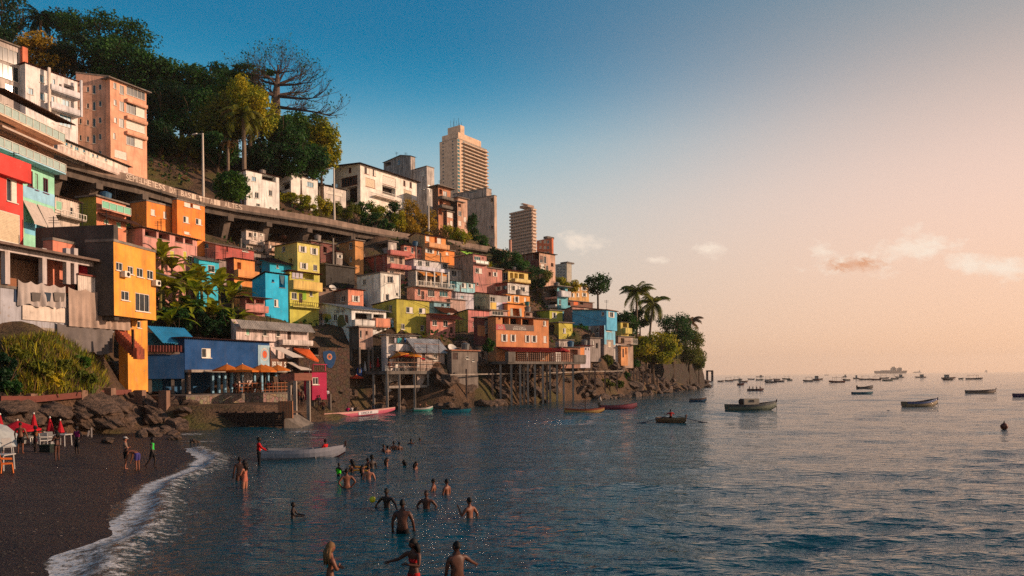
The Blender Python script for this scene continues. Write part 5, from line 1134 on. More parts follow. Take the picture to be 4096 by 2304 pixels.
# ---------------------------------------------------------------- blue bar, its terrace and jetty
def parasol(p, r, h, col, label, group, tilt=0, n=10, closed=False):
	root = thing('parasol', p, label, 'parasol', group); p = Vector(p); m = MB(); m.tube([p, p + Vector((0, 0, h + .12))], .025, 6); m.build('pole', M_METAL, root)
	m = MB(); c = p + Vector((0, 0, h))
	if closed: m.tube([c + Vector((0, 0, 0)), c - Vector((0, 0, .25)), c - Vector((0, 0, h * .62)), c - Vector((0, 0, h * .66))], [.03, .10, .26, .20], 9)
	else: m.cone(c, r, r * .42, n)
	o = m.build('canopy', paint(col, .75, .2), root)
	if tilt: o.matrix_local = Matrix.Translation(Vector((0, 0, h))) @ Matrix.Rotation(tilt, 4, 'Y') @ Matrix.Translation(Vector((0, 0, -h)))
	m = MB(); m.sphere(c + Vector((0, 0, .05)), .07, 6, 4); m.build('finial', M_WHITE, root)
	return root
bar = house('C', 560, 605, 1465, 388, 705, '#052a58', [(778, 490, 872, 586, 'h')], 'dark blue bar building with one white-shuttered window and a roundel on its pale end panel', roof='tile:#5c3a34', yaw=24, d=77, bury=0, name='bar_building', cat='bar', dirt=.08, over=.5)
BR = bar
patch(bar, [(1346, 455), (1463, 462), (1463, 706), (1346, 704)], plaster('#7f9fae', .3), 'f', .05, 'pale_panel', .04)
c0 = bar.front(1412, 560)
for r_, cm, o_ in ((.8, '#b9b4aa', .062), (.6, '#7fa0b0', .068), (.46, '#c2562e', .074)):
	m = MB(); k = 18; m.add([bar.pf(c0[0] + r_ * math.cos(6.283 * i / k) * .85, c0[1] + .1 + r_ * math.sin(6.283 * i / k), o_) for i in range(k)], [tuple(range(k))]); m.build('roundel', paint(cm, .8), bar.root)
# lower porch
up = Vector((0, 0, 1)); zf_ = bar.front(605, 950)[1]; zp = bar.z0
m = MB(); m.box(bar.pf(bar.Lf / 2 + .5, (zf_ + zp) / 2, -3.2), bar.v * (bar.Lf / 2 + .5), bar.u * .1, up * ((zp - zf_) / 2)); m.build('porch_wall', plaster('#123a5c', .2), bar.root)
m = MB(); m.box(bar.pf(bar.Lf / 2 + 1, zp - .16, .4), bar.v * (bar.Lf / 2 + 1.3), bar.u * .9, up * .14); m.build('porch_slab', M_CONC_L, bar.root)
for x in (640, 880, 945, 1005, 1075, 1180, 1305, 1380, 1445, 1520): column(bar, x, 735, 955, .1, .26 if x > 700 else .3, plaster('#5f8ea8' if x > 700 else '#6b5a50', .3))
lf = bar.Lf; s16 = bar.front(1625, 660)[0]
m = MB(); m.box(bar.pf((lf + s16) / 2, bar.front(1465, 665)[1], .1), bar.v * ((s16 - lf) / 2 - .02), bar.u * .06, up * .85); sb = m.build('sign_board', paint('#6f4a38', .8), bar.root)
s0, z0 = bar.front(1480, 682); text_mesh('PIER 7 BAR', .7, M_WHITE, bar.root, bar.pf(s0, z0, .2), bar.v, up, -bar.u, width=bar.front(1580, 682)[0] - s0, bold=.02)
s0b, z0b = bar.front(1600, 684); text_mesh('S', .7, M_WHITE, bar.root, bar.pf(s0b, z0b, .2), bar.v, up, -bar.u, width=.35, bold=.02)
for z_ in (610,):
	m = MB(); m.bar(bar.pf(lf, bar.front(1465, z_)[1], .1), bar.pf(s16, bar.front(1465, z_)[1], .1), .1); m.build('handrail', paint('#a8663c', .8), bar.root)
m = MB(); m.box(bar.pf((lf + s16) / 2, bar.front(1465, 705)[1], -1.5), bar.v * ((s16 - lf) / 2), bar.u * 1.6, up * .1); m.build('balcony_floor', M_WOOD, bar.root)
m = MB(); m.box(bar.pf((lf + s16) / 2, bar.front(1465, 585)[1], -3.2), bar.v * ((s16 - lf) / 2), bar.u * .08, up * 1.6); m.build('wall', plaster('#5a3a30', .3), bar.root)
for x in (1468, 1620): column(bar, x, 480, 705, .05, .14, M_WOOD)
aw = paint('#b8aea4', .9)
for x0, y0, x1, y1, z in ((1475, 478, 1730, 582, 0), (1632, 630, 1812, 708, 1)):
	A, B = bar.front(x0, y0), bar.front(x0 + 105, y0); C_, D_ = bar.front(x1, y1), bar.front(x1 - 110, y1)
	m = MB(); q = [bar.pf(A[0], A[1], .2), bar.pf(B[0], B[1], .2), bar.pf(C_[0] - .4, C_[1], 1.6), bar.pf(D_[0] - .4, D_[1], 1.6)]
	dn = Vector((0, 0, -.05)); m.add(q + [k + dn for k in q], [(0, 1, 2, 3), (7, 6, 5, 4), (0, 4, 5, 1), (1, 5, 6, 2), (2, 6, 7, 3), (3, 7, 4, 0)]); m.build('awning', aw, bar.root)
patch(bar, [(1640, 748), (1708, 752), (1708, 812), (1640, 808)], paint('#c77a20', .7), 'f', .3, 'orange_banner', .04)
hb = house('C', 120, 165, 600, 535, 800, '#052a54', [], 'windowless dark blue annex left of the bar on short stilts', roof=None, yaw=66, d=74.5, bury=0, name='bar_annex', cat='annex', dirt=.1)
awning(hb, 165, 585, 458, 525, .5, rooftile('#6a3a34'), 'tile_roof')
patch(hb, [(210, 527), (560, 512), (555, 548), (440, 556), (400, 548), (230, 552)], plaster('#8a766c', .8), 'f', .02, 'peeling_patch')
for x in (255, 485, 590): column(hb, x, 800, 950, -.3, .3, M_CONC)
sh = house('C', 215, 232, 565, 330, 450, '#2a7fa0', [], 'low shed with a bright blue sheet roof between the yellow house and the bar', roof=None, yaw=30, d=77, name='shed', cat='shed')
awning(sh, 225, 600, 262, 440, 2.6, plaster('#1f7fae', .15), 'sheet_roof')
# terrace in front of the bar
tw = house('C', 540, 620, 1690, 985, 1190, stone('#8f7c6c', 2.2), [], 'low stone terrace wall carrying the orange parasols in front of the blue bar', roof='slab:#6a5f56', yaw=24, d=70.5, bury=2, name='terrace_wall', cat='terrace', over=.02, lf=None, ls=6)
zt_ = tw.zt + .19; ra, rb = tw.front(1165, 985)[0], tw.front(1668, 985)[0]
M_RAIL = paint('#8f5432', .8)
rr = thing('terrace_railing', tw.pf((ra + rb) / 2, zt_, -.15), 'reddish wooden railing along the bar terrace below the orange parasols', 'railing')
k = 12
for i in range(k + 1):
	s_ = ra + (rb - ra) * i / k; m = MB(); m.bar(tw.pf(s_, zt_ - .05, -.15), tw.pf(s_, zt_ + 1.15, -.15), .11); m.build('post', M_RAIL, rr)
for z_ in (.25, .62, 1.05): m = MB(); m.bar(tw.pf(ra, zt_ + z_, -.15), tw.pf(rb, zt_ + z_, -.15), .07); m.build('rail', M_RAIL, rr)
for i, (x, o_, r_) in enumerate(((1180, -2.0, 1.5), (1265, -1.0, 1.75), (1455, -1.0, 1.75), (1565, -2.0, 1.5), (1640, -1.3, 1.4))):
	s_ = tw.front(x, 985)[0]; lb = ['leftmost orange parasol on the bar terrace, half hidden', 'second orange parasol from the left on the bar terrace', 'third orange parasol from the left on the bar terrace', 'fourth orange parasol from the left on the bar terrace', 'rightmost orange parasol on the bar terrace'][i]
	parasol(tw.pf(s_, zt_, o_), r_, 3.15, '#c46a1e', lb, 'orange parasols on the bar terrace')
# timber jetty
def jetty():
	A, B = onz(840, 1709), onz(1135, 1710); d = (B - A).normalized(); n = Vector((-d.y, d.x, 0)); L = (B - A).length; z1 = CZ + ray(1000, 1665)[1] * A.y
	root = thing('jetty', (A + B) / 2, 'dark timber jetty with plank sides and a slipway at the foot of the bar terrace', 'jetty'); mw = paint('#3d2a20', .9)
	H_ = z1 + .3
	for k in range(6):
		m = MB(); z = .1 + H_ * k / 6; o = .05 * math.sin(k * 2.1); m.box((A + B) / 2 + n * o + Vector((0, 0, z + H_ / 13)), d * (L / 2 - .2 * (k % 2)), n * .06, Vector((0, 0, H_ / 13))); m.build('plank', mw, root)
	for k in range(9):
		m = MB(); p = A + d * (L * k / 8) - n * .08; m.bar((p.x, p.y, -.8), (p.x, p.y, H_ + .2), .2); m.build('post', mw, root)
	for k in range(26):
		m = MB(); p = A + d * (L * (k + .5) / 26) + n * 2.2; m.box((p.x, p.y, H_ + .06 * math.sin(k)), d * (L / 56), n * 2.1, Vector((0, 0, .05))); m.build('deck_board', paint('#4f3a2c', .9), root)
	m = MB(); q0, q1 = B + Vector((0, 0, H_ * .8)), onz(1215, 1706) + Vector((0, 0, -.2))
	m.add([q0 - n * .1, q1 - n * .1, q1 + n * 3, q0 + n * 3] + [Vector((p.x, p.y, -.9)) for p in (q0 - n * .1, q1 - n * .1, q1 + n * 3, q0 + n * 3)], [(0, 1, 2, 3), (0, 4, 5, 1), (1, 5, 6, 2), (2, 6, 7, 3), (3, 7, 4, 0)]); m.build('slipway', M_CONC, root)
	for k in range(5):
		m = MB(); p = B + d * (-.4 + .3 * k); m.box((p.x, p.y, H_ + .35), d * .12, n * .06, Vector((0, 0, .8))); m.build('upright_board', paint('#a8714f', .9), root)
jetty()
# crimson house and plank balcony
cr = house('E', 190, 285, 455, 690, 950, '#8a1230', [(272 + 16, 752, 360, 836, 'g')], 'crimson cabin with one dark square window right of the bar', roof=None, yaw=40, d=78, bury=.6, name='cabin', cat='cabin', dirt=.08)
for x in (300, 440): column(cr, x, 600, 690, -.05, .1, plaster('#8a1230', .1))
m = MB(); m.bar(cr.pf(.1, cr.front(300, 602)[1], .05), cr.pf(cr.Lf, cr.front(300, 602)[1], .05), .08); m.build('handrail', plaster('#8a1230', .1), cr.root)
for i in range(7): column(cr, 300 + i * 22, 610, 690, -.02, .05, M_WOOD, name='slat')
m = MB(); m.box(cr.pf(cr.Lf / 2, cr.zt + .05, -2.2), cr.v * (cr.Lf / 2 + .1), cr.u * 2.3, up * .06); m.build('roof_deck', M_WOOD, cr.root)
for s_ in (.4, 2.6): m = MB(); p = cr.pf(s_, 0, -.5); m.bar((p.x, p.y, -1), (p.x, p.y, cr.z0), .3); m.build('stilt', M_CONC, cr.root)
pb = house('E', 70, 78, 280, 705, 790, '#7d4a3c', [], 'plank-sided balcony on grey posts beside the crimson cabin', roof=None, yaw=45, d=74, bury=0, ls=3, name='plank_balcony', cat='balcony')
for k in range(5):
	m = MB(); z = pb.z0 + (pb.zt - pb.z0) * (k + .5) / 5; m.box(pb.pf(pb.Lf / 2, z, .04), pb.v * (pb.Lf / 2), pb.u * .03, up * ((pb.zt - pb.z0) / 11)); m.build('plank', paint('#8f5a48', .9), pb.root)
for x in (95, 145, 250):
	p = pb.pf(pb.front(x, 790)[0], 0, -.15 if x != 145 else -2.2); m = MB(); m.bar((p.x, p.y, -1.2), (p.x, p.y, pb.z0), .34); m.build('post', M_CONC_L, pb.root)
parasol(pb.pf(2.4, pb.z0 + .3, -1.2), 1.5, 3.0, '#c4541e', 'tilted orange parasol above the plank balcony', '', .5)
# blue mural on the rock wall
mw_ = house('E', 60, 130, 720, 395, 700, stone('#5a463a', 2.0), [(150, 410, 195, 490, 'o'), (260, 400, 360, 495, 'o')], 'stone retaining wall with a blue painted mural under the white mural house', roof=None, d=92, name='retaining_wall', cat='wall', group='')
patch(mw_, [(410, 455), (480, 440), (545, 455), (562, 520), (540, 600), (510, 645), (470, 640), (430, 580), (412, 520)], paint('#123a62', .9), 'f', .05, 'mural', .04)
c0 = mw_.front(485, 513)
for r_, cm, o_ in ((.42, '#b59a80', .06), (.35, '#b0562e', .066), (.18, '#31485c', .072)):
	m = MB(); m.add([mw_.pf(c0[0] + r_ * math.cos(6.283 * i / 16), c0[1] + r_ * math.sin(6.283 * i / 16), o_) for i in range(16)], [tuple(range(16))]); m.build('roundel', paint(cm, .8), mw_.root)
# umbrella terrace on stilts
def stilt_terrace():
	H = house('E', 1140, 1152, 1790, 678, 716, M_CONC, [], 'concrete terrace on tall thin stilts with pipe frame and red parasols', roof=None, yaw=43, d=100, bury=0, ls=5, name='stilt_terrace', cat='terrace')
	zf = H.zt + .02; m = MB(); m.quad(H.pf(0, zf), H.pf(H.Lf, zf), H.pf(H.Lf, zf, -5), H.pf(0, zf, -5)); m.build('floor', M_CONC_L, H.root)
	for x in (1160, 1300, 1480, 1638, 1786):
		s_ = min(H.front(x, 716)[0], H.Lf - .1)
		for o_ in (-.15, -3.2):
			p = H.pf(s_, 0, o_); m = MB(); m.bar((p.x, p.y, min(ground(p.x, p.y), 0) - .6), (p.x, p.y, H.z0), .3); m.build('stilt', M_CONC_L, H.root)
	zb = H.front(1300, 862)[1]; m = MB(); m.bar(H.pf(.4, zb, -.15), H.pf(H.Lf, zb, -.15), .2, .35); m.build('tie_beam', M_CONC_L, H.root)
	for x in (1190, 1385, 1478, 1545, 1625, 1695, 1765):
		s_ = H.front(x, 670)[0]; m = MB(); m.bar(H.pf(s_, zf, -.15), H.pf(s_, zf + (3.9 if x in (1478, 1625, 1765) else 1.25), -.15), .09); m.build('frame_post', paint('#8a6048', .7), H.root)
	for z_ in (.55, 1.2): m = MB(); m.bar(H.pf(.3, zf + z_, -.15), H.pf(H.Lf - .1, zf + z_, -.15), .07); m.build('frame_rail', paint('#8a6048', .7), H.root)
	m = MB(); m.bar(H.pf(H.front(1475, 600)[0], zf + 3.9, -.15), H.pf(H.front(1768, 600)[0], zf + 3.9, -.15), .08); m.build('frame_rail', paint('#8a6048', .7), H.root)
	cols = ['#c4741e', '#b01f2a', '#c87a1e', '#b8242c', '#b9a99a']; nm = ['orange', 'dark red', 'bright orange', 'wide red', 'white']
	for i, x in enumerate((1365, 1450, 1522, 1608, 1715)):
		parasol(H.pf(H.front(x, 670)[0], zf, -1.6 - (i % 2) * .8), 1.45 if i != 3 else 1.8, 2.75, cols[i], f'{nm[i]} parasol on the stilted terrace', 'parasols on the stilted terrace', .12 * (i - 2))
	wh = M_WHITE; n = 0
	for x in (1200, 1255, 1300, 1370, 1410, 1500, 1560, 1590, 1660, 1720):
		s_ = H.front(x, 690)[0]; chair(H.pf(s_, zf, -.9 - .9 * (n % 2)), random.uniform(0, 6.28), wh, 'white plastic chair on the stilted terrace', 'white chairs on the stilted terrace'); n += 1
	return H, zf
CH = {}
def chair(p, rz, mat, label, group, leg=None):
	key = mat.name; p = Vector(p)
	root = thing('plastic_chair', p, label, 'chair', group)
	if key not in CH:
		pr = {}
		m = MB(); m.box((0, 0, .43), (.23, 0, 0), (0, .22, 0), (0, 0, .025)); pr['seat'] = m
		m = MB(); m.box((0, .23, .68), (.23, 0, 0), (0, .02, .02), (0, .03, .2)); pr['backrest'] = m
		for i, (a, b) in enumerate(((-1, -1), (1, -1), (-1, 1), (1, 1))): m = MB(); m.bar((a * .24, b * .23, 0), (a * .2, b * .19, .42), .045); pr['leg%d' % i] = m
		for i, a in enumerate((-1, 1)): m = MB(); m.bar((a * .25, -.2, .63), (a * .25, .22, .66), .045); pr['armrest%d' % i] = m
		CH[key] = {}
		for k_, m in pr.items():
			me = bpy.data.meshes.new(k_.rstrip('0123')); me.from_pydata(m.v, [], m.f); me.materials.append(mat); CH[key][k_] = me
	for k_, me in CH[key].items(): o = bpy.data.objects.new(k_.rstrip('0123'), me); COL.objects.link(o); o.parent = root
	root.rotation_euler.z = rz; return root
ST, ST_Z = stilt_terrace()
# footpath pipe on posts along the sea wall
def shore_d(x): return float(np.interp(x, [q_[0] for q_ in SHORE_PX[10:]], [onz(*q_).y for q_ in SHORE_PX[10:]]))
def pathrail():
	c = 'H'; z = 4.1; root = None
	pts = [(0, 868), (190, 862), (490, 858), (765, 852), (1030, 850), (1380, 838), (1600, 828), (1800, 826), (2020, 822)]
	W = [at(*nat(c, *p), d_) for p, d_ in zip(pts, [shore_d(nat(c, q_[0], 0)[0]) + 1.0 for q_ in pts])]
	root = thing('footpath_rail', W[3] - Vector((0, 0, 3)), 'long pipe rail on concrete posts running along the foot of the village', 'rail')
	for a, b in zip(W[:-1], W[1:]): m = MB(); m.bar(a, b, .16); m.build('rail', M_CONC_L, root)
	for x, y0, d_ in ((190, 1080, 105), (490, 1075, 107), (765, 1010, 110), (1030, 960, 112.5), (1545, 925, 123), (1610, 945, 124.5), (1680, 940, 126.5), (1795, 890, 130), (1850, 890, 132), (1935, 860, 135)):
		d_ = shore_d(nat(c, x, 0)[0]) + 1.0; a = at(*nat(c, x, 845), d_); g_ = ground(a.x, a.y); m = MB(); m.bar((a.x, a.y, min(g_, 1) - .6), (a.x, a.y, a.z + .6), .28); m.build('post', concrete('#8a6c5a', .4), root)
pathrail()
for i, (x, y0, y1) in enumerate(((640, 545, 690), (665, 545, 660), (695, 545, 690), (720, 545, 640), (755, 545, 640), (790, 560, 640), (835, 570, 640), (885, 600, 650))):
	d_ = shore_d(nat('O', x, 0)[0]) + 2.5; a, b = at(*nat('O', x, y0), d_), at(*nat('O', x, y1), d_); m = MB(); m.bar((a.x, a.y, min(ground(a.x, a.y), b.z) - .3), a, .34); tag(m.build('concrete_post', concrete('#8f7562', .4)), 'bare concrete post in the row running out toward the headland', 'post', 'concrete posts toward the headland')
# ---------------------------------------------------------------- tarpaulin house at the left
th = house('A3', -130, -60, 1320, 975, 1440, '#83848c', [], 'open-sided grey house on columns hung with torn tarpaulins above the beach', roof=None, yaw=15, d=57, bury=0, ls=7, name='tarpaulin_house', cat='house', dirt=.5)
zfl, zrf = th.zt, th.front(95, 545)[1]
M_COL = plaster('#9a8f8c', .4)
for x in (95, 525, 800, 890, 1180): column(th, x, 560, 975, -.25, .42, M_COL)
m = MB(); m.box(th.pf(th.Lf / 2 + .6, zrf + .12, -2.6), th.v * (th.Lf / 2 + .8), th.u * 3.4, up * .1); m.build('roof', concrete('#6e5a50', .6), th.root)
m = MB(); m.bar(th.pf(0, zrf - .18, -.2), th.pf(th.Lf, zrf - .18, -.2), .3, .4); m.build('roof_beam', M_COL, th.root)
m = MB(); m.box(th.pf(th.Lf / 2, (zfl + zrf) / 2, -5), th.v * (th.Lf / 2), th.u * .1, up * ((zrf - zfl) / 2)); m.build('back_wall', plaster('#b08a70', .5), th.root)
m = MB(); m.box(th.pf(th.Lf / 2, zfl - .1, -2.5), th.v * (th.Lf / 2 + .05), th.u * 2.6, up * .105); m.build('floor', M_CONC, th.root)
M_CORR = plaster('#b5a89c', .3)
for x0, x1, y0 in ((895, 1145, 872), (1175, 1320, 905)):
	s0, s1 = th.front(x0, 1000)[0], th.front(x1, 1000)[0]; z0, z1 = th.front(x0, 1050)[1], th.front(x0, y0)[1]
	m = MB(); corrugated(m, th.pf(s0, z0, .06), th.pf(s0, z1, .06), th.v * (s1 - s0), .22, .03); m.build('corrugated_panel', M_CORR, th.root)
	m = MB(); m.bar(th.pf(s0, z1 + .12, .05), th.pf(s1, z1 + .12, .05), .3, .14); m.build('counter', paint('#7a3c30', .8), th.root)
patch(th, [(250, 1215), (742, 1258), (742, 1425), (250, 1385)], plaster('#b3a496', .35), 'f', .12, 'white_board', .08)
patch(th, [(165, 1010), (215, 1020), (245, 1190), (160, 1180)], paint('#1c3350', .8), 'f', .06, 'blue_cloth', .03)
for x0, y0, c_ in ((1040, 770, '#b01830'),): s_, z_ = th.front(x0 + 30, y0 + 40); m = MB(); m.box(th.pf(s_, z_, -.9), th.v * .4, th.u * .25, up * .45); m.build('red_cloth', paint(c_, .8), th.root)
for s_, z_, w_, h_, c_ in ((3.2, .9, .8, 1.0, '#8a5a3c'), (5.0, .7, .6, .7, '#a8937c'), (8.6, .8, .9, .8, '#4a3028'), (12, .6, 1.0, .6, '#6a4434')): m = MB(); m.box(th.pf(s_, zfl + z_ * .5 + .02, -2.4), th.v * w_ / 2, th.u * .4, up * (h_ / 2)); m.build('stored_crate', paint(c_, .8), th.root)
def tarp(x0, x1, yt, yb, col, out, seed, nm='tarpaulin', fl=0.0):
	s0, s1 = th.front(x0, yt)[0], th.front(x1, yt)[0]; z1, z0 = th.front((x0 + x1) / 2, yt)[1], th.front((x0 + x1) / 2, yb)[1]
	N, K = 90, 16; r = np.random.default_rng(seed); ph = r.uniform(0, 6.28, 6); fr = r.uniform(2, 11, 6); vs = []
	for j in range(K + 1):
		v = j / K
		for i in range(N + 1):
			u_ = i / N; w = sum(math.sin(fr[q] * u_ * 6.283 + ph[q] + v * (q - 2) * .9) / (1 + q * .5) for q in range(6)) * .07 * (.25 + v)
			sag = .22 * abs(math.sin(u_ * math.pi * 4)) * (1 - v) ** 2 + fl * math.sin(u_ * 17 + 1) * .12 * v
			vs.append(th.pf(s0 + (s1 - s0) * (u_ + .02 * math.sin(v * 3 + u_ * 9) * (1 - abs(2 * u_ - 1))), z1 + (z0 - z1) * v - sag, out + w))
	m = MB(); m.add(vs, [(j * (N + 1) + i, j * (N + 1) + i + 1, (j + 1) * (N + 1) + i + 1, (j + 1) * (N + 1) + i) for j in range(K) for i in range(N)])
	o = m.build(nm, plaster(col, .25), th.root, smooth=True); return o
tarp(755, 1475, 1058, 1490, '#8a7466', .35, 1); tarp(640, 1290, 1440, 1775, '#4a4442', .2, 2, fl=1); tarp(185, 735, 960, 1235, '#8d827c', .22, 3, 'torn_banner', 1)
for x0, x1, c_ in ((330, 440, '#5a5450'), (480, 560, '#2c3a48'), (590, 720, '#6a625c')): patch(th, [(x0, 1070), (x1, 1080), (x1 - 15, 1180), (x0 + 10, 1170)], paint(c_, .9), 'f', .33, 'print', .01)
for x, yb in ((80, 1620), (485, 1750)):
	p = th.pf(th.front(x, 1440)[0], 0, -.5); m = MB(); m.tube([(p.x, p.y, ground(p.x, p.y) - 1), (p.x, p.y, th.z0)], .38, 12); m.build('column', plaster('#7d8a94', .4), th.root)
m = MB(); m.bar(th.pf(0, th.z0 - .2, -.2), th.pf(th.front(700, 1440)[0], th.z0 - .2, -.2), .4, .4); m.build('floor_beam', M_CONC_L, th.root)
# lower storey of the yellow house, stairs
yl = house('A4', 1380, 1480, 1710, 185, 475, '#c67c26', [(1490, 235, 1530, 320, 'o'), (1590, 245, 1632, 325, 'g')], 'orange lower storey set back under the amber-yellow house', roof=None, yaw=10, d=70.8, name='lower_storey', cat='house', dirt=.3)
def stairs():
	root = thing('stairway', at(*nat('A4', 1500, 560), 66.5), 'steep reddish tiled stairway beside the amber-yellow house', 'stairs')
	a, b = at(*nat('A4', 1400, 350), 69.5), at(*nat('A4', 1610, 560), 66.5)
	for k in range(11):
		q = a.lerp(b, k / 10); m = MB(); m.box(q - Vector((0, 0, .5)), (.16, .02, 0), (-.05, .8, 0), (0, 0, .5)); m.build('step', rooftile('#a8543c'), root)
	m = MB(); m.bar(at(*nat('A4', 1538, 340), 66), at(*nat('A4', 1545, 570), 66), .18); m.build('post', M_WOOD, root)
stairs()
# beam walk on posts behind the beach
def beamwalk():
	pts = [(0, 1150), (400, 1150), (930, 1100), (1265, 1075), (1610, 1060), (1900, 1045)]; W = []
	for q in pts: a = hit(*nat('A4', q[0], q[1] + 12)); W.append(at(*nat('A4', *q), a.y - .6))
	root = thing('beam_walk', W[2] - Vector((0, 0, 1)), 'rusty red-brown beam on concrete posts along the rocks behind the beach', 'beam')
	for a, b in zip(W[:-1], W[1:]): m = MB(); m.bar(a, b, .3, .45); m.build('beam', paint('#6e3c32', .9), root)
	for x, y0, y1 in ((340, 1085, 1255), (930, 1045, 1225), (1265, 1020, 1160), (1625, 1045, 1300), (1905, 1050, 1255)):
		d_ = hit(*nat('A4', x, y1)).y; a, b = at(*nat('A4', x, y0), d_), at(*nat('A4', x, y1), d_); m = MB(); m.bar(b - Vector((0, 0, .5)), a, .75); m.build('post', concrete('#7a5c4c', .5), root)
beamwalk()

# ---------------------------------------------------------------- vegetation
def leafcloud(C, R, n, ls, seed, clumps=26, flat=.0, hollow=.55, aspect=1.7):
	"""many small bent leaves gathered in clumps inside an ellipsoid"""
	r = np.random.default_rng(seed)
	d = r.normal(size=(clumps, 3)); d /= np.linalg.norm(d, axis=1)[:, None]
	rad = hollow + (1 - hollow) * r.random(clumps) ** .6
	cc = d * rad[:, None]; cc[:, 2] = np.where(cc[:, 2] < -.55, -.55 + .1 * r.random(clumps), cc[:, 2])
	cs = r.uniform(.22, .42, clumps)
	k = r.integers(0, clumps, n); q = r.normal(size=(n, 3)); q /= np.linalg.norm(q, axis=1)[:, None]
	P = cc[k] * .80 + q * (cs[k] * r.random(n) ** .45)[:, None]
	P = P * np.array(R) + np.array(C)
	N = r.normal(size=(n, 3)) + np.array([0, 0, .7]) + q * .9; N /= np.linalg.norm(N, axis=1)[:, None]
	T = np.cross(N, r.normal(size=(n, 3))); T /= np.linalg.norm(T, axis=1)[:, None]; B = np.cross(N, T)
	s = ls * r.uniform(.6, 1.3, n)[:, None]
	a, b, c, e = P - T * s * aspect / 2, P - B * s * .5 - N * s * .12, P + T * s * aspect / 2, P + B * s * .5 - N * s * .12
	V = np.stack([a, b, c, e], 1).reshape(-1, 3); F = np.arange(4 * n).reshape(n, 4)
	return V, F
GREENS = {'dark': leafmat('#1f4a1e', '#3f6a1e'), 'mid': leafmat('#2f5e1c', '#5c7a1e'), 'sunlit_gold': leafmat('#8a981e', '#ccb022'), 'olive': leafmat('#55661c', '#8a8422'), 'autumn': leafmat('#a08420', '#d0a024'), 'deep': leafmat('#16381e', '#2a4f20'), 'dry': leafmat('#6a5230', '#87683a'), 'banana': leafmat('#88a024', '#c8b634')}  # the golden pair has sunlight put into its leaf colour
def limb(m, p, d, L, r, depth, rnd, spread=.6, tips=None, up=.25):
	pts = [p]; q = p; dd = d.normalized()
	for i in range(3):
		dd = (dd + Vector((rnd.uniform(-.25, .25), rnd.uniform(-.25, .25), rnd.uniform(-.1, .2) + up * .15))).normalized(); q = q + dd * L / 3; pts.append(q)
	m.tube(pts, [r, r * .85, r * .72, r * .58], 6 if depth > 1 else 4, False)
	if depth <= 0:
		if tips is not None: tips.append(q)
		return
	for k in range(3 if depth > 1 else 2):
		nd = (dd + Vector((rnd.uniform(-1, 1), rnd.uniform(-1, 1), rnd.uniform(-.3, .7))) * spread).normalized(); limb(m, pts[2 + (k % 2)], nd, L * rnd.uniform(.55, .8), r * .55, depth - 1, rnd, spread, tips, up)
TREE_N = 0
def tree(x, y, rx, ry, d, kind, label, n=3600, ls=None, group='trees on the hilltop', ybase=None, seed=None, clumps=26, trunk=True, hollow=.5, c='N', name='tree'):
	global TREE_N; TREE_N += 1; seed = seed or TREE_N * 17
	s = CR[c][2]; px, py = nat(c, x, y); P = at(px, py, d); R = (rx / s / FPX * d, rx / s / FPX * d * .9, ry / s / FPX * d)
	g = ground(P.x, P.y) if ybase is None else at(*nat(c, x, ybase), d).z
	g = min(g, P.z - R[2] * .7)
	root = thing(name, (P.x, P.y, g), label, 'tree', group); rnd = random.Random(seed)
	m = MB(); r0 = max(.16, R[0] * .06); fork = Vector((P.x, P.y, max(g + .5, P.z - R[2] * .75)))
	m.tube([(P.x + rnd.uniform(-.3, .3), P.y, g - .6), (P.x, P.y, g + .5 * (fork.z - g)), fork], [r0 * 1.5, r0 * 1.1, r0], 8)
	for k in range(6):
		a = 2 * math.pi * k / 6 + rnd.random(); limb(m, fork, Vector((math.cos(a), math.sin(a), rnd.uniform(.4, 1.4))), min(R) * .75, r0 * .55, 2, rnd)
	m.build('trunk', bark(), root)
	ls = ls or max(.22, 7.2 / FPX * d)
	V, F = leafcloud((P.x, P.y, P.z), R, n, ls, seed, clumps, hollow=hollow); npmesh('crown', V, F, GREENS[kind], root)
	return root
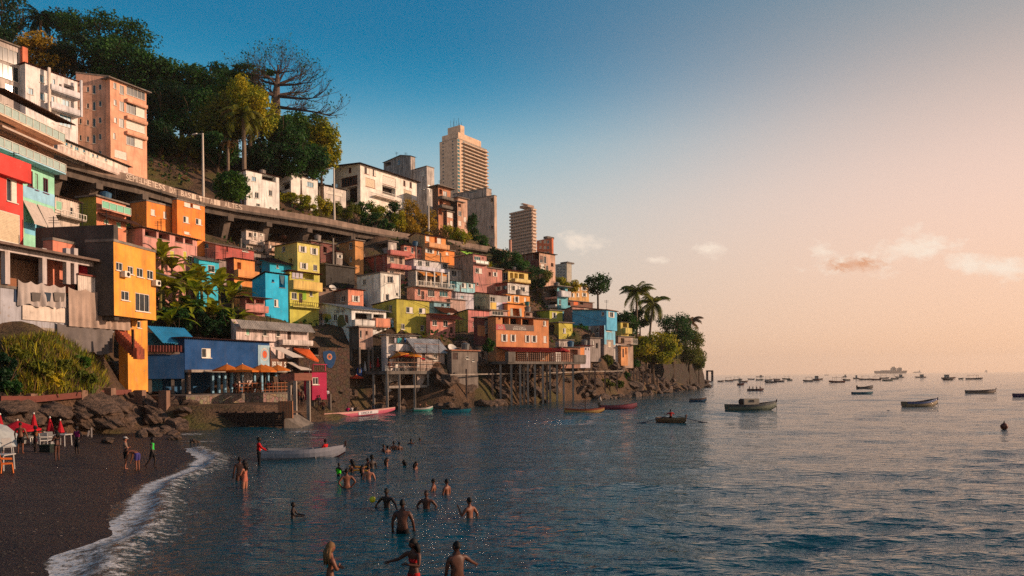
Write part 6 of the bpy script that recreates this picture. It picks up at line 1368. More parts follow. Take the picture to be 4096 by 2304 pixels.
F_ = [ # forest behind the blocks (photograph position, half-size, distance, foliage)
 (40, 62, 105, 100, 172, 'deep', 1500, 'ragged dark tree at the top left corner'), (-20, 185, 110, 90, 168, 'deep', 2600, 'dark tree cut by the left edge above the grey-beige block'),
 (255, 78, 90, 50, 182, 'deep', 1700, 'highest flat-topped tree left of the sky gap'), (420, 128, 165, 62, 180, 'dark', 2700, 'wide umbrella-shaped tree crown on the ridge'), (330, 235, 150, 85, 172, 'deep', 4200, 'dense dark tree behind the white apartments'),
 (175, 215, 120, 70, 168, 'autumn', 2600, 'brownish tree behind the grey-beige block'), (485, 262, 150, 95, 170, 'dark', 4500, 'rounded dark green tree behind the peach apartments'), (600, 318, 140, 95, 172, 'dark', 4500, 'dense green tree right of the peach apartments'),
 (725, 348, 130, 90, 175, 'mid', 4200, 'tree with bluish-green crown in the middle of the ridge'), (850, 345, 130, 85, 175, 'dark', 4200, 'dark tree near the right end of the ridge line'), (945, 392, 110, 95, 170, 'mid', 3600, 'bushy tree left of the bare spreading tree'),
 (660, 440, 130, 105, 160, 'deep', 4200, 'shadowed tree in the heart of the forest'), (790, 470, 130, 105, 158, 'dark', 4200, 'dark tree behind the pale lamp post'), (900, 470, 110, 100, 152, 'olive', 3600, 'olive tree left of the tall palm'),
 (1000, 430, 95, 115, 150, 'sunlit_gold', 3800, 'golden-green sunlit tree beside the tall palm'), (1120, 560, 120, 105, 158, 'dark', 4200, 'dark tree under the bare spreading tree'), (1215, 535, 110, 85, 165, 'mid', 3600, 'green tree right under the bare branches'),
 (1285, 590, 70, 115, 160, 'sunlit_gold', 3600, 'sunlit tree at the right end of the forest'), (1200, 640, 110, 85, 154, 'dark', 3600, 'dark tree behind the white balustrade house'), (1060, 640, 95, 75, 152, 'deep', 3000, 'dark tree behind the white cube house'),
 (735, 590, 80, 60, 146, 'olive', 2600, 'low olive tree above the retaining slope'), (870, 600, 90, 70, 146, 'dark', 2800, 'low dark tree behind the small pale trunk'), (640, 560, 70, 70, 142, 'deep', 2400, 'dark tree just right of the peach apartments'), (930, 745, 70, 62, 134, 'mid', 2600, 'round green bush-like tree left of the white cube house')]
for x, y, rx, ry, d, k, n, lb in F_: tree(x, y + 6, rx * 1.14, ry * 1.16, d, k, lb, int(n * (1.9 if n > 2000 else 1.3)), clumps=34)
def bare_tree():
	d = 163; q = lambda x, y, o=0: at(*nat('T', x, y), d + o); root = thing('bare_tree', (q(1265, 720).x, d, ground(q(1265, 720).x, d)), 'tall nearly leafless tree with tiers of spreading branches against the sky', 'tree'); rnd = random.Random(4)
	m = MB(); b = q(1262, 760); m.tube([Vector((b.x, d, ground(b.x, d) - 1)), q(1262, 760), q(1272, 560), q(1275, 470), q(1288, 350), q(1295, 240), q(1300, 150)], [1.5, 1.25, 1.05, .9, .6, .35, .12], 10); tr = m.build('trunk', bark('#6a5a50'), root)
	tips = []
	tiers = [(1275, 465, [(960, 400, 3), (1100, 380, -4), (1480, 470, 3), (1690, 480, -3), (1560, 430, 8), (1180, 400, 8)], .42), (1285, 355, [(1030, 250, 3), (1130, 240, -5), (1440, 290, 4), (1640, 330, -4), (1540, 240, 2), (1380, 210, 7)], .32), (1270, 575, [(1150, 570, 0), (1480, 590, 3), (1700, 640, -4), (1830, 670, 2)], .40), (1295, 240, [(1130, 170, 3), (1210, 150, -4), (1400, 170, 4), (1340, 140, -2), (1460, 210, 0)], .2), (1290, 300, [(900, 220, 2), (1000, 210, -4)], .2)]
	for x, y, ends, r in tiers:
		s = q(x, y)
		for ex, ey, o in ends:
			e = q(ex, ey, o); m = MB(); mid = s.lerp(e, .55) + Vector((0, 0, .6 - rnd.random())); pts = [s, s.lerp(mid, .5), mid, mid.lerp(e, .5) + Vector((0, 0, rnd.uniform(-.3, .4))), e]
			m.tube(pts, [r, r * .8, r * .6, r * .4, r * .16], 6, False)
			for k in range(9):
				t_ = rnd.uniform(.3, 1.0); p = pts[min(int(t_ * 4), 3)].lerp(pts[min(int(t_ * 4) + 1, 4)], t_ * 4 % 1); dr = (e - s).normalized() + Vector((rnd.uniform(-.6, .6), rnd.uniform(-.6, .6), rnd.uniform(-.35, .8)))
				limb(m, p, dr, rnd.uniform(2.0, 3.6), r * .2, 2, rnd, .75, tips, .1)
			m.build('branch', bark('#4f4440'), root)
	r_ = np.random.default_rng(3); T_ = np.array([t[:] for t in tips]); T_ = T_[r_.random(len(T_)) < .5]; P = np.repeat(T_, 2, 0) + r_.normal(0, .35, (len(T_) * 2, 3)); V = []
	for p in P:
		a, b = r_.normal(size=3), r_.normal(size=3); a /= np.linalg.norm(a); b /= np.linalg.norm(b); V += [p - a * .3, p - b * .16, p + a * .3, p + b * .16]
	npmesh('sparse_leaves', np.array(V), np.arange(len(V)).reshape(-1, 4), GREENS['dark'], root)
	c = q(1000, 215); V, F = leafcloud(c[:], (6, 4, 1.6), 900, .45, 77, 14); npmesh('leafy_branch', V, F, GREENS['dark'], root)
bare_tree()
def palm(px, ytop, ybase, d, label, L=3.6, n=22, droop=1.0, kind='mid', lean=(0, 0), seed=1, r=.24, dead=False, group='palms', c='N'):
	rnd = random.Random(seed); T = at(*nat(c, px, ytop), d); Bz = at(*nat(c, px, ybase), d)
	base = Vector((T.x + lean[0], d + lean[1], min(Bz.z, ground(T.x + lean[0], d + lean[1])) - .3)); root = thing('palm_tree', base, label, 'palm tree', group)
	m = MB(); m.tube([base, base.lerp(T, .35) + Vector((lean[0] * -.1, 0, 0)), base.lerp(T, .7), T], [r * 1.35, r, r * .95, r * .9], 9); m.build('trunk', bark('#8a7866'), root)
	for k in range(n):
		a = 2 * math.pi * k / n * 1.618 * 3 + rnd.uniform(-.2, .2); el = rnd.uniform(-.35, 1.25) if k % 3 else rnd.uniform(.6, 1.4); f = MB(); dirh = Vector((math.cos(a), math.sin(a), 0)); pts = []; p = T.copy(); e = el; seg = 7; LL = L * rnd.uniform(.85, 1.1)
		for i in range(seg + 1):
			pts.append(p.copy()); p = p + (dirh * math.cos(e) + Vector((0, 0, math.sin(e)))) * (LL / seg); e -= droop * rnd.uniform(.26, .36)
		f.tube(pts, [.05 * (1 - i / (seg + 2)) for i in range(seg + 1)], 4, False); sd = dirh.cross(Vector((0, 0, 1)))
		for i in range(30):
			t_ = .12 + .88 * i / 29; q = pts[min(int(t_ * seg), seg - 1)].lerp(pts[min(int(t_ * seg) + 1, seg)], t_ * seg % 1 if t_ < 1 else 1); ll = L * .27 * math.sin(math.pi * (.15 + .8 * t_)) + .12
			tang = (pts[min(int(t_ * seg) + 1, seg)] - pts[min(int(t_ * seg), seg - 1)]).normalized()
			for s_ in (-1, 1):
				tip = q + (sd * s_ * .8 + tang * .55 + Vector((0, 0, -.55 - .25 * rnd.random()))).normalized() * ll; w = tang * (.045 + .03 * L / 3.6)
				f.add([q - w, q + w, tip + w * .25, tip - w * .25], [(0, 1, 2, 3)])
		f.build('frond', GREENS['dry'] if dead and k < 5 else GREENS[kind], root)
	if not dead:
		for k in range(5): m = MB(); a = k * 1.3; m.sphere(T + Vector((math.cos(a) * .28, math.sin(a) * .28, -.35)), .16, 6, 4); m.build('coconut', paint('#5a5a20', .7), root)
	return root
palm(950, 690, 1330, 141, 'tall palm with a hanging skirt of dead fronds in front of the forest', 5.2, 34, 1.15, 'olive', seed=3, r=.42, dead=True, c='T')
palm(790, 945, 1310, 143, 'smaller palm with a pale bare trunk left of the tall palm', 2.4, 12, 1.3, 'dry', seed=5, r=.3, c='T', dead=True)
palm(470, 235, 560, 176, 'dark palm beside the top left trees', 5.0, 22, 1.0, 'deep', seed=9, c='A1', r=.4)
palm(2546, 1178, 1345, 176, 'tallest coconut palm near the end of the village', 5.2, 26, .85, 'olive', seed=11, r=.28)
palm(2612, 1218, 1360, 184, 'second coconut palm leaning right behind the tallest one', 5.4, 24, .95, 'olive', lean=(-2.2, 0), seed=12, r=.28)
palm(2760, 1292, 1430, 236, 'distant palm showing above the headland trees', 5.0, 20, .9, 'dry', seed=13, r=.3)
R_TREES = [(2391, 1138, 62, 55, 168, 'dark', 1500, 'lone open-crowned tree against the sky beside the ridge', 'trees toward the headland'), (2505, 1300, 60, 62, 172, 'dark', 2600, 'bushy tree left of the tallest coconut palm', 'trees toward the headland'),
 (2610, 1400, 112, 78, 176, 'sunlit_gold', 9500, 'broad sunlit green tree leaning over the shore rocks', 'trees toward the headland'), (2690, 1315, 95, 72, 215, 'dark', 5000, 'dark umbrella tree behind the broad sunlit tree', 'trees toward the headland'), (2755, 1390, 72, 95, 232, 'olive', 6000, 'dense hanging tree over the fort wall', 'trees toward the headland'), (2795, 1435, 32, 62, 240, 'olive', 2400, 'ivy-like tree spilling over the end of the fort wall', 'trees toward the headland'), (2660, 1400, 60, 60, 210, 'deep', 3000, 'shadowed tree between the sunlit tree and the fort wall', 'trees toward the headland'), (2560, 1275, 45, 50, 186, 'deep', 1500, 'small dark tree at the foot of the coconut palms', 'trees toward the headland')]
for x, y, rx, ry, d, k, n, lb, gp in R_TREES: tree(x, y, rx, ry, d, k, lb, n, group=gp, ls=max(.34, 4.6 / FPX * d), clumps=34)
def bush(x, y, rx, ry, kind, label, n=900, d=None, c='N', group='bushes on the slope', ls=None, name='bush'):
	global TREE_N; TREE_N += 1
	s = CR[c][2]; px, py = nat(c, x, y); P = at(px, py, d) if d else hit(px, py + ry / s * .9); P = at(px, py, P.y - .3); R = (rx / s / FPX * P.y, rx / s / FPX * P.y * .8, ry / s / FPX * P.y)
	V, F = leafcloud(P[:], R, n, ls or max(.16, 5.0 / FPX * P.y), TREE_N * 13 + 5, 14, hollow=.35)
	root = thing(name, (P.x, P.y, P.z - R[2]), label, 'bush', group); npmesh('foliage', V, F, GREENS[kind], root)
	m = MB(); rnd = random.Random(TREE_N)
	for k in range(4): limb(m, Vector((P.x, P.y, P.z - R[2] * 1.15)), Vector((rnd.uniform(-.6, .6), rnd.uniform(-.6, .6), 1)), R[2] * 1.1, .06, 1, rnd)
	m.build('stem', bark(), root); return root
BL = [(1165, 800, 60, 34, 'sunlit_gold', 152), (1232, 812, 52, 36, 'sunlit_gold', 152), (1292, 832, 46, 52, 'sunlit_gold', 148), (1345, 835, 40, 36, 'olive', 150), (1392, 850, 60, 36, 'olive', 152), (1455, 846, 62, 46, 'mid', 156), (1512, 842, 50, 44, 'sunlit_gold', 158), (1500, 886, 56, 36, 'dark', 150), (1570, 850, 56, 56, 'dark', 160), (1596, 895, 40, 52, 'sunlit_gold', 152), (1640, 858, 56, 66, 'autumn', 162), (1655, 915, 56, 48, 'autumn', 154), (1712, 895, 60, 62, 'autumn', 160), (1740, 945, 62, 42, 'dry', 156), (1800, 935, 48, 42, 'sunlit_gold', 162), (1845, 958, 52, 38, 'sunlit_gold', 162), (1890, 905, 44, 62, 'dark', 190), (1925, 962, 40, 40, 'mid', 172), (1545, 912, 40, 34, 'dark', 149), (1690, 955, 50, 34, 'autumn', 152)]
WH = ['under the white balustrade house', 'left of the first lamp of the villa', 'below the villa garden', 'under the villa terrace', 'below the stained block', 'beside the middle lamp post', 'below the stacked brick rooms', 'above the far end of the viaduct']
for i, (x, y, rx, ry, k, d) in enumerate(BL):
	bush(x, y, rx, ry, k, {'sunlit_gold': 'sunlit yellow-green', 'olive': 'olive green', 'mid': 'mid green', 'dark': 'dark green', 'autumn': 'amber brown', 'dry': 'dry straw-coloured'}[k] + ' bush ' + WH[min(7, int((x - 1140) / 100))] + ', number ' + ['one', 'two', 'three', 'four', 'five', 'six', 'seven', 'eight', 'nine', 'ten', 'eleven', 'twelve', 'thirteen', 'fourteen', 'fifteen', 'sixteen', 'seventeen', 'eighteen', 'nineteen', 'twenty'][i] + ' from the left', 1500, d)
RB = [(1990, 1022, 50, 36, 'deep'), (2030, 1040, 60, 40, 'dark'), (2085, 1052, 60, 42, 'mid'), (2120, 1085, 64, 44, 'dark'), (2165, 1105, 56, 42, 'olive'), (2205, 1128, 50, 38, 'olive'), (2245, 1135, 40, 34, 'sunlit_gold'), (2280, 1148, 44, 34, 'sunlit_gold'), (2310, 1175, 46, 36, 'sunlit_gold'), (2010, 1075, 50, 30, 'deep'), (2060, 1085, 44, 28, 'deep'), (2150, 1135, 40, 26, 'deep'), (2330, 1150, 26, 26, 'sunlit_gold')]
OR_ = ['first', 'second', 'third', 'fourth', 'fifth', 'sixth', 'seventh', 'eighth', 'ninth', 'tenth', 'eleventh', 'twelfth', 'thirteenth']
for i, (x, y, rx, ry, k) in enumerate(RB): bush(x, y, rx, ry, k, OR_[i] + ' bush down the overgrown slope below the far towers', 1300, group='bushes below the far towers')
bush(450, 530, 78, 92, 'dark', 'leafy creeper hanging at the left end of the restaurant deck', 2200, 114.2, 'H', 'creepers by the sea wall'); bush(1835, 700, 60, 88, 'olive', 'green creeper below the grey box house', 1800, 147, 'H', 'creepers by the sea wall')
bush(400, 660, 90, 40, 'olive', 'yellow-green shrub on the rocks under the footpath posts', 1500, 146, 'O', 'shrubs on the shore rocks'); bush(510, 670, 70, 52, 'olive', 'second yellow-green shrub on the rocks right of the first', 1500, 151, 'O', 'shrubs on the shore rocks'); bush(590, 620, 50, 75, 'mid', 'green shrub climbing a concrete post near the headland', 1300, 157, 'O', 'shrubs on the shore rocks'); bush(690, 480, 60, 45, 'mid', 'green shrub under the broad sunlit tree', 1300, 164, 'O', 'shrubs on the shore rocks')
bush(600, 480, 34, 60, 'sunlit_gold', 'bright yellow-green banana-like bush beside the tall pink-brown house', 600, None, 'G', '')
# banana grove
def banana(px, py, d, h, label, seed, n=9):
	rnd = random.Random(seed); b = at(px, py, d); b = Vector((b.x, b.y, b.z)); root = thing('banana_plant', b, label, 'banana plant', 'banana plants beside the yellow house')
	t = b + Vector((rnd.uniform(-.4, .4), rnd.uniform(-.4, .4), h)); m = MB(); m.tube([b - Vector((0, 0, 1.5)), b.lerp(t, .5), t], [.24, .19, .12], 8); m.build('stem', bark('#7a7040'), root)
	for k in range(n):
		a = k * 2.4 + rnd.uniform(-.3, .3); dh = Vector((math.cos(a), math.sin(a), 0)); e = rnd.uniform(.5, 1.45); L = rnd.uniform(2.8, 4.0); W = rnd.uniform(.5, .72); sd = dh.cross(Vector((0, 0, 1))); p = t.copy(); vs = []; seg = 9
		for i in range(seg + 1):
			u_ = i / seg; w = W * math.sin(math.pi * min(1, .06 + .94 * u_) ** .8) * (1 if rnd.random() > .25 else .62); nn = (Vector((0, 0, math.cos(e))) - dh * math.sin(e)); dip = -.22 * w
			vs += [p + sd * w + nn * dip * -1, p, p - sd * w + nn * dip * -1]; p = p + (dh * math.cos(e) + Vector((0, 0, math.sin(e)))) * (L / seg); e -= rnd.uniform(.12, .24)
		f = MB(); f.add(vs, [(i * 3 + j, i * 3 + j + 1, i * 3 + j + 4, i * 3 + j + 3) for i in range(seg) for j in (0, 1)]); f.build('leaf', [GREENS['sunlit_gold'], GREENS['banana'], GREENS['olive'], GREENS['banana']][(k + seed) % 4 if rnd.random() > .2 else 1], root)
BN = [(655, 1120, 4.6), (700, 1150, 4.2), (745, 1190, 3.8), (690, 1230, 3.6), (790, 1225, 3.4), (835, 1235, 3.6), (880, 1215, 4.0), (930, 1240, 3.6), (770, 1290, 3.0), (850, 1300, 3.0), (905, 1310, 2.6), (720, 1310, 2.8), (670, 1330, 2.6), (955, 1310, 2.4), (640, 1215, 3.4), (810, 1160, 3.2)]
for i, (x, y, h_) in enumerate(BN):
	d_ = hit(x, y).y; banana(x, y + 60, min(d_, 96), h_, (OR_ + ['fourteenth', 'fifteenth', 'sixteenth'])[i] + (' tall ' if h_ > 3.7 else ' ') + 'banana plant in the grove, ' + ('upper' if y < 1235 else 'lower') + (' part next to the yellow house' if x < 760 else ' part next to the cyan house') , i + 3, 11)
for i, (x, y, rx, ry, k) in enumerate([(700, 1290, 70, 60, 'dark'), (800, 1300, 80, 60, 'deep'), (900, 1290, 70, 60, 'dark'), (960, 1320, 50, 40, 'olive'), (760, 1230, 70, 50, 'mid'), (860, 1330, 60, 30, 'deep')]): bush(x, y, rx, ry, k, OR_[i] + ' leafy shrub filling the banana grove', 1400, None, 'N', 'shrubs in the banana grove', .3)
# scrub on the bank under the tarpaulin house
def scrub():
	r = np.random.default_rng(8); V = []; 
	N = 15000
	xs = r.uniform(60, 1240, N * 3); ys = r.uniform(400, 1090, N * 3); keep = (ys > 400 + np.abs(xs - 600) * .12) & (ys < 1090 - np.maximum(0, xs - 950) * .25); xs, ys = xs[keep][:N], ys[keep][:N]
	rx = (xs / S7 - CX) / FPX
	lut = {}
	for x, y in zip(xs, ys):
		key = (int(x // 30), int(y // 30))
		if key not in lut: lut[key] = hit(*nat('A4', key[0] * 30 + 15, key[1] * 30 + 15)).y
		d = lut[key] + r.normal(0, .35); p = np.array(at(*nat('A4', x, y), d)); p[2] -= .25
		h = r.uniform(.35, .95); a = r.uniform(0, 6.28); w = np.array([math.cos(a), math.sin(a), 0]) * .05; l = np.array([r.normal(0, .25), r.normal(0, .25), h])
		V += [p - w, p + w, p + l * .6 + w * .7, p + l]
	o = npmesh('scrub', np.array(V), np.arange(len(V)).reshape(-1, 4), [GREENS['olive'], GREENS['dry'], GREENS['sunlit_gold']], None, mi=r.choice([0, 0, 1, 2], len(V) // 4))
	tag(o, 'dense yellow-green and dry scrub grass on the bank under the tarpaulin house', 'scrub', kind='stuff')
scrub()
for i, (x, y, rx, ry, k) in enumerate([(60, 800, 170, 210, 'deep'), (120, 1010, 150, 120, 'dark'), (200, 620, 130, 110, 'olive'), (700, 760, 160, 90, 'olive'), (950, 720, 120, 90, 'mid'), (1000, 900, 120, 90, 'olive'), (450, 800, 160, 120, 'olive'), (650, 930, 150, 90, 'sunlit_gold')]): bush(x, y, rx, ry, k, OR_[i] + ' shrub on the bank below the tarpaulin house', 1600, None, 'A4', 'shrubs on the bank', .2)
# hillside undergrowth in the gaps between houses
def undergrowth():
	r = np.random.default_rng(14); V = []; mi = []
	n = 0; M_ = 0
	X = r.uniform(-75, 60, 60000); Y = r.uniform(60, 230, 60000); P = np.stack([X, Y], 1); a, ia = polydist(P, SHORE); b, ib = polydist(P, VIA)
	z = height(X, Y); k = (a > 6) & (noise2(X * .8, Y * .8, 31) > -.1) & (np.abs(b + 0) > 1) & ~((b > 0) & (b < 10.5)) & ~((X > -42) & (X < -14) & (Y < 90) & (a < 16))
	X, Y, z = X[k], Y[k], z[k]
	for x, y, zz in zip(X[:26000], Y[:26000], z[:26000]):
		s = r.uniform(.18, .5); t = r.normal(size=3); t /= np.linalg.norm(t); q = np.cross(t, r.normal(size=3)); q /= np.linalg.norm(q) + 1e-6; p = np.array([x, y, zz + r.uniform(0, .9)])
		V += [p - t * s, p - q * s * .6, p + t * s, p + q * s * .6]
	o = npmesh('undergrowth', np.array(V), np.arange(len(V)).reshape(-1, 4), [GREENS['dark'], GREENS['olive'], GREENS['dry'], GREENS['deep']], None, mi=r.choice([0, 0, 1, 2, 3], len(V) // 4))
	tag(o, 'weeds and low undergrowth covering the slope between the houses', 'undergrowth', kind='stuff')
undergrowth()

# ---------------------------------------------------------------- boats
def hull_pts(L, B, H, n=16, bow=.5, stern=.12, draft=.22, sternw=.72):
	st = []
	for i in range(n + 1):
		u = i / n; x = -L / 2 + L * u
		b = B / 2 * (sternw + (1 - sternw) * math.sin(min(1, u / .45) * math.pi / 2)) if u < .45 else B / 2 * max(0.02, (1 - ((u - .45) / .55) ** 2.3))
		zs = H * (1 + bow * max(0, (u - .35) / .65) ** 2 + stern * (1 - u) ** 3); zk = -draft + (draft + H * .5) * max(0, (u - .8) / .2) ** 2
		st.append((x + (.06 * L * max(0, (u - .8) / .2) ** 1.5), b, zs, zk))
	return st
def boat_hull(root, L, B, H, cols, inner='#4a3a30', **k):
	"""hull in local axes, bow towards +X; cols = bottom, side, top band"""
	st = hull_pts(L, B, H, **k); n = len(st); rows = [(0, 0), (.62, .18), (.88, .42), (.97, .72), (1.0, 1.0)]
	m = MB(); vs = []
	for sgn in (-1, 1):
		for x, b, zs, zk in st:
			for w, t in rows: vs.append((x, sgn * b * w, zk + (zs - zk) * t))
		for x, b, zs, zk in st: vs.append((x, sgn * b * .90, zs)); vs.append((x, sgn * b * .78, zk + (zs - zk) * .38 + .02))
	half = n * 5 + n * 2; fs, mi = [], []
	for s in (0, 1):
		o = s * half
		for i in range(n - 1):
			for j in range(4):
				a = o + i * 5 + j; q = (a, a + 5, a + 6, a + 1); fs.append(q if s == 0 else q[::-1]); mi.append(0 if j == 0 else (1 if j < 3 else 2))
			g = o + n * 5 + i * 2; top = o + i * 5 + 4
			q = (top, top + 5, g + 2, g); fs.append(q if s == 0 else q[::-1]); mi.append(2)
			q = (g, g + 2, g + 3, g + 1); fs.append(q if s == 0 else q[::-1]); mi.append(3)
	for i in range(n - 1): a = n * 5 + i * 2 + 1; b = half + n * 5 + i * 2 + 1; fs.append((a, a + 2, b + 2, b)); mi.append(3)
	fs.append(tuple([0, 1, 2, 3, 4] + [half + 4, half + 3, half + 2, half + 1])); mi.append(1)
	e = (n - 1) * 5; fs.append(tuple([e, e + 1, e + 2, e + 3, e + 4] + [half + e + 4, half + e + 3, half + e + 2, half + e + 1])); mi.append(1)
	m.add(vs, fs); m.m = mi; m.build('hull', [paint(c_, .45, .4) for c_ in cols] + [paint(inner, .8)], root, smooth=False)
	return st
def boat(p, ang, L, B, H, cols, label, group='boats', extras=(), name='boat', inner='#4a3a30', cat='boat', **k):
	root = thing(name, (0, 0, 0), label, cat, group); st = boat_hull(root, L, B, H, cols, inner, **k)
	for t in (.28, .52, .74)[:3 if L > 3 else 2]:
		x, b, zs, zk = st[int(t * (len(st) - 1))]; m = MB(); m.box((x, 0, zs - .16), (.12, 0, 0), (0, b * .88, 0), (0, 0, .025)); m.build('thwart', paint('#7a5a40', .8), root)
	for e in extras:
		m = MB()
		if e == 'motor': m.box((-L / 2 - .12, 0, H + .25), (.14, 0, 0), (0, .14, 0), (0, 0, .2)); m.bar((-L / 2 - .12, 0, H + .1), (-L / 2 - .2, 0, -.4), .1); m.build('outboard_motor', paint('#1d2422', .5), root)
		if e == 'cabin':
			m.box((-L * .02, 0, H + .32), (L * .16, 0, 0), (0, B * .3, 0), (0, 0, .42)); o = m.build('cabin', paint('#b5a58f', .7), root); w = MB(); w.box((-L * .02, -B * .3 - .01, H + .45), (L * .05, 0, 0), (0, .02, 0), (0, 0, .14)); w.build('window', M_GLASS, o)
			w = MB(); w.sphere((-L * .2, 0, H + .35), .38, 8, 6, (.8, 1, 1.1)); w.build('engine_cover', paint('#3a2a24', .8), root)
		if e == 'wheelhouse':
			m.box((-L * .12, 0, H + 1.0), (L * .15, 0, 0), (0, B * .34, 0), (0, 0, .95)); o = m.build('wheelhouse', paint('#a8988a', .7), root); w = MB(); w.box((-L * .12, -B * .34 - .01, H + 1.3), (L * .12, 0, 0), (0, .02, 0), (0, 0, .25)); w.build('window', M_GLASS, o); r = MB(); r.box((-L * .12, 0, H + 2.0), (L * .19, 0, 0), (0, B * .42, 0), (0, 0, .05)); r.build('roof', paint('#6a4a3c', .8), o)
		if e == 'canopy':
			m.box((-L * .08, 0, H + 1.75), (L * .32, 0, 0), (0, B * .48, 0), (0, 0, .06)); o = m.build('canopy', paint('#6a5548', .8), root)
			for sx in (-.38, .22):
				for sy in (-1, 1): w = MB(); w.bar((L * sx, sy * B * .42, H * .8), (L * sx, sy * B * .42, H + 1.7), .07); w.build('canopy_post', M_WOOD, root)
		if e == 'mast': m.tube([(L * .05, 0, H * .5), (L * .05, 0, H + 2.6)], .05, 5); m.build('mast', M_WOOD, root)
		if e == 'tallmast': m.tube([(0, 0, 0), (0, 0, 14)], [.12, .06], 5); m.build('mast', M_WIRE, root)
		if e == 'anchor': m.bar((L / 2 + .05 * L, 0, H * 1.35), (L / 2 + .5, .1, -.1), .05); m.build('mooring_line', M_WIRE, root)
		if e == 'stem': m.box((L / 2 + .06 * L, 0, H * 1.55), (.05, 0, .05), (0, .06, 0), (0, 0, .16)); m.build('stem_post', paint('#4a2a20', .8), root)
	root.location = p; root.rotation_euler = (0, 0, ang); return root
def ang_px(x0, y0, x1, y1): a, b = onz(x0, y0), onz(x1, y1); return math.atan2(b.y - a.y, b.x - a.x), (b - a).length, (a + b) / 2
a, L, c_ = ang_px(1062, 1836, 1345, 1829); RB_ = boat(c_, a, 4.4, 1.35, .5, ('#3a1416', '#97969c', '#a09ea4'), 'white rowing boat held by two men in red shirts near the swimmers', '', ('stem',), 'rowing_boat', '#8d8a8a', bow=.42)
ROW_C, ROW_A = c_, a
m = MB(); q = onz(1262, 1828); m.bar((q.x - .1, q.y - .2, .55), (q.x + .35, q.y - 1.1, -.05), .05); o = m.build('oar', paint('#8a8078', .7)); tag(o, 'pale oar dipping from the white rowing boat', 'oar')
boat(onz(3002, 1641), math.radians(12), 6.4, 1.8, .72, ('#0f2a28', '#5f6658', '#24323a'), 'pale green-bottomed boat with small cabin moored alone in the middle of the bay', '', ('cabin', 'anchor', 'stem'), 'fishing_boat', bow=.55)
boat(onz(2334, 1651), math.radians(8), 4.7, 1.3, .42, ('#2a1512', '#b08a50', '#8a3c22'), 'long rust-red boat with an ochre stripe near the shore rocks', '', ('mast',), 'canoe_boat', bow=.5, stern=.5)
boat(onz(2470, 1636), math.radians(10), 4.9, 1.4, .5, ('#3a1620', '#6f2b3c', '#7a3040'), 'maroon boat with outboard motor moored behind the rust-red one', '', ('motor', 'anchor'), 'motor_boat', bow=.6)
boat(onz(2686, 1690), math.radians(-58), 3.4, 1.3, .42, ('#241a14', '#7a5a3c', '#8a6a48'), 'brown rowboat seen end-on with an oarsman in red', '', ('stem',), 'rowboat', bow=.4); ROW2 = onz(2686, 1690)
for s_, nm in ((-1, 'left'), (1, 'right')):
	m = MB(); a0 = ROW2 + Vector((s_ * .5, 0, .62)); b0 = ROW2 + Vector((s_ * 2.9, -.3, -.02)); m.tube([a0, b0], .03, 5); m.box(b0, Vector((s_ * .42, 0, -.06)), (0, .02, 0), (0, 0, .09)); tag(m.build('oar', paint('#1c2a44', .6)), f'dark oar on the {nm} of the brown rowboat', 'oar', 'oars of the brown rowboat')
boat(onz(2790, 1607), math.radians(-10), 2.6, 1.1, .5, ('#16242e', '#1d4a66', '#7a5a48'), 'small blue dinghy off the headland rocks', '', (), 'dinghy')
boat(onz(3021, 1563), math.radians(4), 4.2, 1.2, .45, ('#241014', '#4a2024', '#3a1c1e'), 'dark rowboat carrying four people beyond the moored boat', '', (), 'rowboat')
boat(onz(3459, 1555), math.radians(8), 4.6, 1.5, .55, ('#1c1a24', '#4a4440', '#2c2a38'), 'dark motor boat with raised bow at mid-distance', 'moored open boats', ('motor',), 'motor_boat', bow=.9)
boat(onz(3448, 1578), 0.0, 4.1, 1.3, .5, ('#12303c', '#1f5a6a', '#2a6a78'), 'flat teal boat just in front of the dark motor boat', 'moored open boats', (), 'open_boat', bow=.15)
boat(onz(3680, 1626), math.radians(14), 5.0, 1.6, .62, ('#101828', '#8a785e', '#123c70'), 'blue boat with a cream stripe and raised bow at the right', 'moored open boats', ('stem', 'anchor'), 'open_boat', bow=.75)
boat(onz(3922, 1573), math.radians(3), 6.0, 1.7, .6, ('#1a1220', '#8d7868', '#241a2c'), 'long dark boat with a pale stripe near the right edge', 'moored open boats', ('stem', 'anchor'), 'open_boat', bow=.4)
boat(onz(4110, 1587), math.radians(6), 5.0, 1.5, .55, ('#16102a', '#2a2350', '#2a2350'), 'indigo boat cut by the right edge of the picture', 'moored open boats', (), 'open_boat')
FAR = [(2831, 1529, 33, ''), (2883, 1527, 26, ''), (2916, 1525, 34, 'c'), (2962, 1541, 26, 'w'), (2976, 1529, 30, ''), (3038, 1521, 30, 'c'), (3074, 1522, 30, 'c'), (3083, 1531, 44, ''), (3117, 1527, 38, ''), (3107, 1519, 26, ''), (3145, 1517, 32, 'c'), (3159, 1522, 20, ''), (3233, 1526, 38, 'c'), (3271, 1519, 40, 'w'), (3267, 1523, 24, ''), (3348, 1530, 64, 'c'), (3386, 1522, 30, ''), (3040, 1508, 28, 'w'), (3379, 1508, 16, 'w'), (3423, 1515, 20, 'w'), (3458, 1519, 44, 'c'), (3503, 1520, 40, 'c'), (3537, 1514, 34, 'c'), (3551, 1523, 42, ''), (3579, 1517, 28, ''), (3599, 1510, 32, 'w'), (3682, 1510, 40, 'w'), (3793, 1514, 50, 'w'), (3791, 1521, 42, ''), (3844, 1517, 20, ''), (3896, 1517, 60, 'c'), (2950, 1521, 34, 'c'), (3005, 1518, 26, '')]
fc = ['#5a2a24', '#2a4a3a', '#3a4450', '#6a5040', '#23303c', '#7a3a2c']
